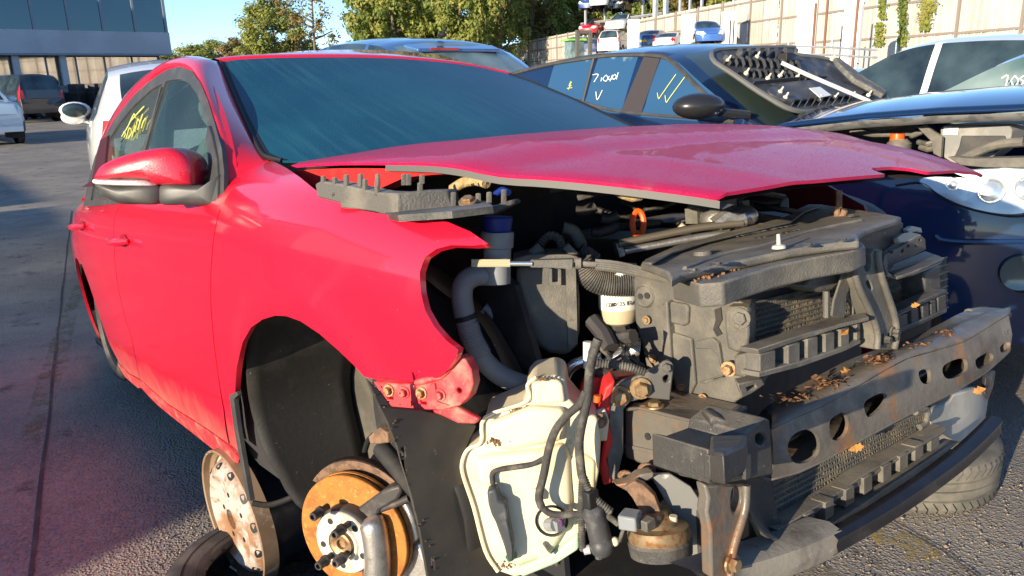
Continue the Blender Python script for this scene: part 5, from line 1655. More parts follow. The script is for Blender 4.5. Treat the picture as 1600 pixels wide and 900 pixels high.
# wiring loom
WL = (Vector(WP[0]) + wn * .045, WP[1])
tubepx('wiring_loom', [(916, 612), (905, 632), (885, 650), (868, 672), (858, 700), (850, 740), (842, 775), (846, 792)], [.0062] * 29, m_wire, pl=WL)
tubepx('wiring_loom', [(935, 530), (928, 548), (922, 575), (918, 620), (912, 650), (905, 690), (908, 735), (912, 752)], [.0068] * 29, m_wire, pl=WL)
ribbed(catmull(px3([(910, 745), (908, 790), (909, 830), (911, 860)], pl=WL), 6), .0058, .2, .004).build('corrugated_loom', m_wire, red)
ribbed(catmull(px3([(912, 748), (922, 770), (940, 788), (955, 800)], pl=WL), 6), .007, .2, .004).build('corrugated_loom', m_wire, red)
tubepx('pump_lead', [(846, 792), (862, 803), (890, 804), (930, 802), (952, 808), (966, 818)], .0055, m_wire, pl=WL)
ribbed(catmull(px3([(925, 566), (960, 570), (985, 574), (1008, 582)], pl=((.60, -.60, .5), WP[1])), 6), .007, .18, .004).build('corrugated_loom', m_wire, red)
wp2 = MB()
a_, b_ = P(925, 790, pl=WL), P(938, 840, pl=WL)
wp2.tube([a_, a_.lerp(b_, .1), b_], [.012, .017, .0175], 14); wp2.ball(P(940, 852, pl=WL), .019, 12, 8)
wp2.tube([P(925, 858, pl=WL), P(940, 855, pl=WL)], .009, 10); wp2.tube([P(936, 860, pl=WL), P(936, 872, pl=WL)], .006, 8)
wp2.build('washer_pump', M('dark_pump_plastic', (.05, .05, .052), .5, col2=(.1, .1, .1), ns=40), red)
tubepx('pump_nozzle', [(912, 860), (922, 858)], .007, M('grey_nozzle', (.4, .4, .4), .4), pl=WL)
bx = MB(); bx.box(P(921, 778, pl=WL), (.022, .022, .028)); bx.build('pump_plug', m_black, red, bevel=.003)
ball_ = MB(); ball_.ball(P(960, 846, pl=((.66, -.62, .4), WP[1])), .0075, 10, 7); ball_.build('white_stopper', m_white, red)
# silver pipes behind the bottle
tubepx('cooler_pipe', [(880, 600), (888, 580), (902, 568), (925, 562), (940, 560)], .0105, m_chrome, pl=((.47, -.50, .5), WP[1]))
tubepx('cooler_pipe', [(925, 588), (945, 574), (965, 558), (985, 548)], .014, m_chrome, pl=((.50, -.45, .5), WP[1]))
MB().tube(px3([(983, 552), (992, 545), (998, 546)], pl=((.52, -.44, .5), WP[1])), [.018, .022, .02], 14).build('pipe_union', m_alu, red)
tubepx('vent_stub', [(918, 534), (918, 575)], .0075, M('white_stub', (.7, .68, .64), .4), pl=((.52, -.52, .5), WP[1]))

# ---- horn and its arm
HN = (P(1030, 835, pl=((.70, -.58, .3), WP[1])), (0, 0, 1))
hc = HN[0]
hr = MB()
hr.lathe([(0, -.012), (.042, -.012), (.046, -.004), (.047, .006), (.044, .012), (.030, .015), (.026, .020), (.017, .026), (.016, .034), (0, .036)], hc, (-.15, .1, 1), 28)
hr.build('horn', m_bolt, red, ang=30)
MB().lathe([(.030, -.030), (.046, -.028), (.048, -.010), (.045, -.006)], hc, (-.15, .1, 1), 28).build('horn_shell', m_plas2, red)
slab('horn_arm', [(975, 762), (992, 752), (1005, 758), (1022, 775), (1032, 800), (1030, 815), (1015, 815), (1000, 800), (988, 778)], (-.004, .008, .002), m_rust2, pl=((.69, -.59, .3), WP[1]), bevel=.001)
slab('horn_arm_root', [(962, 758), (985, 754), (1000, 742), (1022, 738), (1022, 745), (1000, 758), (980, 768)], (-.02, .01, 0), m_steel, pl=((.68, -.58, .3), WP[1]), bevel=.002)
tb = MB(); tb.box(P(1010, 818, pl=((.72, -.60, .3), WP[1])), (.02, .02, .016)); tb.build('horn_terminal', m_plas, red, bevel=.002)
bx = MB(); bx.box(P(985, 812, pl=((.70, -.62, .3), WP[1])), (.028, .03, .022), Matrix.Rotation(.4, 3, 'Z')); bx.build('horn_plug', m_hose, red, bevel=.003)
MB().tube(px3([(1052, 806), (1052, 816)], pl=((.72, -.56, .3), WP[1])), .006, 10).build('horn_stud', m_white, red)
# undertray below
ut = MB()
ut.grid([[P(a, b, z=zz) for a, b in r_] for r_, zz in (([(880, 870), (950, 850), (1010, 840)], .16), ([(850, 930), (960, 905), (1110, 895)], .15))])
ut.build('splash_guard', m_liner, red, recalc=False)
ug = MB(); ug.bb((-.45, -.60, .14), (.52, .60, .16)); ug.build('undertray', m_dark, red)

# rear wheels on the car
def wheel_mesh(root, c, sg, R=.312, w=.20, rimr=.19, mt=m_tyre, mr=m_wheelblack):
    c = Vector(c); ax = Vector((0, sg, 0))
    t = MB()
    t.lathe([(rimr, .5*w*.85), (rimr + .02, .5*w*.98), (R - .05, .5*w), (R - .015, .5*w*.9), (R, .5*w*.72), (R, -.5*w*.72), (R - .015, -.5*w*.9), (R - .05, -.5*w), (rimr, -.5*w*.85)], c, ax, 40)
    ty = t.build('tyre', mt, root)
    r = MB()
    r.lathe([(rimr, .42*w), (rimr - .012, .40*w), (rimr - .02, .2*w), (rimr - .02, -.42*w)], c, ax, 32)
    for k in range(5):
        a = 2*math.pi*k/5
        d_ = Vector((math.cos(a), 0, math.sin(a))); q = Vector((-math.sin(a), 0, math.cos(a)))
        r.slab([c + ax*.30*w + d_*.05 + q*.03, c + ax*.30*w + d_*(rimr-.01) + q*.045, c + ax*.30*w + d_*(rimr-.01) - q*.045, c + ax*.30*w + d_*.05 - q*.03], -ax*.03)
    r.lathe([(0, .34*w), (.05, .33*w), (.06, .2*w)], c, ax, 20)
    r.build('rim', mr, root)
wheel_mesh(red, (AX, -.73, .375), -1, R=.27, w=.17); wheel_mesh(red, (AX, .73, .375), 1, R=.27, w=.17)

# ---- leaves and litter lying on the beam
lv = 0
def leaf(c, R, sc, mat, label):
    mb = MB()
    o_ = [(0, -1), (.25, -.7), (.6, -.55), (.45, -.2), (.8, .1), (.4, .25), (.3, .65), (0, 1), (-.3, .6), (-.5, .3), (-.75, .05), (-.4, -.2), (-.55, -.6), (-.2, -.65)]
    pts = [Vector(c) + R @ Vector((a * sc, b * sc, .25 * sc * (a * a - .3 * b))) for a, b in o_]
    cc = Vector(c) + R @ Vector((0, 0, .12 * sc))
    mb.add([cc] + pts, [(0, i + 1, (i + 1) % len(pts) + 1) for i in range(len(pts))])
    mb.tube([pts[0], pts[0] + R @ Vector((.2 * sc, -.6 * sc, .2 * sc))], .03 * sc, 3)
    o = mb.build('dry_leaf', mat, None, smooth=False, recalc=False)
    o.matrix_world = RED
    tag(o, label, 'leaf', 'dry leaves caught on the stripped front end')
    return o
rr = random.Random(21)
def rot(): return Matrix.Rotation(rr.uniform(-.5, .5), 3, 'X') @ Matrix.Rotation(rr.uniform(-.5, .5), 3, 'Y') @ Matrix.Rotation(rr.uniform(0, 6.3), 3, 'Z')
def beam_top(px, py):
    zz = P(px, py, x=.80).z
    return P(px, py, x=.80)
spots = [((1320, 520), .795, .011, m_leaf, 'dry orange leaf stuck on a bar of the upper air guide'), ((1430, 477), .79, .008, m_leaf, 'small orange leaf stuck on the far air guide bars'), ((1316, 381), .74, .010, m_leaf, 'bright orange leaf on the slam panel beside the latch'),
         ((1338, 700), .80, .013, m_leaf, 'curled dry leaf on the lower radiator below the beam'), ((1530, 610), .775, .013, m_leaf, 'orange dry leaf hanging at the far end of the beam'), ((1426, 672), .79, .011, m_leaf, 'dry leaf by the clip at the end of the lower radiator'),
         ((1385, 560), .79, .016, m_leaf, 'orange leaf on the beam below the latch support'), ((1440, 537), .78, .014, m_leaf, 'pale curled leaf on the far half of the beam'), ((1325, 583), .79, .016, m_leaf, 'yellowish leaf curled on top of the beam'), ((1358, 582), .80, .018, m_leaf2, 'brown leaf pair lying on the middle of the beam')]
for (q, x_, s_, mt_, lb) in spots: leaf(P(*q, x=x_), rot() @ Matrix.Rotation(1.0, 3, 'Y'), s_, mt_, lb)
lit = MB()
for (cx_, cy_, sx_, sy_, n) in ((1245, 625, 30, 7, 150), (1305, 600, 28, 10, 200), (1380, 562, 26, 8, 200), (1450, 541, 26, 8, 180), (1490, 522, 18, 5, 80)):
    for i in range(n):
        a, b = cx_ + rr.gauss(0, sx_ * .6), cy_ + rr.gauss(0, sy_ * .5) - (0)
        y_ = P(a, b, x=.79).y
        q = P(a, b, x=sinterp(XB, y_) - rr.uniform(.015, .06))
        s_ = rr.uniform(.0015, .0055)
        R_ = rot()
        lit.add([q + R_ @ Vector(v) * s_ for v in ((-1, -.5, 0), (1, -.6, .2), (1.1, .5, 0), (-.8, .6, .3))], [(0, 1, 2, 3)])
l_ = lit.build('leaf_litter', m_leaf2, beam, smooth=False, recalc=False); l_['kind'] = 'stuff'
lit2 = MB()
for i in range(120):
    a = rr.gauss(1105, 20); q = P(a, 428 - (a - 1105) * .16 + rr.gauss(0, 3), pl=((.70, 0, .777), (-.05, 0, 1)))
    lit2.ball(q, rr.uniform(.001, .003), 4, 3)
l2 = lit2.build('seed_litter', m_leaf2, red); l2['kind'] = 'stuff'

# ---- more small fixings, leads and pipes in the bay
for q, pl_ in (((1066, 606), PY1), ((1100, 452), PY1), ((1176, 572), dict(y=-.485)), ((1010, 500), PY1), ((1020, 560), PY1), ((1098, 622), PY1)):
    bolt('cheek_screw', P(*q, **pl_), (.2, -1, 0), .005, .005, m_bolt)
for q in ((1082, 424), (1120, 414), (1262, 384), (1316, 376), (1190, 352), (1330, 338)):
    bolt('cover_screw', P(*q, pl=((.66, 0, .789), (-.06, 0, 1))), (0, 0, 1), .006, .004, m_plas2)
rr = random.Random(31)
for i in range(16):
    x0, y0 = rr.uniform(900, 1240), rr.uniform(300, 372)
    d0 = rr.uniform(1.58, 1.85)
    pts = [P(x0, y0, d=d0), P(x0 + rr.uniform(20, 60), y0 + rr.uniform(-14, 14), d=d0 - .03), P(x0 + rr.uniform(60, 110), y0 + rr.uniform(-20, 20), d=d0 + .04)]
    MB().tube(catmull(pts, 4), rr.uniform(.004, .011), 7).build('engine_hose', [m_brack, m_plas2, m_black, m_wire][i % 4], red)
for i in range(8):
    x0, y0 = rr.uniform(930, 1010), rr.uniform(505, 560)
    pts = [P(x0, y0, d=1.22), P(x0 + rr.uniform(-25, 25), y0 + 22, d=1.19), P(x0 + rr.uniform(-30, 30), y0 + rr.uniform(36, 52), d=1.2)]
    MB().tube(catmull(pts, 4), rr.uniform(.002, .005), 6).build('loose_lead', [m_wire, m_black, m_plas2][i % 3], red)
for a, b, r_ in (((925, 500), (955, 545), .014), ((945, 530), (990, 525), .012), ((930, 575), (960, 600), .010)):
    MB().tube([P(*a, d=1.24), P((a[0] + b[0]) / 2 + 4, (a[1] + b[1]) / 2, d=1.22), P(*b, d=1.2)], r_, 8).build('bay_stub', m_brack, red)
tubepx('sensor_lead', [(985, 812), (975, 826), (968, 846)], .003, m_wire, pl=((.70, -.62, .3), WP[1]))
# =================================================================== GROUND, SKY-LINE AND YARD
def G(x, y):
    t = max(0, min(1, (-12 - x) / 24)); t = t * t * (3 - 2 * t)
    t2 = max(0, min(1, (y - 14) / 50)); t2 = t2 * t2 * (3 - 2 * t2)
    return .5 * t + 1.6 * t2


def asphalt():
    m = bpy.data.materials.new('yard_asphalt'); m.use_nodes = True
    nt = m.node_tree; nd = nt.nodes; lk = nt.links; b = nd['Principled BSDF']
    tc = nd.new('ShaderNodeTexCoord')
    def noise(sc, det=6, ro=.65):
        n = nd.new('ShaderNodeTexNoise'); n.inputs['Scale'].default_value = sc; n.inputs['Detail'].default_value = det; n.inputs['Roughness'].default_value = ro
        lk.new(tc.outputs['Object'], n.inputs['Vector']); return n.outputs['Fac']
    def mr(src, a, b_, c=0, d=1):
        r = nd.new('ShaderNodeMapRange'); r.inputs[1].default_value = a; r.inputs[2].default_value = b_; r.inputs[3].default_value = c; r.inputs[4].default_value = d
        r.interpolation_type = 'SMOOTHSTEP'; lk.new(src, r.inputs[0]); return r.outputs[0]
    def mix(f, A, B, fac=None):
        x = nd.new('ShaderNodeMix'); x.data_type = 'RGBA'
        if f is not None: lk.new(f, x.inputs['Factor'])
        for k, v in (('A', A), ('B', B)):
            if isinstance(v, tuple): x.inputs[k].default_value = (*v, 1)
            else: lk.new(v, x.inputs[k])
        return x.outputs['Result']
    vo = nd.new('ShaderNodeTexVoronoi'); vo.inputs['Scale'].default_value = 95; lk.new(tc.outputs['Object'], vo.inputs['Vector'])
    sep = nd.new('ShaderNodeSeparateColor'); lk.new(vo.outputs['Color'], sep.inputs[0])
    c = mix(mr(noise(1.1), .38, .66), (.20, .185, .17), (.32, .285, .24))
    c = mix(mr(noise(4.5), .55, .72), c, (.075, .068, .072))
    c = mix(mr(sep.outputs[0], .55, 1.0, 0, .6), c, (.38, .29, .19))
    c = mix(mr(noise(140, 3), .60, .72), c, (.42, .34, .24))
    c = mix(mr(noise(.6, 4), .56, .68, 0, .3), c, (.13, .10, .10))
    lk.new(c, b.inputs['Base Color']); b.inputs['Roughness'].default_value = .82
    bp = nd.new('ShaderNodeBump'); bp.inputs['Distance'].default_value = .006
    ad = nd.new('ShaderNodeMath'); ad.operation = 'ADD'
    lk.new(mr(vo.outputs['Distance'], 0, .6, 1, 0), ad.inputs[0]); lk.new(noise(60, 4), ad.inputs[1]); lk.new(ad.outputs[0], bp.inputs['Height'])
    lk.new(bp.outputs[0], b.inputs['Normal'])
    return m


m_asph = asphalt()
xs = [-900, -500, -250, -150, -110, -90] + [-80 + 2.5 * k for k in range(60)] + [80, 120, 250, 500]
ys = [-500, -250, -120, -60] + [-40 + 2.5 * k for k in range(60)] + [120, 160, 250, 500, 900]
gm = MB(); gm.grid([[Vector((x, y, G(x, y))) for y in ys] for x in xs])
g = gm.build('ground', m_asph, recalc=False); g['kind'] = 'structure'


def sheet(name, pts, mat, lift=.004, kind='structure'):
    mb = MB()
    mb.add([Vector((x, y, G(x, y) + lift)) for x, y in pts], [list(range(len(pts)))])
    o = mb.build(name, mat); o['kind'] = kind
    return o


def worn(name, col, lo, hi, base_under=(.08, .075, .07)):
    """worn road paint: patches rubbed through"""
    m = bpy.data.materials.new(name); m.use_nodes = True
    nt = m.node_tree; nd = nt.nodes; lk = nt.links; b = nd['Principled BSDF']
    b.inputs['Base Color'].default_value = (*col, 1); b.inputs['Roughness'].default_value = .8
    tc = nd.new('ShaderNodeTexCoord'); n = nd.new('ShaderNodeTexNoise'); n.inputs['Scale'].default_value = 9; n.inputs['Detail'].default_value = 9; n.inputs['Roughness'].default_value = .75
    lk.new(tc.outputs['Object'], n.inputs['Vector'])
    mr = nd.new('ShaderNodeMapRange'); mr.inputs[1].default_value = lo; mr.inputs[2].default_value = hi; lk.new(n.outputs['Fac'], mr.inputs[0])
    tr = nd.new('ShaderNodeBsdfTransparent'); mx = nd.new('ShaderNodeMixShader')
    lk.new(mr.outputs[0], mx.inputs[0]); lk.new(tr.outputs[0], mx.inputs[1]); lk.new(b.outputs[0], mx.inputs[2]); lk.new(mx.outputs[0], nd['Material Output'].inputs[0])
    return m


def W0(px, py, z=0.0): 
    o, d = ray(px, py, WORLD); t = (z - o.z) / d.z
    return o + d * t


def gpx(lst): return [(W0(*q).x, W0(*q).y) for q in lst]


m_yel = worn('worn_yellow_paint', (.42, .30, .07), .50, .66)
m_yel2 = worn('faded_yellow_paint', (.26, .20, .10), .46, .70)
sheet('road_marking', gpx([(28, 690), (60, 690), (108, 560), (130, 440), (120, 440), (85, 520)]), m_yel2)
sheet('road_marking', gpx([(1300, 780), (1345, 770), (1420, 820), (1520, 905), (1440, 905), (1370, 850)]), m_yel)
sheet('road_marking', gpx([(1215, 905), (1262, 872), (1320, 905)]), m_yel2)
# dark sealed joint in the asphalt
jn = M('tar_joint', (.05, .047, .047), .8, col2=(.09, .084, .08), ns=5)
a, b = W0(48, 905), W0(112, 330)
n_ = (b - a).cross(Vector((0, 0, 1))).normalized()
pts = [a + (b - a) * k / 30 + n_ * (.002 * math.sin(k * 1.7)) for k in range(31)]
mb = MB(); mb.grid([[p + n_ * (-.007 - .003 * math.sin(i)) + Vector((0, 0, .003)), p + n_ * .007 + Vector((0, 0, .003))] for i, p in enumerate(pts)])
o = mb.build('tar_joint', jn); o['kind'] = 'structure'
crk = [W0(*q) for q in [(1335, 788), (1365, 802), (1395, 820), (1440, 845), (1480, 868), (1530, 905)]]
crk = catmull(crk, 5); rr = random.Random(4)
mb = MB(); mb.grid([[p + Vector((rr.uniform(-.002, .002), -.003, .006)), p + Vector((rr.uniform(-.002, .002), .004, .006))] for p in crk])
o = mb.build('asphalt_crack', jn); o['kind'] = 'structure'
# loose grit on the lit foreground
gr = MB(); rr = random.Random(12)
m_grit = M('grit_stones', (.34, .27, .19), .85, col2=(.16, .13, .10), ns=40)
for (x0, x1, y0, y1, n) in ((.15, 1.1, -.6, 1.6, 1500), (-1.35, -.2, -1.5, -.75, 1100), (.3, 1.0, .6, 2.4, 900)):
    for i in range(n):
        s_ = rr.uniform(.0015, .0052) * (1 if rr.random() < .96 else 1.8)
        c_ = Vector((rr.uniform(x0, x1), rr.uniform(y0, y1), s_ * .5))
        R_ = Matrix.Rotation(rr.random() * 6, 3, 'Z')
        vs = [c_ + R_ @ (Vector(v) * s_ * rr.uniform(.7, 1.2)) for v in ((1, 0, 0), (0, 1, 0), (-1, 0, 0), (0, -1, 0), (0, 0, .8))]
        gr.add(vs, [(0, 1, 4), (1, 2, 4), (2, 3, 4), (3, 0, 4)])
o = gr.build('grit', m_grit, smooth=False, recalc=False); o['kind'] = 'stuff'


# =================================================================== LOOSE WHEELS UNDER THE CAR
def tyre_obj(name, label, c, ax, R=.315, w=.19, ri=.19, mat=None, rim=None, tread=True, group=None):
    ax = Vector(ax).normalized(); c = Vector(c)
    root = thing(name, label, 'tyre' if not rim else 'wheel', Matrix.Translation(c), group)
    t = MB(); h = w / 2
    prof = [(ri, h * .72), (ri + .006, h * .90), (ri + .02, h * .95), (R - .075, h * 1.0), (R - .045, h * .985), (R - .022, h * .93), (R - .008, h * .84), (R, h * .70), (R, h * .40), (R - .007, h * .37), (R - .007, h * .31), (R, h * .28), (R, h * .03), (R - .007, h * .015),
            (R - .007, -h * .015), (R, -h * .03), (R, -h * .28), (R - .007, -h * .31), (R - .007, -h * .37), (R, -h * .40), (R, -h * .70), (R - .008, -h * .84), (R - .022, -h * .93), (R - .075, -h), (ri + .02, -h * .95), (ri, -h * .72)]
    t.lathe(prof, (0, 0, 0), ax, 72)
    t.lathe([(ri - .0, h * .72), (ri + .012, h * .5), (R - .03, h * .55), (R - .03, -h * .55), (ri + .012, -h * .5), (ri, -h * .72)], (0, 0, 0), ax, 48)
    ty = t.build('tyre' if rim else 'carcass', mat, root, ang=25)
    e1 = ax.orthogonal().normalized(); e2 = ax.cross(e1)
    if tread:
        tm = MB()
        for k in range(64):
            a = 2 * math.pi * k / 64
            for sg in (1, -1):
                d1 = e1 * math.cos(a) + e2 * math.sin(a); d2 = e1 * math.cos(a + .055) + e2 * math.sin(a + .055)
                tm.tube([d1 * (R - .0015) + ax * h * .42 * sg, d2 * (R - .0005) + ax * h * .66 * sg, d2 * (R - .006) + ax * h * .82 * sg], .003, 4)
        tt = tm.build('tread_groove', m_black, ty); tt['kind'] = 'stuff'
        lm = MB()
        for r_ in (R - .05, ri + .022):
            lm.tube([(e1 * math.cos(2*math.pi*k/60) + e2 * math.sin(2*math.pi*k/60)) * r_ + ax * h * (1.0 if r_ > ri + .05 else .955) for k in range(61)], .0016, 5, False)
        lm.build('sidewall_ridge', mat, ty)
    return root


PR = 0
wc = RED @ P(374, 806, y=-.835)
wr = thing('propped_wheel', 'rusty bare steel wheel propped upright under the red sill', 'wheel', Matrix.Translation(wc))
wax = Vector((.07, -1, -.03)).normalized()
wm = MB()
wm.lathe([(.206, -.02), (.206, .022), (.203, .025), (.199, .022), (.197, .004), (.186, -.004), (.183, -.03)], (0, 0, 0), wax, 64)
o = wm.build('rim_lip', m_wheelin, wr, ang=40); 
wm = MB()
DO = wax * .030
wm.lathe([(.184, -.040), (.176, -.040), (.168, -.026), (.158, -.010), (.134, .0), (.116, -.012), (.100, -.016), (.050, -.014), (.038, -.006), (.030, -.006), (.030, -.02), (0, -.02)], DO, wax, 64)
face = wm.build('wheel_disc', m_wheelrust, wr, ang=40)
e1 = wax.orthogonal().normalized(); e2 = wax.cross(e1)
for k in range(12):
    a = 2 * math.pi * k / 12; d_ = e1 * math.cos(a) + e2 * math.sin(a); q_ = -e1 * math.sin(a) + e2 * math.cos(a)
    hm_ = MB(); c_ = d_ * .158
    hm_.add([c_ + d_ * .008 * math.cos(t) + q_ * .015 * math.sin(t) + wax * (.0305 + interp([(.134, 0), (.158, -.010), (.168, -.026)], .158 + .008 * math.cos(t)) + .0012) for t in [2*math.pi*i/12 for i in range(12)]], [list(range(12))])
    hm_.build('vent_hole', m_black, face)
for k in range(5):
    a = 2 * math.pi * (k + .3) / 5; d_ = e1 * math.cos(a) + e2 * math.sin(a)
    hm_ = MB(); hm_.lathe([(.008, .0005), (0, .0005)], d_ * .070 + wax * .0158, wax, 10); hm_.build('bolt_hole', m_black, face)
wm = MB()
wm.lathe([(.186, -.02), (.184, -.045), (.172, -.06), (.170, -.12), (.183, -.15), (.186, -.17), (.200, -.178), (.204, -.19)], (0, 0, 0), wax, 56)
wm.build('wheel_barrel', m_wheelblack, wr, ang=40)
MB().tube([e1 * 0 + Vector((-.03, -.02, -.19)), Vector((-.045, -.035, -.175))], .004, 6).build('valve', m_alu, wr)
tyre_obj('flat_tyre', 'dark tyre lying flat under the rusty steel wheel', (-.62, -.79, .085), (0, 0, 1), R=.30, w=.165, mat=m_tyre)
t2 = tyre_obj('worn_tyre', 'dusty worn tyre lying flat under the far front corner of the red car', (.13, 1.285, .10), (0.02, .0, 1), R=.325, w=.20, mat=m_tyre_dusty)
fw = thing('spare_wheel', 'wheel with rusty hub stacked on the dusty tyre behind the lower bar', 'wheel', Matrix.Translation((.12, 1.22, .27)) @ Matrix.Rotation(.35, 4, 'X'))
wheel_mesh(fw, (0, 0, 0), -1, R=.27, w=.16, rimr=.17, mt=m_tyre_dusty, mr=m_wheelin)


# =================================================================== PARKED CARS (general builder)
m_cglass = windscreen_mat('parked_car_glass', (.012, .02, .025), .12, (.10, .16, .17), .5)
m_cglass2 = windscreen_mat('dewy_car_glass', (.06, .11, .11), .3, (.30, .38, .36), .9)
m_tail = M('red_lens', (.45, .01, .01), .2, coat=.8)
m_plate_y = M('yellow_plate', (.75, .5, .03), .4)
m_plate_w = M('white_plate', (.75, .75, .72), .4)


def paint(name, col, coat=1.0, rough=.35, **k): return M(name, col, rough, coat=coat, **k)


def car_mesh(root, sp, mp, mg, detail=True, wheels=True, lamps=True, low=False):
    """one parked car: body, panes, lamps, wheels as parts of root (x forward, ground at 0)"""
    F, B = sp['F'], sp['B']; L = sp.get('lift', 0)
    wx = sp['wx']; wr_ = sp.get('wr', .31)
    step = .12 if low else .05
    st = set()
    x = B
    while x < F: st.add(round(x, 3)); x += step
    for a in sp['win'] + [sp['ws'], sp['rw']]: st.add(a[0]); st.add(a[1])
    for w_ in wx:
        for k in range(-10, 11): st.add(round(w_ + (wr_ + .05) * math.sin(k / 10 * math.pi / 2), 3))
    st.add(F); st.add(B)
    st = sorted(s_ for s_ in st if B <= s_ <= F)
    NS, NG, NR = 7, 6, 8
    prof = [(-.2, .88), (0, .925), (.2, .98), (.5, 1.0), (.75, .99), (.9, .97), (1, .945)]

    def section(x):
        zb = sp.get('sill', .2)
        for w_ in wx:
            d = abs(x - w_); R = wr_ + .05
            if d < R: zb = max(zb, wr_ + math.sqrt(R * R - d * d) - .0)
        w = sinterp(sp['width'], x); T = sinterp(sp['top'], x); bl = min(sinterp(sp['belt'], x), T - .03)
        out = []
        for k in range(NS + 1):
            z = lerp(zb, bl, k / NS)
            out.append((w * interp(prof, (z - .2) / max(.1, bl - .2)), z))
        y0 = out[-1][0]; h = T - bl
        ze = T - .055 * min(1, h / .3) - .01
        for k in range(1, NG + 1):
            z = lerp(bl, ze, k / NG); out.append((y0 - .012 - .36 * (z - bl) - .22 * (z - bl) ** 2, z))
        ye = out[-1][0]
        for k in range(1, NR + 1):
            s_ = k / NR; out.append((ye * (1 - s_), ze + (T - ze) * (1 - (1 - s_) ** 2.6)))
        return [(y, z + L) for y, z in out]
    secs = [section(x) for x in st]
    n = NS + NG + NR + 1
    V = []; idx = {}
    for i, s_ in enumerate(secs):
        for j, (y, z) in enumerate(s_):
            V.append(Vector((st[i], -y, z)))
    for i, s_ in enumerate(secs):
        for j, (y, z) in enumerate(s_):
            V.append(Vector((st[i], y, z)))
    off = len(st) * n
    reg = {}
    for i in range(len(st) - 1):
        xm = (st[i] + st[i + 1]) / 2
        Tm = sinterp(sp['top'], xm); blm = sinterp(sp['belt'], xm)
        for j in range(n - 1):
            for sd in (0, 1):
                r = 'body'
                if NS <= j < NS + NG - 0:
                    for k, wn_ in enumerate(sp['win']):
                        if wn_[0] < xm < wn_[1] and Tm - blm > .13 and j >= NS + (1 if Tm - blm > .25 else 0) * 0 and j < NS + NG: r = ('side', k, sd)
                if j >= NS + NG + (1):
                    if sp['ws'][0] < xm < sp['ws'][1]: r = 'ws'
                    elif sp['rw'][0] < xm < sp['rw'][1]: r = 'rw'
                if sp.get('open') and j >= NS + NG and sp['open'][0] < xm < sp['open'][1]: continue
                if j < NS and st[i] > F - 0 and False: pass
                zc = (secs[i][j][1] + secs[i][j + 1][1]) / 2 - L
                if lamps and r == 'body' and sp.get('hl') and xm > sp['hl'][0] and sp['hl'][1] < zc < sp['hl'][2] and j < NS + NG + 2 and secs[i][j][0] > .40: r = ('hl', sd)
                if lamps and r == 'body' and sp.get('tl') and xm < sp['tl'][0] and sp['tl'][1] < zc < sp['tl'][2] and j < NS + NG + 1 and secs[i][j][0] > .5: r = ('tl', sd)
                if sp.get('bump') and zc < sp['bump'] and (xm > wx[0] + .45 or xm < wx[1] - .45): r = ('bumper', sd, int(xm > -1)) if sp.get('dark_bumper') else r
                a = i * n + j + off * sd
                f = [a, a + 1, a + n + 1, a + n]
                reg.setdefault(r, []).append(f if sd == 0 else f[::-1])
    # end caps
    for ie in (0, len(st) - 1):
        for sd in (0, 1):
            for j in range(NS + NG):
                a = ie * n + j + off * sd
                V.append(Vector((V[a].x, 0, V[a].z))); V.append(Vector((V[a + 1].x, 0, V[a + 1].z)))
                q = [a, len(V) - 2, len(V) - 1, a + 1]
                if (ie == 0) == (sd == 0): q = q[::-1]
                zc = V[a].z - L; r = 'body'
                reg.setdefault(r, []).append(q)
    made = {}
    for r, fs in reg.items():
        used = sorted({i for f in fs for i in f}); mpx = {u: k for k, u in enumerate(used)}
        mb = MB(); mb.v = [V[u] for u in used]; mb.f = [[mpx[i] for i in f] for f in fs]
        kind = r if isinstance(r, str) else r[0]
        nm, mt = {'body': ('body', mp), 'ws': ('windscreen', sp.get('wsmat', mg)), 'rw': ('rear_window', sp.get('rwmat', mg)), 'side': ('side_window', mg), 'hl': ('headlight', m_lens), 'tl': ('tail_light', m_tail), 'bumper': ('bumper', m_trim)}[kind]
        made[r] = mb.build(nm, mt, root, ang=60)
    if wheels:
        for w_ in wx:
            for sg in (-1, 1):
                yw = sinterp(sp['width'], w_) - .11
                wroot = MB(); c = Vector((w_, yw * sg, wr_ + (L if sp.get('lift_wheels') else L))); ax = Vector((0, sg, 0))
                nn = 16 if low else 32
                wroot.lathe([(wr_ * .62, .09), (wr_ * .85, .095), (wr_ * .97, .08), (wr_, .05), (wr_, -.08)], c, ax, nn)
                ty = wroot.build('wheel', m_tyre, root)
                rm = MB(); rm.lathe([(wr_ * .63, .088), (wr_ * .58, .06), (wr_ * .3, .07), (wr_ * .12, .085), (0, .085)], c, ax, nn)
                rm.build('rim', m_alu if not sp.get('darkrim') else m_wheelblack, ty)
        for w_ in wx:
            for sg in (-1, 1):
                yw = sinterp(sp['width'], w_)
                ar = MB(); ar.box((w_, (yw - .20) * sg, wr_ + .12 + L), (.74, .28, .62)); ar.build('wheel_well', m_black, root, smooth=False)
    if detail:
        for sg in (-1, 1):
            x0 = sp['ws'][1] - .22; 
            zb = sinterp(sp['belt'], x0) + L; yw = sinterp(sp['width'], x0)
            mm = MB(); mm.ball((x0, (yw + .07) * sg, zb + .05), .095, 12, 8, (.55, 1.15, .75)); mm.tube([(x0, (yw - .06) * sg, zb), (x0, (yw + .03) * sg, zb + .02)], .02, 6)
            mm.build('door_mirror', sp.get('mirmat', mp), root)
    return made


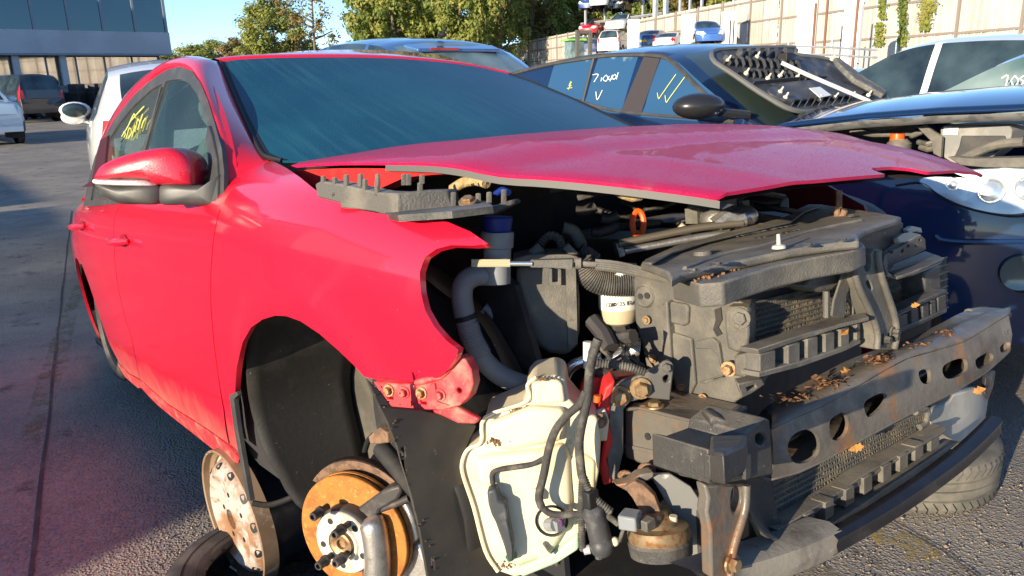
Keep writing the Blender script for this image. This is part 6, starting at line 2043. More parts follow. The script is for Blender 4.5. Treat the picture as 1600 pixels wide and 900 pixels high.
HATCH = dict(F=.82, B=-3.30, wx=(0, -2.6), ws=(-1.15, -.28), rw=(-3.22, -2.72), win=[(-1.42, -.5), (-2.32, -1.48), (-2.75, -2.38)],
             top=[(-3.30, .72), (-3.28, .95), (-3.22, 1.06), (-2.78, 1.36), (-2.4, 1.44), (-1.7, 1.48), (-1.15, 1.43), (-.7, 1.20), (-.28, 1.0), (.3, .90), (.65, .78), (.82, .60)],
             belt=[(-3.3, 1.02), (-2.4, 1.0), (-1.2, .95), (-.28, .92), (.82, .7)], width=[(-3.30, .70), (-3.1, .80), (-2.6, .87), (-1.4, .885), (0, .88), (.4, .84), (.7, .70), (.82, .5)],
             hl=(.38, .60, .78), tl=(-3.08, .72, .98))
SALOON = dict(F=.85, B=-3.65, wx=(0, -2.75), ws=(-1.25, -.40), rw=(-3.05, -2.45), win=[(-1.50, -.62), (-2.35, -1.56)],
              top=[(-3.65, .8), (-3.6, .98), (-3.1, 1.05), (-2.9, 1.12), (-2.4, 1.36), (-1.8, 1.43), (-1.25, 1.40), (-.8, 1.17), (-.4, .98), (.3, .90), (.7, .78), (.85, .6)],
              belt=[(-3.65, .92), (-2.4, .96), (-.4, .90), (.85, .7)], width=[(-3.65, .68), (-3.4, .82), (-2.7, .88), (0, .88), (.5, .82), (.75, .68), (.85, .5)], hl=(.4, .6, .78), tl=(-3.45, .7, .9))
SUV = dict(F=.85, B=-3.45, wx=(0, -2.65), wr=.36, ws=(-1.0, -.45), rw=(-3.42, -3.2), win=[(-1.55, -.6), (-2.45, -1.62), (-3.15, -2.52)],
           top=[(-3.45, .9), (-3.44, 1.15), (-3.2, 1.72), (-2.8, 1.80), (-1.6, 1.82), (-1.0, 1.76), (-.7, 1.45), (-.45, 1.18), (.5, 1.10), (.8, 1.0), (.85, .8)],
           belt=[(-3.45, 1.2), (-.45, 1.12), (.85, .95)], width=[(-3.45, .82), (-3.2, .88), (0, .9), (.6, .86), (.85, .74)], hl=(.5, .78, .98), tl=(-3.3, .85, 1.2), sill=.35, bump=.62, dark_bumper=True)


def parked(name, label, cat, sp, mp, loc, rz=0, group=None, mg=None, **k):
    r = thing(name, label, cat, Matrix.Translation(loc) @ Matrix.Rotation(rz, 4, 'Z'), group)
    made = car_mesh(r, sp, mp, mg or m_cglass, **k)
    return r, made


PI = math.pi
GR = 'scrapped cars parked in the yard'
# blue hatch whose tail shows over the red roof
sp = dict(HATCH); sp['lift'] = .44; sp['rwmat'] = m_cglass2
bh, _ = parked('blue_hatchback', 'blue hatchback seen from behind over the red roof, with a stub aerial', 'car', sp, paint('mid_blue_paint', (.04, .12, .30)), (-7.65, 2.75, G(-7, 2)), PI, GR)
a_ = MB(); a_.ball((-2.62, .0, 1.90), .045, 10, 6, (1.3, .8, .6)); a_.tube([(-2.62, 0, 1.90), (-2.70, 0, 1.96)], .012, 6); a_.build('aerial', m_black, bh)
s_ = MB(); s_.slab([(-2.74, -.5, 1.805), (-2.74, .5, 1.805), (-2.92, .46, 1.76), (-2.92, -.46, 1.76)], (0, 0, -.03)); s_.build('roof_spoiler', bpy.data.materials['mid_blue_paint'], bh, bevel=.008)
s_ = MB(); s_.box((-2.925, .18, 1.755), (.01, .30, .022)); s_.build('brake_light', m_tail, bh)
# white car behind on the left, seen from the rear
sp = dict(HATCH); sp['lift'] = .24
wl, _ = parked('white_hatchback', 'white hatchback standing behind the red car, its left mirror sticking out', 'car', sp, paint('white_paint', (.78, .78, .76)), (-7.76, .94, 0), rad(171), GR)
mg_ = MB(); mg_.ball((-.62, .93, 1.30), .105, 14, 8, (.5, 1.35, .75)); mg_.build('door_mirror', bpy.data.materials['white_paint'], wl)
mg_ = MB(); mg_.ball((-.67, .935, 1.30), .09, 14, 8, (.14, 1.25, .75)); mg_.build('mirror_glass', m_cglass, wl)
# right rows
sp = dict(HATCH); sp['lift'] = .27; sp['mirmat'] = m_trim
parked('white_hatchback', 'white hatchback in the back row at right under the fence, seat headrests in its window', 'car', sp, paint('bright_white_paint', (.82, .82, .80)), (-3.35, 6.6, 0), PI, GR, mg=m_cglass)
sp = dict(HATCH); sp['lift'] = .14
br, _ = parked('blue_hatchback', 'deep blue hatchback at the right edge with white numbers on its window', 'car', sp, paint('deep_blue_paint', (.01, .035, .22)), (-1.75, 4.72, 0), PI, GR, mg=m_cglass2)
YB = 4.72 - .80
scrawl('window_scrawl', [[(1565, 122), (1575, 118), (1570, 138)], [(1586, 118), (1580, 126), (1585, 135), (1591, 126), (1586, 118)], [(1600, 118), (1594, 123), (1600, 128), (1594, 134), (1604, 133)]], m_wpen, br, WORLD, .004, plane=dict(y=YB - .06), off=(0, 0, 0))
for o in [c for c in kids(br) if c.name.startswith('window_scrawl')]:
    o.parent = None; o.matrix_world = Matrix.Identity(4)
    Mi = br.matrix_world.inverted() if False else (Matrix.Translation((-1.75, 4.72, 0)) @ Matrix.Rotation(PI, 4, 'Z')).inverted()
    for v in o.data.vertices: v.co = Mi @ v.co
    o.parent = br
sp = dict(SALOON); sp['lift'] = .1
parked('pale_saloon', 'pale silver blue saloon in the second row, half hidden by the dark car', 'car', sp, paint('pale_silver_paint', (.55, .62, .68)), (-6.2, 8.9, G(-6, 9)), PI, GR, low=True)
parked('white_estate', 'white estate at the far end of the back row before the rack', 'car', dict(HATCH), bpy.data.materials['bright_white_paint'], (-9.6, 9.6, G(-9, 9)), PI, GR, low=True)
sp = dict(HATCH); sp['lift'] = .1
parked('teal_hatchback', 'bright blue hatchback squeezed between the blue hatch and the dark saloon', 'car', sp, paint('teal_blue_paint', (.03, .16, .33)), (-9.7, 5.0, G(-9, 5)), PI, GR, low=True)

# =================================================================== DARK HATCH BESIDE THE RED CAR
m_navy = paint('navy_black_paint', (.007, .022, .068), .9, .2, spec=.3)
BMW = Matrix.Translation((-.42, 2.62, 0))
dk = thing('dark_hatchback', 'dark navy car with its bonnet raised and a stripped plastic tray on its windscreen', 'car', BMW, GR)
D_L = 0.0
NAVY = dict(F=.95, B=-3.45, wx=(0, -2.66), wr=.40, ws=(-1.10, -.46), rw=(-3.15, -2.6), win=[(-1.20, -.60), (-1.66, -1.36), (-2.02, -1.69)],
            top=[(-3.45, 1.0), (-3.3, 1.15), (-2.78, 1.45), (-2.5, 1.545), (-2.18, 1.60), (-1.85, 1.63), (-1.5, 1.645), (-1.10, 1.60), (-.80, 1.42), (-.46, 1.20), (-.3, 1.16), (.3, 1.09), (.6, 1.03), (.85, .94), (.95, .80)],
            belt=[(-3.45, 1.3), (-2.0, 1.35), (-1.85, 1.335), (-1.4, 1.255), (-.5, 1.20), (-.3, 1.13), (.2, 1.06), (.6, 1.0), (.95, .78)], width=[(-3.45, .7), (-3.0, .82), (-2.4, .875), (0, .89), (.35, .86), (.6, .78), (.8, .62), (.95, .35)], sill=.38, open=(-.42, .80))
NAVY['wr'] = .40


def frost_glass(name, z0, z1, base=(.025, .080, .165)):
    m = M(name, base, .12, coat=.8, spec=.7)
    nt = m.node_tree; nd = nt.nodes; lk = nt.links; b = nd['Principled BSDF']
    tc = nd.new('ShaderNodeTexCoord'); sx = nd.new('ShaderNodeSeparateXYZ'); lk.new(tc.outputs['Object'], sx.inputs[0])
    n = nd.new('ShaderNodeTexNoise'); n.inputs['Scale'].default_value = 14; n.inputs['Detail'].default_value = 6; lk.new(tc.outputs['Object'], n.inputs['Vector'])
    n2 = nd.new('ShaderNodeTexNoise'); n2.inputs['Scale'].default_value = 3.2; lk.new(tc.outputs['Object'], n2.inputs['Vector'])
    ad = nd.new('ShaderNodeMath'); ad.operation = 'MULTIPLY_ADD'; ad.inputs[1].default_value = .16; lk.new(n.outputs['Fac'], ad.inputs[0]); lk.new(sx.outputs['Z'], ad.inputs[2])
    ad2 = nd.new('ShaderNodeMath'); ad2.operation = 'MULTIPLY_ADD'; ad2.inputs[1].default_value = .22; lk.new(n2.outputs['Fac'], ad2.inputs[0]); lk.new(ad.outputs[0], ad2.inputs[2])
    mr = nd.new('ShaderNodeMapRange'); mr.inputs[1].default_value = z0; mr.inputs[2].default_value = z1; mr.interpolation_type = 'SMOOTHSTEP'; lk.new(ad2.outputs[0], mr.inputs[0])
    mx = nd.new('ShaderNodeMix'); mx.data_type = 'RGBA'; mx.inputs['A'].default_value = (*base, 1); mx.inputs['B'].default_value = (.55, .68, .66, 1); lk.new(mr.outputs[0], mx.inputs['Factor']); lk.new(mx.outputs['Result'], b.inputs['Base Color'])
    m2 = nd.new('ShaderNodeMapRange'); m2.inputs[3].default_value = .12; m2.inputs[4].default_value = .7; lk.new(mr.outputs[0], m2.inputs[0]); lk.new(m2.outputs[0], b.inputs['Roughness'])
    return m


m_frost = frost_glass('frosted_side_glass', 1.775, 1.84)
m_wsgreen = windscreen_mat('green_windscreen', (.02, .035, .03), .12, (.08, .11, .08), .6)
NAVY['wsmat'] = m_wsgreen
made = car_mesh(dk, NAVY, m_navy, m_frost, detail=False)
# window trims and pillars on the near side
def dpt(x, z, out=.004):
    bl = sinterp(NAVY['belt'], x); w = sinterp(NAVY['width'], x); y0 = w * .945
    return Vector((x, -(y0 - .012 - .36 * (z - bl) - .22 * (z - bl) ** 2) - out, z))
tp_ = lambda x: sinterp(NAVY['top'], x) - .068
fr_ = MB()
line = [dpt(x, tp_(x)) for x in [-2.42 + .08 * k for k in range(17)]] + [dpt(x, lerp(tp_(-1.08), 1.235, t)) for x, t in ((-1.0, .2), (-.9, .42), (-.8, .62), (-.7, .82), (-.62, 1.0))]
fr_.tube(catmull([dpt(-2.22, 1.36), dpt(-2.36, 1.42)] + line, 2), .013, 6)
fr_.build('window_trim', m_trim, dk)
MB().tube([dpt(x, sinterp(NAVY['belt'], x) + .012) for x in [-2.2 + .1 * k for k in range(17)]], .012, 6).build('window_trim', m_trim, dk)
pil = MB(); pil.slab([dpt(-1.36, 1.265, .008), dpt(-1.21, 1.235, .008), dpt(-1.19, tp_(-1.19) - .01, .008), dpt(-1.31, tp_(-1.31) - .01, .008)], (0, .03, 0)); pil.build('door_pillar', M('brown_grey_pillar_trim', (.05, .043, .042), .4), dk)
MB().tube([dpt(-1.675, 1.31), dpt(-1.69, tp_(-1.69))], .010, 6).build('pillar_strip', m_trim, dk)
# mirror
mc = BMW.inverted() @ P(1092, 166, WORLD, y=1.62)
mm = MB(); mm.ball(mc, .105, 18, 10, (.85, 1.25, .60), Matrix.Rotation(-.5, 3, 'Z')); mm.tube([mc + Vector((.05, .08, -.03)), mc + Vector((.13, .22, -.05))], .022, 8)
mm.build('door_mirror', M('black_mirror_shell', (.02, .02, .022), .3, coat=.3), dk)
# window paint pen
for st, mt in (([[(926, 117), (935, 116), (928, 128)], [(939, 127), (940, 121)], [(946, 118), (942, 123), (946, 127), (950, 122), (947, 117)], [(952, 119), (950, 124), (957, 123)], [(957, 117), (953, 127)], [(961, 116), (957, 120), (959, 124), (963, 120), (961, 116)], [(966, 113), (963, 124)]], m_wpen),
               ([[(931, 143), (933, 156), (941, 141)]], m_wpen), ([[(892, 127), (889, 134), (893, 134)], [(893, 128), (888, 140)], [(886, 138), (894, 137)]], m_ypen),
               ([[(1027, 145), (1029, 154), (1033, 149), (1056, 116)], [(1039, 149), (1041, 160), (1046, 153), (1070, 120)]], m_ypen)):
    o = scrawl('window_scrawl', st, mt, dk, BMW, .0018, plane=dict(y=-.825), off=(0, 0, 0))
    # lay each stroke onto the leaning pane
    for v in o.data.vertices:
        tgt = dpt(v.co.x, v.co.z, .006)
        r_ = (Vector(v.co) - (BMW.inverted() @ CAM_P)); k_ = 1 + (tgt.y - v.co.y) / r_.y
        nv = (BMW.inverted() @ CAM_P) + r_ * k_
        v.co = nv
# bonnet, raised at the front
def dhood(x, t):
    ze = interp([(-.40, 1.195), (.0, 1.245), (.3, 1.27), (.62, 1.285), (.9, 1.28)], x)
    y = lerp(-.80, .80, t) * interp([(-.4, .98), (.3, .97), (.9, .86)], x)
    return Vector((x, y, ze + .085 * (1 - abs(2 * t - 1) ** 2.2)))
hb = MB(); hb.grid([[dhood(-.42 + .06 * i, k / 24) for k in range(25)] for i in range(23)])
o = hb.build('bonnet', m_navy, dk, ang=60, recalc=False); o.modifiers.new('s', 'SOLIDIFY').thickness = .012
m_sealer = M('grey_sealer_edge', (.22, .22, .22), .6, col2=(.12, .12, .12), ns=20)
for sg in (0, 1):
    fe = MB(); fe.grid([[dhood(-.42 + .06 * i, sg) + Vector((0, 0, -.006)), dhood(-.42 + .06 * i, sg) + Vector((0, .01 * (1 - 2 * sg), -.020)), dhood(-.42 + .06 * i, sg) + Vector((0, .06 * (1 - 2 * sg), -.038))] for i in range(20)])
    fe.build('bonnet_edge', m_sealer, dk, recalc=False)
# engine bay contents
bay = MB(); bay.bb((-.44, -.74, .6), (-.42, .74, 1.18)); bay.bb((-.42, -.74, .6), (.8, .74, .62)); bay.build('bulkhead', m_dark, dk)
def DP(a, b, y): return BMW.inverted() @ P(a, b, WORLD, y=y)
def dslab(name, px, y, off, mat, bevel=.003):
    return MB().slab([DP(a, b, y) for a, b in px], off, []).build(name, mat, dk, bevel=bevel)
dslab('air_box', [(1470, 199), (1476, 196), (1576, 195), (1582, 203), (1578, 222), (1560, 238), (1540, 252), (1490, 256), (1470, 244)], 2.05, (0, .14, 0), M('grey_airbox_plastic', (.20, .20, .195), .6, col2=(.28, .27, .25), ns=12), .006)
dslab('air_box_panel', [(1502, 212), (1570, 212), (1574, 222), (1556, 238), (1490, 246), (1498, 230)], 2.045, (0, .01, 0), m_trim, .004)
dslab('white_label', [(1475, 198), (1498, 198), (1496, 211), (1473, 210)], 2.043, (0, .002, 0), m_plate_w, 0)
dslab('strut_brace', [(1432, 198), (1445, 196), (1472, 214), (1470, 246), (1458, 240), (1456, 222)], 2.0, (0, .02, 0), m_plas, .002)
dslab('fuse_box', [(1340, 190), (1366, 186), (1408, 186), (1408, 194), (1372, 205), (1340, 200)], 2.3, (0, .15, 0), M('cream_box', (.38, .34, .24), .6), .003)
dslab('fuse_box_lid', [(1370, 186), (1408, 186), (1404, 190), (1385, 193)], 2.29, (0, .15, 0), m_orange, .002)
q = DP(1402, 216, 1.98); MB().lathe([(.0, .02), (.028, .02), (.03, .0), (.03, -.02)], q, (0, 0, 1), 14).build('coolant_cap', m_orange, dk)
q = DP(1405, 224, 1.98); MB().lathe([(.03, .02), (.05, .0), (.05, -.05), (0, -.05)], q, (0, 0, 1), 14).build('coolant_tank', m_plas, dk)
for a, b in (((1410, 212), (1440, 206)), ((1435, 222), (1462, 222)), ((1438, 230), (1460, 232)), ((1330, 205), (1400, 210))):
    MB().tube([DP(*a, 2.1), DP((a[0]+b[0])/2, (a[1]+b[1])/2 + 3, 2.08), DP(*b, 2.1)], .012, 8).build('bay_pipe', m_alu if a[0] == 1435 else m_plas, dk)
eg2 = MB(); eg2.bb((-.3, -.4, .65), (.6, .4, 1.0)); eg2.build('engine_block', m_dark, dk, bevel=.03)
MB().tube(catmull([DP(*q, 1.95) for q in ((1500, 250), (1530, 236), (1560, 226), (1600, 222))], 4), .018, 8).build('bay_pipe', m_plas, dk)
dslab('wing_ledge', [(1480, 245), (1520, 248), (1605, 246), (1605, 262), (1540, 262), (1500, 258)], 1.86, (0, .1, 0), m_plas, .003)
# headlamp, following the wing's curve
PRF = [(-.2, .88), (0, .925), (.2, .98), (.5, 1.0), (.75, .99), (.9, .97), (1, .945), (1.15, .90)]
def nfn(u, v):
    w = sinterp(NAVY['width'], u); bl = sinterp(NAVY['belt'], u)
    return Vector((u, -w * interp(PRF, (v - .2) / max(.1, bl - .2)), v))
S_nav = Surf(nfn, -.5, .94, .3, 1.14, 60, 30)
hlpx = [(1438, 284), (1460, 273), (1500, 268), (1560, 264), (1625, 258), (1640, 300), (1622, 326), (1580, 334), (1540, 330), (1500, 319), (1466, 302)]
hluv = [(a.x, a.y) for a in catmull([Vector((*S_nav.hit(*q, BMW), 0)) for q in hlpx], 4, True)]
hp_ = S_nav.panel('headlight', hluv, M('headlamp_reflector', (.50, .56, .62), .3, .25, col2=(.75, .78, .78), ns=9), dk, (.5, -.85, 0), .03, .02, lift=.008)
for (a, b, r) in ((1548, 299, .048), (1604, 297, .05), (1490, 288, .026)):
    uv_ = S_nav.hit(a, b, BMW); q = nfn(*uv_); nn_ = S_nav.nrm(*uv_)
    if nn_.y > 0: nn_ = -nn_
    MB().lathe([(r, .006), (r * .97, .020), (r * .88, .018), (r * .75, .010), (r * .4, .014), (0, .018)], q, nn_, 28).build('lamp_bowl', m_chrome, hp_)
S_nav.panel('headlight_lens', hluv, glass('headlight_lens_glass', (.88, .92, .95), 1.2, dew=.10, dewcol=(.6, .62, .6)), hp_, (.5, -.85, 0), .03, .002, lift=.026)
HLP = ((.40, -.83, 1.0), (.52, -.85, 0)); n_ = Vector(HLP[1]).normalized()
def onav(a, b, l=.004):
    uv_ = S_nav.hit(a, b, BMW); nn_ = S_nav.nrm(*uv_)
    return nfn(*uv_) + (nn_ if nn_.y < 0 else -nn_) * l
seam = MB(); seam.tube(catmull([onav(a, b) for a, b in ((1400, 290), (1440, 286), (1468, 305), (1502, 322), (1545, 333), (1590, 338), (1640, 330))], 4), .005, 6); seam.build('bumper_seam', m_black, dk)
bl_ = MB(); bl_.tube(catmull([onav(a, b, .006) for a, b in ((1462, 368), (1475, 375), (1520, 378), (1640, 376))], 4), .012, 8); bl_.build('bumper_rib', m_navy, dk)
fo = MB(); fo.lathe([(.07, 0), (.068, .015), (.055, .012), (0, .0)], onav(1592, 425, .01), n_, 24); fo.build('fog_lamp', m_cglass, dk)

# stripped bumper tray lying on the dark car's windscreen
WA, WB_, WC = Vector((-.88, 1.97, 1.235)), Vector((-1.50, 2.12, 1.655)), Vector((-.92, 3.05, 1.285))
wn2 = (WB_ - WA).cross(WC - WA).normalized()
if wn2.z < 0: wn2 = -wn2
TR = lambda a, b, l=.03: P(a, b, WORLD, pl=(WA + wn2 * l, wn2))
tray = thing('plastic_tray', 'black ribbed plastic bumper tray lying face down on the dark car windscreen', 'car part', Matrix.Identity(4))
m_tray = M('black_tray_plastic', (.040, .041, .045), .45, col2=(.085, .085, .085), ns=16, rvar=.15)
tpx = [(1112, 86), (1122, 78), (1180, 75), (1241, 74), (1243, 84), (1262, 88), (1300, 94), (1330, 112), (1362, 134), (1384, 150), (1376, 158), (1350, 160), (1310, 165), (1272, 173), (1250, 174), (1228, 168), (1200, 152), (1172, 134), (1140, 112), (1118, 98)]
tpts = catmull([TR(a, b) for a, b in tpx], 2, True)
MB().slab(tpts, -wn2 * .015).build('tray_sheet', m_tray, tray)
rim = MB(); rim.tube(tpts + [tpts[0]], .013, 6); rim.build('tray_rim', M('grey_tray_rim', (.12, .12, .115), .5), tray)
rr = random.Random(8)
mats = [m_tray, M('tray_web_plastic', (.06, .06, .065), .5)]
wl_ = MB()
for k in range(12):
    MB().slab([TR(1243 - 110 + k * 10 + rr.uniform(-2, 2), 80 + rr.uniform(-1, 1), .03 + 0), TR(1143 + k * 10 + 4, 84, .03), TR(1146 + k * 10 + 4, 90, .05), TR(1140 + k * 10, 86, .055)], wn2 * .004) 
# cross ribs and webs, each its own fin
def fin(a, b, h, w=.004):
    p, q = TR(*a), TR(*b)
    mb = MB(); s_ = (q - p).cross(wn2).normalized() * w
    mb.slab([p, q, q + wn2 * h * .6, p.lerp(q, .5) + wn2 * h, p + wn2 * h * .8], s_)
    mb.build('tray_rib', mats[rr.randint(0, 1)], tray, smooth=False)
for k in range(11):
    x0 = 1130 + k * 11
    fin((x0, 92 + k * .8), (x0 + 10, 104 + k * .9), .035)
for k in range(12):
    x0 = 1160 + k * 10
    fin((x0, 112 + k * .5), (x0 + 8, 122 + k * .6), .03)
for k in range(9):
    fin((1234 + k * 11, 168 - k * .9), (1238 + k * 11, 158 - k * .8), .04)
for k in range(6): fin((1150 + 14 * k, 84), (1156 + 14 * k, 92), .05)
fin((1130, 100), (1240, 96), .02); fin((1150, 116), (1260, 112), .02); fin((1175, 132), (1290, 122), .025)
pn = MB(); pn.slab(catmull([TR(a, b, .045) for a, b in ((1200, 138), (1230, 128), (1290, 124), (1350, 140), (1340, 148), (1290, 152), (1240, 158), (1212, 150))], 3, True), -wn2 * .02); pn.build('tray_panel', mats[0], tray, bevel=.006)
m_clip = M('cream_clip', (.66, .60, .45), .5)
for a, b in ((1137, 96), (1182, 90), (1165, 116), (1199, 124), (1218, 120), (1218, 145), (1226, 154), (1278, 157), (1304, 154), (1330, 152), (1356, 150), (1245, 122), (1299, 94)):
    p = TR(a, b, .04); MB().lathe([(.012, 0), (.012, .012), (.006, .014), (.004, .036), (0, .038)], p, wn2, 8).build('trim_clip', m_clip, tray, ang=25)
lb = MB(); lb.slab([TR(a, b, .07) for a, b in ((1264, 138), (1281, 136), (1299, 149), (1281, 153))], wn2 * .002); lb.build('sticker', m_plate_w, tray)
bx = MB(); bx.box(TR(1226, 90, .055), (.06, .05, .05)); bx.build('sensor_block', m_black, tray, bevel=.004)
rod = MB(); rod.tube([TR(1221, 98, .075), TR(1262, 117, .078), TR(1358, 158, .07)], .011, 8)
tag(rod.build('plastic_rod', M('white_rod_plastic', (.74, .68, .64), .45)), 'thin white plastic rod lying across the black ribbed tray', 'rod')
bm_ = MB(); bm_.slab([TR(a, b, .05) for a, b in ((1300, 96), (1308, 97), (1340, 122), (1383, 150), (1376, 155), (1330, 130), (1304, 104))], wn2 * .03)
tag(bm_.build('foam_strip', M('dark_foam_strip', (.11, .11, .10), .7, col2=(.2, .19, .17), ns=20), bevel=.008), 'grey foam bumper strip along the far edge of the windscreen tray', 'car part')
# =================================================================== FENCE
m_board = M('pale_fence_boards', (.54, .50, .45), .8, col2=(.42, .38, .33), ns=.9, lo=.4, hi=.65, col3=(.36, .30, .24), n3=7, lo3=.58, hi3=.72)
m_post = M('fence_post_wood', (.24, .20, .17), .8)
fa = Vector((-30.2, 32.5, 0)); fd = None
A0 = P(1170, 100, WORLD, d=46); A0.z = 0
A1 = P(850, 100, WORLD, d=80.0); A1.z = 0
fd = (A0 - A1).normalized(); fnrm = Vector((fd.y, -fd.x, 0))
if fnrm.dot(CAM_P - A0) < 0: fnrm = -fnrm
FH = 6.1
fence = thing('acoustic_fence', 'tall pale timber board fence with dark posts running behind the yard', 'fence', Matrix.Identity(4))
PW = 3.0
rr = random.Random(2)
pm = MB(); n_b = 18
for k in range(n_b):
    x0 = k * PW / n_b; d_ = rr.uniform(-.03, .03)
    pm.bb((x0 + .012, d_, 0), (x0 + PW / n_b - .012, d_ + .02, 1 - rr.uniform(0, .006)))
pmesh = None
k0, k1 = -24, 26
for k in range(k0, k1):
    base = A0 + fd * (-k * PW); z0 = G(base.x, base.y) - .2
    H = FH - z0 + .0
    Mx = Matrix.Translation(base + Vector((0, 0, z0))) @ Matrix(((fd.x * -1, fnrm.x, 0, 0), (fd.y * -1, fnrm.y, 0, 0), (0, 0, 1, 0), (0, 0, 0, 1))) @ Matrix.Diagonal((1, 1, H, 1))
    if pmesh is None:
        o = pm.build('fence_boards', m_board, fence, smooth=False); pmesh = o.data
    else:
        o = bpy.data.objects.new('fence_boards', pmesh); COL.objects.link(o); o.parent = fence
    o.matrix_local = Mx; o['kind'] = 'stuff'
    pb = MB(); pb.bb((-.06, .02, 0), (.06, .12, 1.01))
    if k == k0: po = pb.build('fence_post', m_post, fence, smooth=False); pom = po.data
    else: po = bpy.data.objects.new('fence_post', pom); COL.objects.link(po); po.parent = fence
    po.matrix_local = Mx
    for rz in (.20, .46, .72, .94):
        if k == k0 and rz == .20:
            rb_ = MB(); rb_.bb((0, .034, 0), (PW, .075, .10)); ro = rb_.build('fence_rail', m_post, fence, smooth=False); rom = ro.data
        else: ro = bpy.data.objects.new('fence_rail', rom); COL.objects.link(ro); ro.parent = fence
        ro.matrix_local = Matrix.Translation(base + Vector((0, 0, z0 + H * rz))) @ Matrix(((fd.x * -1, fnrm.x, 0, 0), (fd.y * -1, fnrm.y, 0, 0), (0, 0, 1, 0), (0, 0, 0, 1)))


# =================================================================== FOLIAGE
def leafmat(name, c1, c2, c3):
    m = bpy.data.materials.new(name); m.use_nodes = True
    nt = m.node_tree; nd = nt.nodes; lk = nt.links; b = nd['Principled BSDF']
    b.inputs['Roughness'].default_value = .6; b.inputs['Specular IOR Level'].default_value = .25
    tc = nd.new('ShaderNodeTexCoord'); oi = nd.new('ShaderNodeObjectInfo')
    n = nd.new('ShaderNodeTexNoise'); n.inputs['Scale'].default_value = .7; n.inputs['Detail'].default_value = 4; lk.new(tc.outputs['Object'], n.inputs['Vector'])
    r = nd.new('ShaderNodeValToRGB'); r.color_ramp.elements[0].position = .36; r.color_ramp.elements[0].color = (*c1, 1); r.color_ramp.elements[1].position = .66; r.color_ramp.elements[1].color = (*c3, 1)
    e = r.color_ramp.elements.new(.5); e.color = (*c2, 1)
    n2 = nd.new('ShaderNodeTexNoise'); n2.inputs['Scale'].default_value = 6; lk.new(tc.outputs['Object'], n2.inputs['Vector'])
    ad = nd.new('ShaderNodeMath'); ad.operation = 'MULTIPLY_ADD'; ad.inputs[1].default_value = .35; lk.new(n2.outputs['Fac'], ad.inputs[0]); 
    sb = nd.new('ShaderNodeMath'); sb.operation = 'ADD'; sb.inputs[1].default_value = -.175; lk.new(n.outputs['Fac'], sb.inputs[0]); lk.new(sb.outputs[0], ad.inputs[2])
    lk.new(ad.outputs[0], r.inputs[0]); lk.new(r.outputs[0], b.inputs['Base Color'])
    tl = nd.new('ShaderNodeBsdfTranslucent'); lk.new(r.outputs[0], tl.inputs[0])
    mx = nd.new('ShaderNodeMixShader'); mx.inputs[0].default_value = .35
    lk.new(b.outputs[0], mx.inputs[1]); lk.new(tl.outputs[0], mx.inputs[2]); lk.new(mx.outputs[0], nd['Material Output'].inputs[0])
    return m


m_fol = [leafmat('olive_foliage', (.15, .20, .04), (.27, .30, .07), (.38, .36, .10)), leafmat('green_foliage', (.09, .16, .04), (.18, .25, .06), (.29, .33, .09)), leafmat('autumn_foliage', (.14, .13, .04), (.26, .20, .07), (.32, .23, .09))]
m_bark = M('grey_brown_bark', (.13, .10, .075), .9, col2=(.2, .16, .12), ns=4)


def tree_mesh(seed, H, W, nclump, nleaf, ls, base=.18, shape='round', limb=8):
    r = random.Random(seed)
    tk = MB()
    lean = Vector((r.uniform(-.04, .04), r.uniform(-.04, .04), 0))
    top = Vector((0, 0, H * .85)) + lean * H
    tr_ = [Vector((0, 0, 0)).lerp(top, t) + Vector((r.gauss(0, .06), r.gauss(0, .06), 0)) * (t > 0) for t in (0, .15, .3, .5, .7, .85, 1)]
    tk.tube(tr_, [H * k_ * (.5 if shape == 'column' else 1) for k_ in (.026, .021, .018, .014, .010, .006, .002)], 7)
    ends = []
    for k in range(limb):
        t = r.uniform(.18, .8); p = Vector((0, 0, 0)).lerp(top, t); a = r.uniform(0, 6.28)
        ln = W * r.uniform(.6, .95) * (1 - .5 * t)
        e = p + Vector((math.cos(a) * ln, math.sin(a) * ln, ln * r.uniform(.35, .9)))
        m_ = p.lerp(e, .5) + Vector((0, 0, -.05 * ln))
        tk.tube([p, m_, e], [H * .010, H * .006, H * .002], 5); ends.append(e)
    cr = MB()
    for c in range(nclump):
        for _ in range(40):
            u = Vector((r.uniform(-1, 1), r.uniform(-1, 1), r.uniform(-1, 1)))
            rr_ = u.length
            if rr_ > 1 or rr_ < .35: continue
            break
        z = .5 + .5 * u.z
        wid = {'round': (1 - abs(2 * z - .9) ** 2.4 * .6), 'cone': (1.15 - z), 'column': 1.0}[shape]
        if c < len(ends) * 2: cc = ends[c % len(ends)] + u * W * .15
        else: cc = Vector((u.x * W * wid, u.y * W * wid, lerp(H * base, H, z))) + lean * H * z
        cs = W * r.uniform(.14, .30)
        for l in range(nleaf):
            d_ = Vector((r.gauss(0, 1), r.gauss(0, 1), r.gauss(0, .75))); d_ = d_.normalized() * cs * r.random() ** .45
            n = (d_.normalized() + Vector((r.uniform(-.7, .7), r.uniform(-.7, .7), r.uniform(-.2, .9)))).normalized()
            e1 = n.orthogonal().normalized(); e2 = n.cross(e1); a = r.uniform(0, 6.28)
            x_ = (e1 * math.cos(a) + e2 * math.sin(a)) * ls * r.uniform(.6, 1.2); y_ = n.cross(x_).normalized() * ls * r.uniform(.35, .6)
            q = cc + d_
            cr.add([q - x_, q - y_ * .9, q + x_, q + y_], [(0, 1, 2, 3)])
    return tk, cr


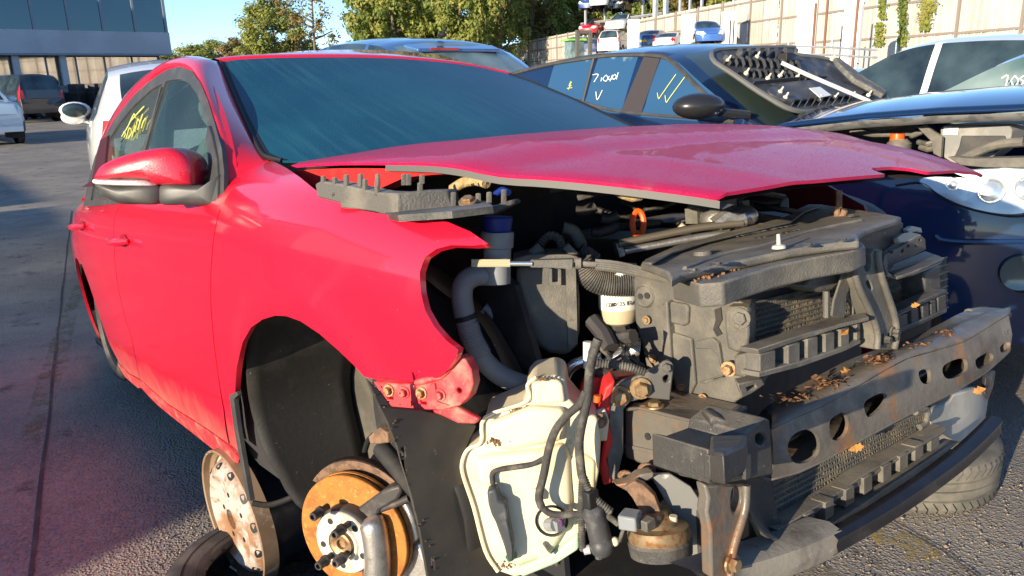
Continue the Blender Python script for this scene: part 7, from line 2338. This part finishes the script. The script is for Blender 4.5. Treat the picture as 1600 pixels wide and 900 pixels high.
TM = []
for (seed, H, W, nc, nl, ls, base, shp) in ((11, 14, 4.6, 120, 95, .26, .08, 'round'), (12, 13, 4.0, 115, 95, .25, .06, 'round'), (13, 17, 3.6, 60, 34, .20, .25, 'column'), (14, 9, 4.2, 95, 85, .23, .03, 'round'), (15, 18, 4.2, 120, 95, .23, .04, 'cone')):
    tk, cr = tree_mesh(seed, H, W, nc, nl, ls, base, shp)
    a = tk.build('trunk', m_bark, None, recalc=False); b = cr.build('crown', m_fol[0], None, smooth=False, recalc=False)
    TM.append((a.data, b.data)); bpy.data.objects.remove(a); bpy.data.objects.remove(b)
CV = {}
def tree(label, kind, fol, loc, sc, rz, group):
    r = thing('tree', label, 'tree', Matrix.Translation(loc) @ Matrix.Rotation(rz, 4, 'Z') @ Matrix.Diagonal((sc[0], sc[0], sc[1], 1)), group)
    for nm, me in zip(('trunk', 'crown'), TM[kind]):
        if nm == 'crown':
            if (kind, fol) not in CV:
                d = me.copy(); d.materials.clear(); d.materials.append(m_fol[fol]); CV[(kind, fol)] = d
            me = CV[(kind, fol)]
        o = bpy.data.objects.new(nm, me); COL.objects.link(o); o.parent = r
    return r


def atpx(px, d):
    p = P(px, 100, WORLD, d=d); return Vector((p.x, p.y, G(p.x, p.y)))
TG = 'trees beyond the yard'
for i, (px, d, kd, fol, sc, lab) in enumerate((
        (300, 120, 3, 0, (1.5, .85), 'low olive bush at the left end of the tree line by the office'),
        (340, 128, 3, 0, (1.5, .95), 'low olive green tree second from the office building'),
        (378, 118, 3, 2, (1.2, .9), 'low brownish tree left of the tall yellow green tree'),
        (432, 92, 0, 0, (.95, .86), 'tall yellow green tree at the left edge of the clear sky gap'),
        (492, 86, 2, 2, (1.1, 1.0), 'thin sparse brown tree standing before the sky gap'),
        (470, 100, 3, 2, (.9, .8), 'small rust coloured tree under the sparse brown tree'),
        (596, 84, 1, 1, (.85, 1.25), 'dark green tree at the right edge of the sky gap'),
        (618, 76, 0, 0, (.86, .92), 'broad olive tree directly above the red roof centre'),
        (680, 82, 1, 1, (.9, 1.15), 'green tree behind the blue hatchback roof'),
        (722, 74, 0, 0, (.78, 1.0), 'olive tree above the aerial of the blue hatchback'),
        (780, 80, 4, 0, (.9, 1.0), 'tall drooping tree with a pale trunk beside the forklift'),
        (826, 86, 4, 2, (.9, 1.05), 'tall yellowing tree left of the stacked red car'),
        (865, 90, 1, 0, (1.1, 1.2), 'bushy olive tree behind the forklift mast'),
        (920, 92, 0, 0, (1.0, 1.1), 'olive tree behind the stacked blue car'),
        (985, 88, 1, 1, (1.0, 1.2), 'green tree behind the stacked white car'),
        (1045, 82, 0, 0, (.9, 1.0), 'yellow green tree behind the rack uprights'),
        (1105, 74, 0, 2, (.85, .95), 'yellowing tree behind the white lift column'),
        (1160, 66, 1, 0, (.85, .95), 'olive tree overhanging the far corner of the tall fence'),
        (560, 120, 3, 1, (1.0, .8), 'dark low tree at the foot of the sky gap'),
        (650, 98, 1, 1, (1.1, 1.35), 'dark tree filling the gap behind the broad olive tree'),
        (745, 96, 1, 1, (1.1, 1.35), 'dark tree filling the gap left of the drooping tree'),
        (900, 105, 0, 1, (1.2, 1.3), 'dark tree deep behind the red stacked car'),
        (1010, 100, 0, 1, (1.2, 1.3), 'dark tree deep behind the steel rack'),
        (1080, 92, 1, 1, (1.1, 1.3), 'dark tree deep behind the second lift column'))):
    tree(lab, kd, fol, atpx(px, d), sc, i * 1.3, TG)
# ivy on the fence
iv = MB(); rr = random.Random(6)
for (px, y0, y1, w, n) in ((1381, -10, 30, 5, 260), (1376, 35, 72, 6, 240), (1412, -10, 72, 7, 520), (1452, 0, 20, 12, 320), (1447, 20, 48, 9, 260)):
    for i in range(n):
        a = px + rr.gauss(0, w * .5); b = lerp(y0, y1, rr.random())
        q = P(a, b, WORLD, pl=(A0 + fnrm * .14, fnrm)) + fnrm * rr.uniform(0, .15)
        e1 = Vector((rr.gauss(0, 1), rr.gauss(0, 1), rr.gauss(0, 1))).normalized(); e2 = e1.orthogonal().normalized(); s_ = rr.uniform(.05, .11)
        iv.add([q - e1 * s_, q - e2 * s_ * .6, q + e1 * s_, q + e2 * s_ * .6], [(0, 1, 2, 3)])
o = iv.build('ivy', m_fol[0], None, smooth=False, recalc=False); tag(o, 'strands of ivy hanging down the pale board fence', 'plant'); o['kind'] = 'stuff'

# =================================================================== OFFICE BUILDING
m_bandm = M('pale_cladding', (.42, .44, .48), .5, col2=(.36, .38, .42), ns=.4)
m_mull = M('grey_mullion', (.20, .23, .28), .5)
m_pane_up = M('dark_reflective_pane', (.075, .11, .14), .04, .9)
m_pane_lo = M('showroom_pane', (.55, .52, .47), .03, .9)
BX = P(137, 78, WORLD, d=37).x
bld = thing('office_building', 'modern office building with glazed upper floor and pale cladding band', 'building', Matrix.Translation((BX, 0, G(-45, 4) - .3)) @ Matrix.Rotation(rad(3), 4, 'Z'))
Bz = G(-45, 4) - .3
yR = 10.35
y0b = -14
# masses (set behind the glazing line)
mb = MB(); mb.bb((-14, y0b, 3.25), (.0, yR, 4.35)); mb.build('cladding_band', m_bandm, bld, bevel=.03)
mb = MB(); mb.bb((-14, y0b, 4.35), (-.25, yR - .1, 9.4)); mb.build('upper_storey', m_inner, bld)
mb = MB(); mb.bb((-14, y0b, 0), (-.9, yR - .4, 3.25)); mb.build('lower_storey', m_inner, bld)
mb = MB(); mb.bb((-14, y0b, 9.4), (.1, yR + .1, 9.9)); mb.build('roof_edge', m_bandm, bld)
mb = MB(); mb.bb((-.02, y0b, 3.17), (.03, yR + .02, 3.25)); mb.build('drip_edge', m_mull, bld)
np_ = 16
wP = (yR - .1 - y0b) / np_
for k in range(np_):
    a, b = y0b + k * wP, y0b + (k + 1) * wP
    mb = MB(); mb.bb((-.22, a + .05, 4.36), (-.19, b - .05, 9.38)); w_ = mb.build('upper_window', m_pane_up, bld, smooth=False)
    mb = MB(); mb.bb((-.24, b - .05, 4.36), (-.10, b + .05, 9.38)); mb.build('mullion', m_mull, bld, smooth=False)
np2 = 18; wP = (yR - .5 - y0b) / np2
for k in range(np2):
    a, b = y0b + k * wP, y0b + (k + 1) * wP
    R_ = Matrix.Rotation(random.uniform(-.012, .012), 3, 'Z')
    mb = MB(); mb.box((-.86, (a + b) / 2, 1.62), (.03, b - a - .08, 3.1), R_); mb.build('showroom_window', m_pane_lo, bld, smooth=False)
    mb = MB(); mb.bb((-.90, b - .04, 0), (-.80, b + .04, 3.17)); mb.build('mullion', m_mull, bld, smooth=False)
for yy in (3.2, 5.2):
    mb = MB(); mb.bb((-.5, yy - .14, 0), (-.22, yy + .14, 3.17)); mb.build('door_column', m_bandm, bld)
mb = MB(); mb.bb((-8, yR - .12, 4.36), (-.22, yR + .02, 9.38)); mb.build('side_glazing', M('bright_side_pane', (.3, .45, .5), .08, coat=1), bld)

# left yard vehicles and clutter
sp = dict(SUV)
lb_, _ = parked('pale_suv', 'pale blue off roader with an open front wing at the left edge', 'car', sp, paint('ice_blue_paint', (.50, .62, .70)), Vector((-23.4, .15, G(-23, 0))), rad(8), GR, low=False)
ds, _ = parked('dark_suv', 'dark off roader with its tail to the yard in front of the offices', 'car', dict(SUV), paint('blackish_paint', (.015, .02, .03)), Vector((-36.5, 1.7, G(-34, 4))), rad(200), GR, low=True)
parked('dark_saloon', 'black saloon standing behind the dark off roader by the offices', 'car', dict(SALOON), bpy.data.materials['blackish_paint'], Vector((-38.0, .2, G(-38, 2))), rad(95), GR, low=True)
for px, d, rz, nm, lab, sp_ in ((150, 35, 100, 'dark_saloon', 'black saloon side on in front of the showroom glass', SALOON), (118, 38, 95, 'dark_hatchback', 'dark hatchback tight against the showroom windows', HATCH), (178, 38, 88, 'dark_hatchback', 'dark hatchback half hidden by the blue van', HATCH)):
    parked(nm, lab, 'car', dict(sp_), bpy.data.materials['blackish_paint'], atpx(px, d), rad(rz), GR, low=True)
van = dict(SUV); van['top'] = [(-3.45, 1.2), (-3.44, 1.9), (-3.2, 2.2), (-1.6, 2.22), (-1.0, 2.15), (-.7, 1.65), (-.45, 1.28), (.5, 1.10), (.8, 1.0), (.85, .8)]; van['win'] = [(-1.55, -.6)]
parked('blue_van', 'blue van with a black roof bar behind the white hatchback', 'van', van, paint('van_blue_paint', (.05, .15, .40)), Vector((-34.5, 6.6, G(-34, 7))), rad(185), GR, low=True)
tk_ = thing('green_tank', 'green plastic barrel standing in the left yard', 'barrel', Matrix.Translation((P(115, 170, WORLD, d=34).xy.to_3d()) + Vector((0, 0, G(-36, 4)))))
MB().lathe([(0, 1.0), (.55, 1.0), (.62, .9), (.62, .1), (.58, 0)], (0, 0, 0), (0, 0, 1), 20).build('drum', M('green_barrel_plastic', (.02, .22, .12), .5), tk_)
MB().lathe([(0, 1.08), (.12, 1.08), (.12, 1.0)], (.2, 0, 0), (0, 0, 1), 12).build('bung', m_black, tk_)
sg = thing('green_sign', 'small green sign board on thin posts in the left yard', 'sign', Matrix.Translation(P(124, 138, WORLD, d=34)))
mb = MB(); mb.box((0, 0, 0), (.04, .75, .25)); mb.build('board', M('green_sign_paint', (.05, .42, .3), .5), sg)
for s_ in (-1, 1): MB().tube([(-.03, .28 * s_, .15), (-.03, .28 * s_, -1.4)], .025, 6).build('sign_post', m_plas, sg)
rr = random.Random(17)
CG = 'dark engines and wheels heaped in front of the offices'
EL = ['dark salvaged engine nearest the green barrel, leftmost of the heap', 'dark salvaged engine just right of the green sign board', 'dark salvaged engine in the middle of the heap before the office glass', 'dark salvaged engine on a pallet left of the blue van', 'dark salvaged engine closest to the white hatchback']
for k in range(5):
    px = 112 + k * 16; q = atpx(px, 31 + rr.uniform(-1, 1))
    r_ = thing('salvaged_engine', EL[k], 'engine', Matrix.Translation(q) @ Matrix.Rotation(rr.uniform(0, 3), 4, 'Z'), CG)
    mb = MB(); mb.box((0, 0, .75), (.9, .7, .7)); mb.build('block', m_dark, r_, bevel=.05)
    mb = MB(); mb.box((.05, 0, 1.25), (.6, .4, .35)); mb.lathe([(.0, .42), (.2, .42), (.22, .3)], (0, 0, .8), (1, 0, 0), 12); mb.build('rocker_cover', m_plas2, r_, bevel=.03)
    mb = MB(); mb.bb((-.6, -.5, 0), (.6, .5, .14)); mb.bb((-.5, -.4, .14), (-.3, .4, .42)); mb.bb((.3, -.4, .14), (.5, .4, .42)); mb.build('pallet', m_post, r_)
for k, px in enumerate((104, 134, 168)):
    q = atpx(px, 33.5 + k * .4)
    w_ = thing('loose_wheel', ['loose grey wheel leaning beside the tail of the dark off roader', 'loose grey wheel leaning right of the green barrel', 'loose grey wheel leaning by the white hatchback'][k], 'wheel', Matrix.Translation(q + Vector((0, 0, .33))) @ Matrix.Rotation(rad(80), 4, 'Z'), 'loose wheels in the left yard')
    wheel_mesh(w_, (0, 0, 0), -1, R=.33, w=.2, rimr=.21, mr=m_alu)

# =================================================================== RACKS WITH STACKED CARS
m_galv = M('galvanised_steel', (.50, .51, .52), .45, .4, col2=(.4, .4, .4), ns=3)
m_wcol = M('white_lift_paint', (.80, .80, .80), .5)
rack = thing('steel_rack', 'tall galvanised car rack with crossbeams behind the dark car', 'rack', Matrix.Identity(4))
def rp(px, py, d): return P(px, py, WORLD, d=d)
for px, d in ((915, 66), (945, 66), (1003, 63), (1022, 58), (1038, 58), (1060, 55), (1075, 60), (1093, 54), (1158, 52), (1165, 50), (1142, 56)):
    b = rp(px, 100, d); b.z = G(b.x, b.y) - .1; t = 9.2 if px < 1050 else 7.5
    w = .30 if px in (1022, 1038) else .16
    mb = MB(); mb.bb((b.x - w / 2, b.y - w / 2, b.z), (b.x + w / 2, b.y + w / 2, t)); mb.build('upright', m_galv, rack, smooth=False)
for (p0, p1, d0, d1, zz) in ((908, 1045, 67, 58, 6.45), (908, 1045, 67, 58, 4.75), (960, 1170, 62, 50, 3.6), (1060, 1165, 55, 50, 5.2)):
    a, b = rp(p0, 60, d0), rp(p1, 60, d1); a.z = b.z = zz
    MB().tube([a, b], .10, 4).build('crossbeam', m_galv, rack)
    a2, b2 = a + fnrm * -3.5, b + fnrm * -3.5
    MB().tube([a2, b2], .10, 4).build('crossbeam', m_galv, rack)
for px, py0, d, w, h in ((990, 30, 50, .75, 0), (1076, 22, 46, .8, 0), (1140, 18, 44, .85, 0), (1264, -20, 33, .72, 0)):
    b = rp(px, py0, d)
    z0 = G(b.x, b.y)
    r_ = thing('lift_column', {990: 'white lift column in front of the stacked white car', 1076: 'white lift column between the rack uprights', 1140: 'white lift column with dark slots near the fence corner', 1264: 'tall white lift column before the pale board fence'}[px], 'column', Matrix.Translation((b.x, b.y, z0)) @ Matrix.Rotation(math.atan2(-.593, .761), 4, 'Z'), 'white lift columns')
    H = b.z - z0
    mb = MB(); mb.bb((-.25, -w / 2, 0), (.25, w / 2, H)); mb.build('column', m_wcol, r_, bevel=.03)
    mb = MB(); mb.bb((-.45, -w * .7, -.02), (.45, w * .7, .05)); mb.build('base_plate', m_galv, r_)
    if px == 1140:
        for s_ in (-.02, .18): 
            mb = MB(); mb.bb((.25, s_, .5), (.262, s_ + .07, H - .5)); mb.build('slot', m_dark, r_)
rp2 = thing('white_gantry', 'white gantry frame with dark slots before the board fence', 'frame', Matrix.Identity(4))
for px, w in ((1330, .35), (1345, .22)):
    b = rp(px, 5, 30); z0 = G(b.x, b.y); mb = MB(); mb.bb((b.x - w / 2, b.y - w / 2, z0), (b.x + w / 2, b.y + w / 2, b.z)); mb.build('leg', m_wcol, rp2, bevel=.02)
a, b = rp(1326, 5, 30), rp(1350, 5, 30); MB().tube([a, b], .12, 4).build('header', m_wcol, rp2)
m_rustpost = M('rusty_post', (.20, .09, .05), .8)
for px, d, top in ((1275, 31, 5), (1296, 31, -30), (1344, 29, -30), (1302, 28, 38)):
    b = rp(px, top, d); z0 = G(b.x, b.y)
    mb = MB(); mb.tube([(b.x, b.y, z0), (b.x, b.y, b.z)], .05 if px != 1302 else .03, 6)
    tag(mb.build('steel_post', m_rustpost if px != 1302 else m_galv), {1275: 'rusty brown post right of the tall white column', 1296: 'rusty brown post left of the white gantry', 1344: 'rusty brown post hugging the white gantry', 1302: 'thin galvanised post in front of the board fence'}[px], 'post', 'steel posts before the fence')
rl = thing('tube_railing', 'galvanised tube railing above the pale saloon roof', 'railing', Matrix.Identity(4))
for zz in (72, 84):
    MB().tube([rp(1230, zz, 22), rp(1300, zz + 2, 20), rp(1370, zz + 6, 18)], .03, 6).build('rail', m_galv, rl)
for px in (1232, 1300, 1340): MB().tube([rp(px, 66, 20), rp(px, 100, 20)], .03, 6).build('post', m_galv, rl)

STK = 'cars stacked on the steel rack'
for (px, py, d, sp, col, nm, lab, rz) in (
        (928, 57, 66, HATCH, (.62, .015, .03), 'stacked_car', 'red hatchback on the middle level of the rack', -62),
        (972, 51, 62, HATCH, (.80, .78, .72), 'stacked_car', 'white hatchback on the middle level of the rack with a yellow plate', -66),
        (927, 19, 66, SALOON, (.03, .07, .22), 'stacked_car', 'blue car on the top level at the left end of the rack', -60),
        (945, 15, 64, HATCH, (.6, .62, .64), 'stacked_car', 'silver car on the top level of the rack second from left', -62),
        (990, 4, 62, HATCH, (.45, .47, .5), 'stacked_car', 'grey car at the top of the rack above the white hatchback', -64),
        (930, 92, 58, HATCH, (.02, .04, .12), 'stacked_car', 'dark blue hatchback on the lowest level with lit red lamps', 118),
        (963, 88, 56, SUV, (.50, .48, .44), 'stacked_car', 'silver estate on the lowest level beside the dark blue hatchback', 118),
        (1023, 80, 54, SALOON, (.03, .09, .24), 'stacked_car', 'blue saloon on the lowest level seen from behind, yellow plate', 112),
        (966, 20, 65, HATCH, (.02, .025, .03), 'stacked_car', 'black hatchback on the top level of the rack third from left', -60),
        (908, 88, 60, HATCH, (.35, .36, .38), 'stacked_car', 'grey hatchback on the lowest level next to the forklift', 118),
        (1052, 84, 53, SALOON, (.62, .63, .64), 'stacked_car', 'silver saloon on the lowest level right of the blue saloon', 112),
        (1100, 72, 46, HATCH, (.05, .14, .42), 'stacked_car', 'blue hatchback below the white columns facing right', -40)):
    q = rp(px, py, d)
    mt = paint('stack_paint_%s' % lab.split()[0], col)
    r_ = thing(nm, lab, 'car', Matrix.Translation(q) @ Matrix.Rotation(rad(rz), 4, 'Z') @ Matrix.Translation((1.3, 0, 0)), STK)
    car_mesh(r_, sp, mt, m_cglass, detail=False, low=True)
    if 'yellow' in lab:
        sx = sp['B'] - .01 if rz > 0 else sp['F'] + .01
        mb = MB(); mb.box((sx, 0, .62), (.02, .52, .12)); mb.build('number_plate', m_plate_y, r_)
    if px in (1023, 1100, 963, 930):
        mb = MB(); mb.bb((-3.3, -.9, -.16), (.8, .9, -.02)); tag_ = mb.build('rack_shelf', m_galv, rack); tag_.matrix_local = r_.matrix_world.copy() if False else Matrix.Translation(q) @ Matrix.Rotation(rad(rz), 4, 'Z') @ Matrix.Translation((1.3, 0, 0))
# forklift
fl0 = rp(900, 92, 42); fz = G(fl0.x, fl0.y)
fk = thing('forklift', 'lime green forklift with a tall grey mast in front of the fence', 'forklift', Matrix.Translation((fl0.x, fl0.y, fz)) @ Matrix.Rotation(math.atan2(-.593, .761) + .35, 4, 'Z'))
mb = MB()
zt = rp(900, 50, 42).z - fz
for s_ in (-1, 1): mb.bb((.9, .38 * s_ - .09, .1), (1.1, .38 * s_ + .09, zt))
mb.bb((.92, -.4, zt - .18), (1.08, .4, zt)); mb.bb((.92, -.4, zt * .55), (1.08, .4, zt * .55 + .15)); mb.build('mast', m_plas, fk, smooth=False)
m_lime = M('lime_green_paint', (.25, .60, .06), .4, coat=.5)
mb = MB(); mb.bb((-1.3, -.6, .5), (.6, .6, 1.5)); mb.bb((-1.4, -.55, .6), (-.9, .55, 1.9)); mb.build('chassis', m_lime, fk, bevel=.08)
mb = MB(); mb.slab([(-.7, .4, 1.5), (.3, .4, 1.5), (.2, .4, 2.9), (-.6, .4, 2.9)], (0, -.8, 0)); mb.build('cab', m_cglass2, fk)
mb = MB(); mb.bb((-.8, -.6, 2.9), (.35, .6, 3.0)); mb.build('cab_roof', m_lime, fk)
for x_ in (-.9, .45):
    for s_ in (-1, 1): MB().lathe([(.0, .1), (.2, .1), (.4, .08), (.42, 0), (.42, -.1)], (x_, .6 * s_, .42), (0, s_, 0), 16).build('wheel', m_tyre, fk)
mb = MB(); mb.bb((1.1, -.5, .1), (2.1, -.38, .16)); mb.bb((1.1, .38, .1), (2.1, .5, .16)); mb.build('fork', m_dark, fk)

# unseen containers added past the left edge, in place of cars, to shade the yard
m_cont = M('container_paint', (.12, .2, .3), .5)
cm = MB()
for (x0, x1) in ((1.05, -8.0), (-8.65, -13.5), (-14.6, -25), (-25.4, -36)):
    r_ = thing('shade_container', {1.05: 'unseen blue container added for shade, nearest the red car', -8.65: 'unseen short blue container added for shade, second along the left edge', -14.6: 'unseen blue container added for shade, third along the left edge', -25.4: 'unseen blue container added for shade at the office end'}[x0], 'container', Matrix.Translation((x0, -12.0, 0)), 'unseen containers added for shade')
    mb = MB(); mb.bb((x1 - x0, -2.4, .1), (0, 0, 2.6)); mb.build('box', m_cont, r_)
    mb = MB()
    n = int((x0 - x1) / .3)
    for k in range(n): mb.bb((-.3 * k - .22, -.001, .25), (-.3 * k - .06, .03, 2.45))
    c_ = mb.build('corrugation', m_cont, r_, smooth=False); c_['kind'] = 'stuff'
wh = thing('shade_building', 'unseen plain building added past the left edge for shade', 'building', Matrix.Translation((-55, -22, 0)))  # added out of view to shade the offices and the left yard
mb = MB(); mb.bb((-22, -12, 0), (21, 4, 11)); mb.build('wall', m_bandm, wh)
mb = MB(); mb.bb((-22.3, -12.3, 11), (21.3, 4.3, 11.4)); mb.build('roof', m_mull, wh)

sh_ = thing('reflection_block', 'unseen long dark block added behind the camera to darken reflections', 'building', Matrix.Translation((64, 0, 0)))  # unseen block added to darken what the car panels reflect
mb = MB(); mb.bb((0, -30, 0), (14, 60, 10.5)); mb.build('wall', M('dark_green_cladding', (.05, .07, .06), .6), sh_)
mb = MB(); mb.bb((-.4, -30.4, 10.5), (14.4, 60.4, 11.0)); mb.build('roof', m_mull, sh_)
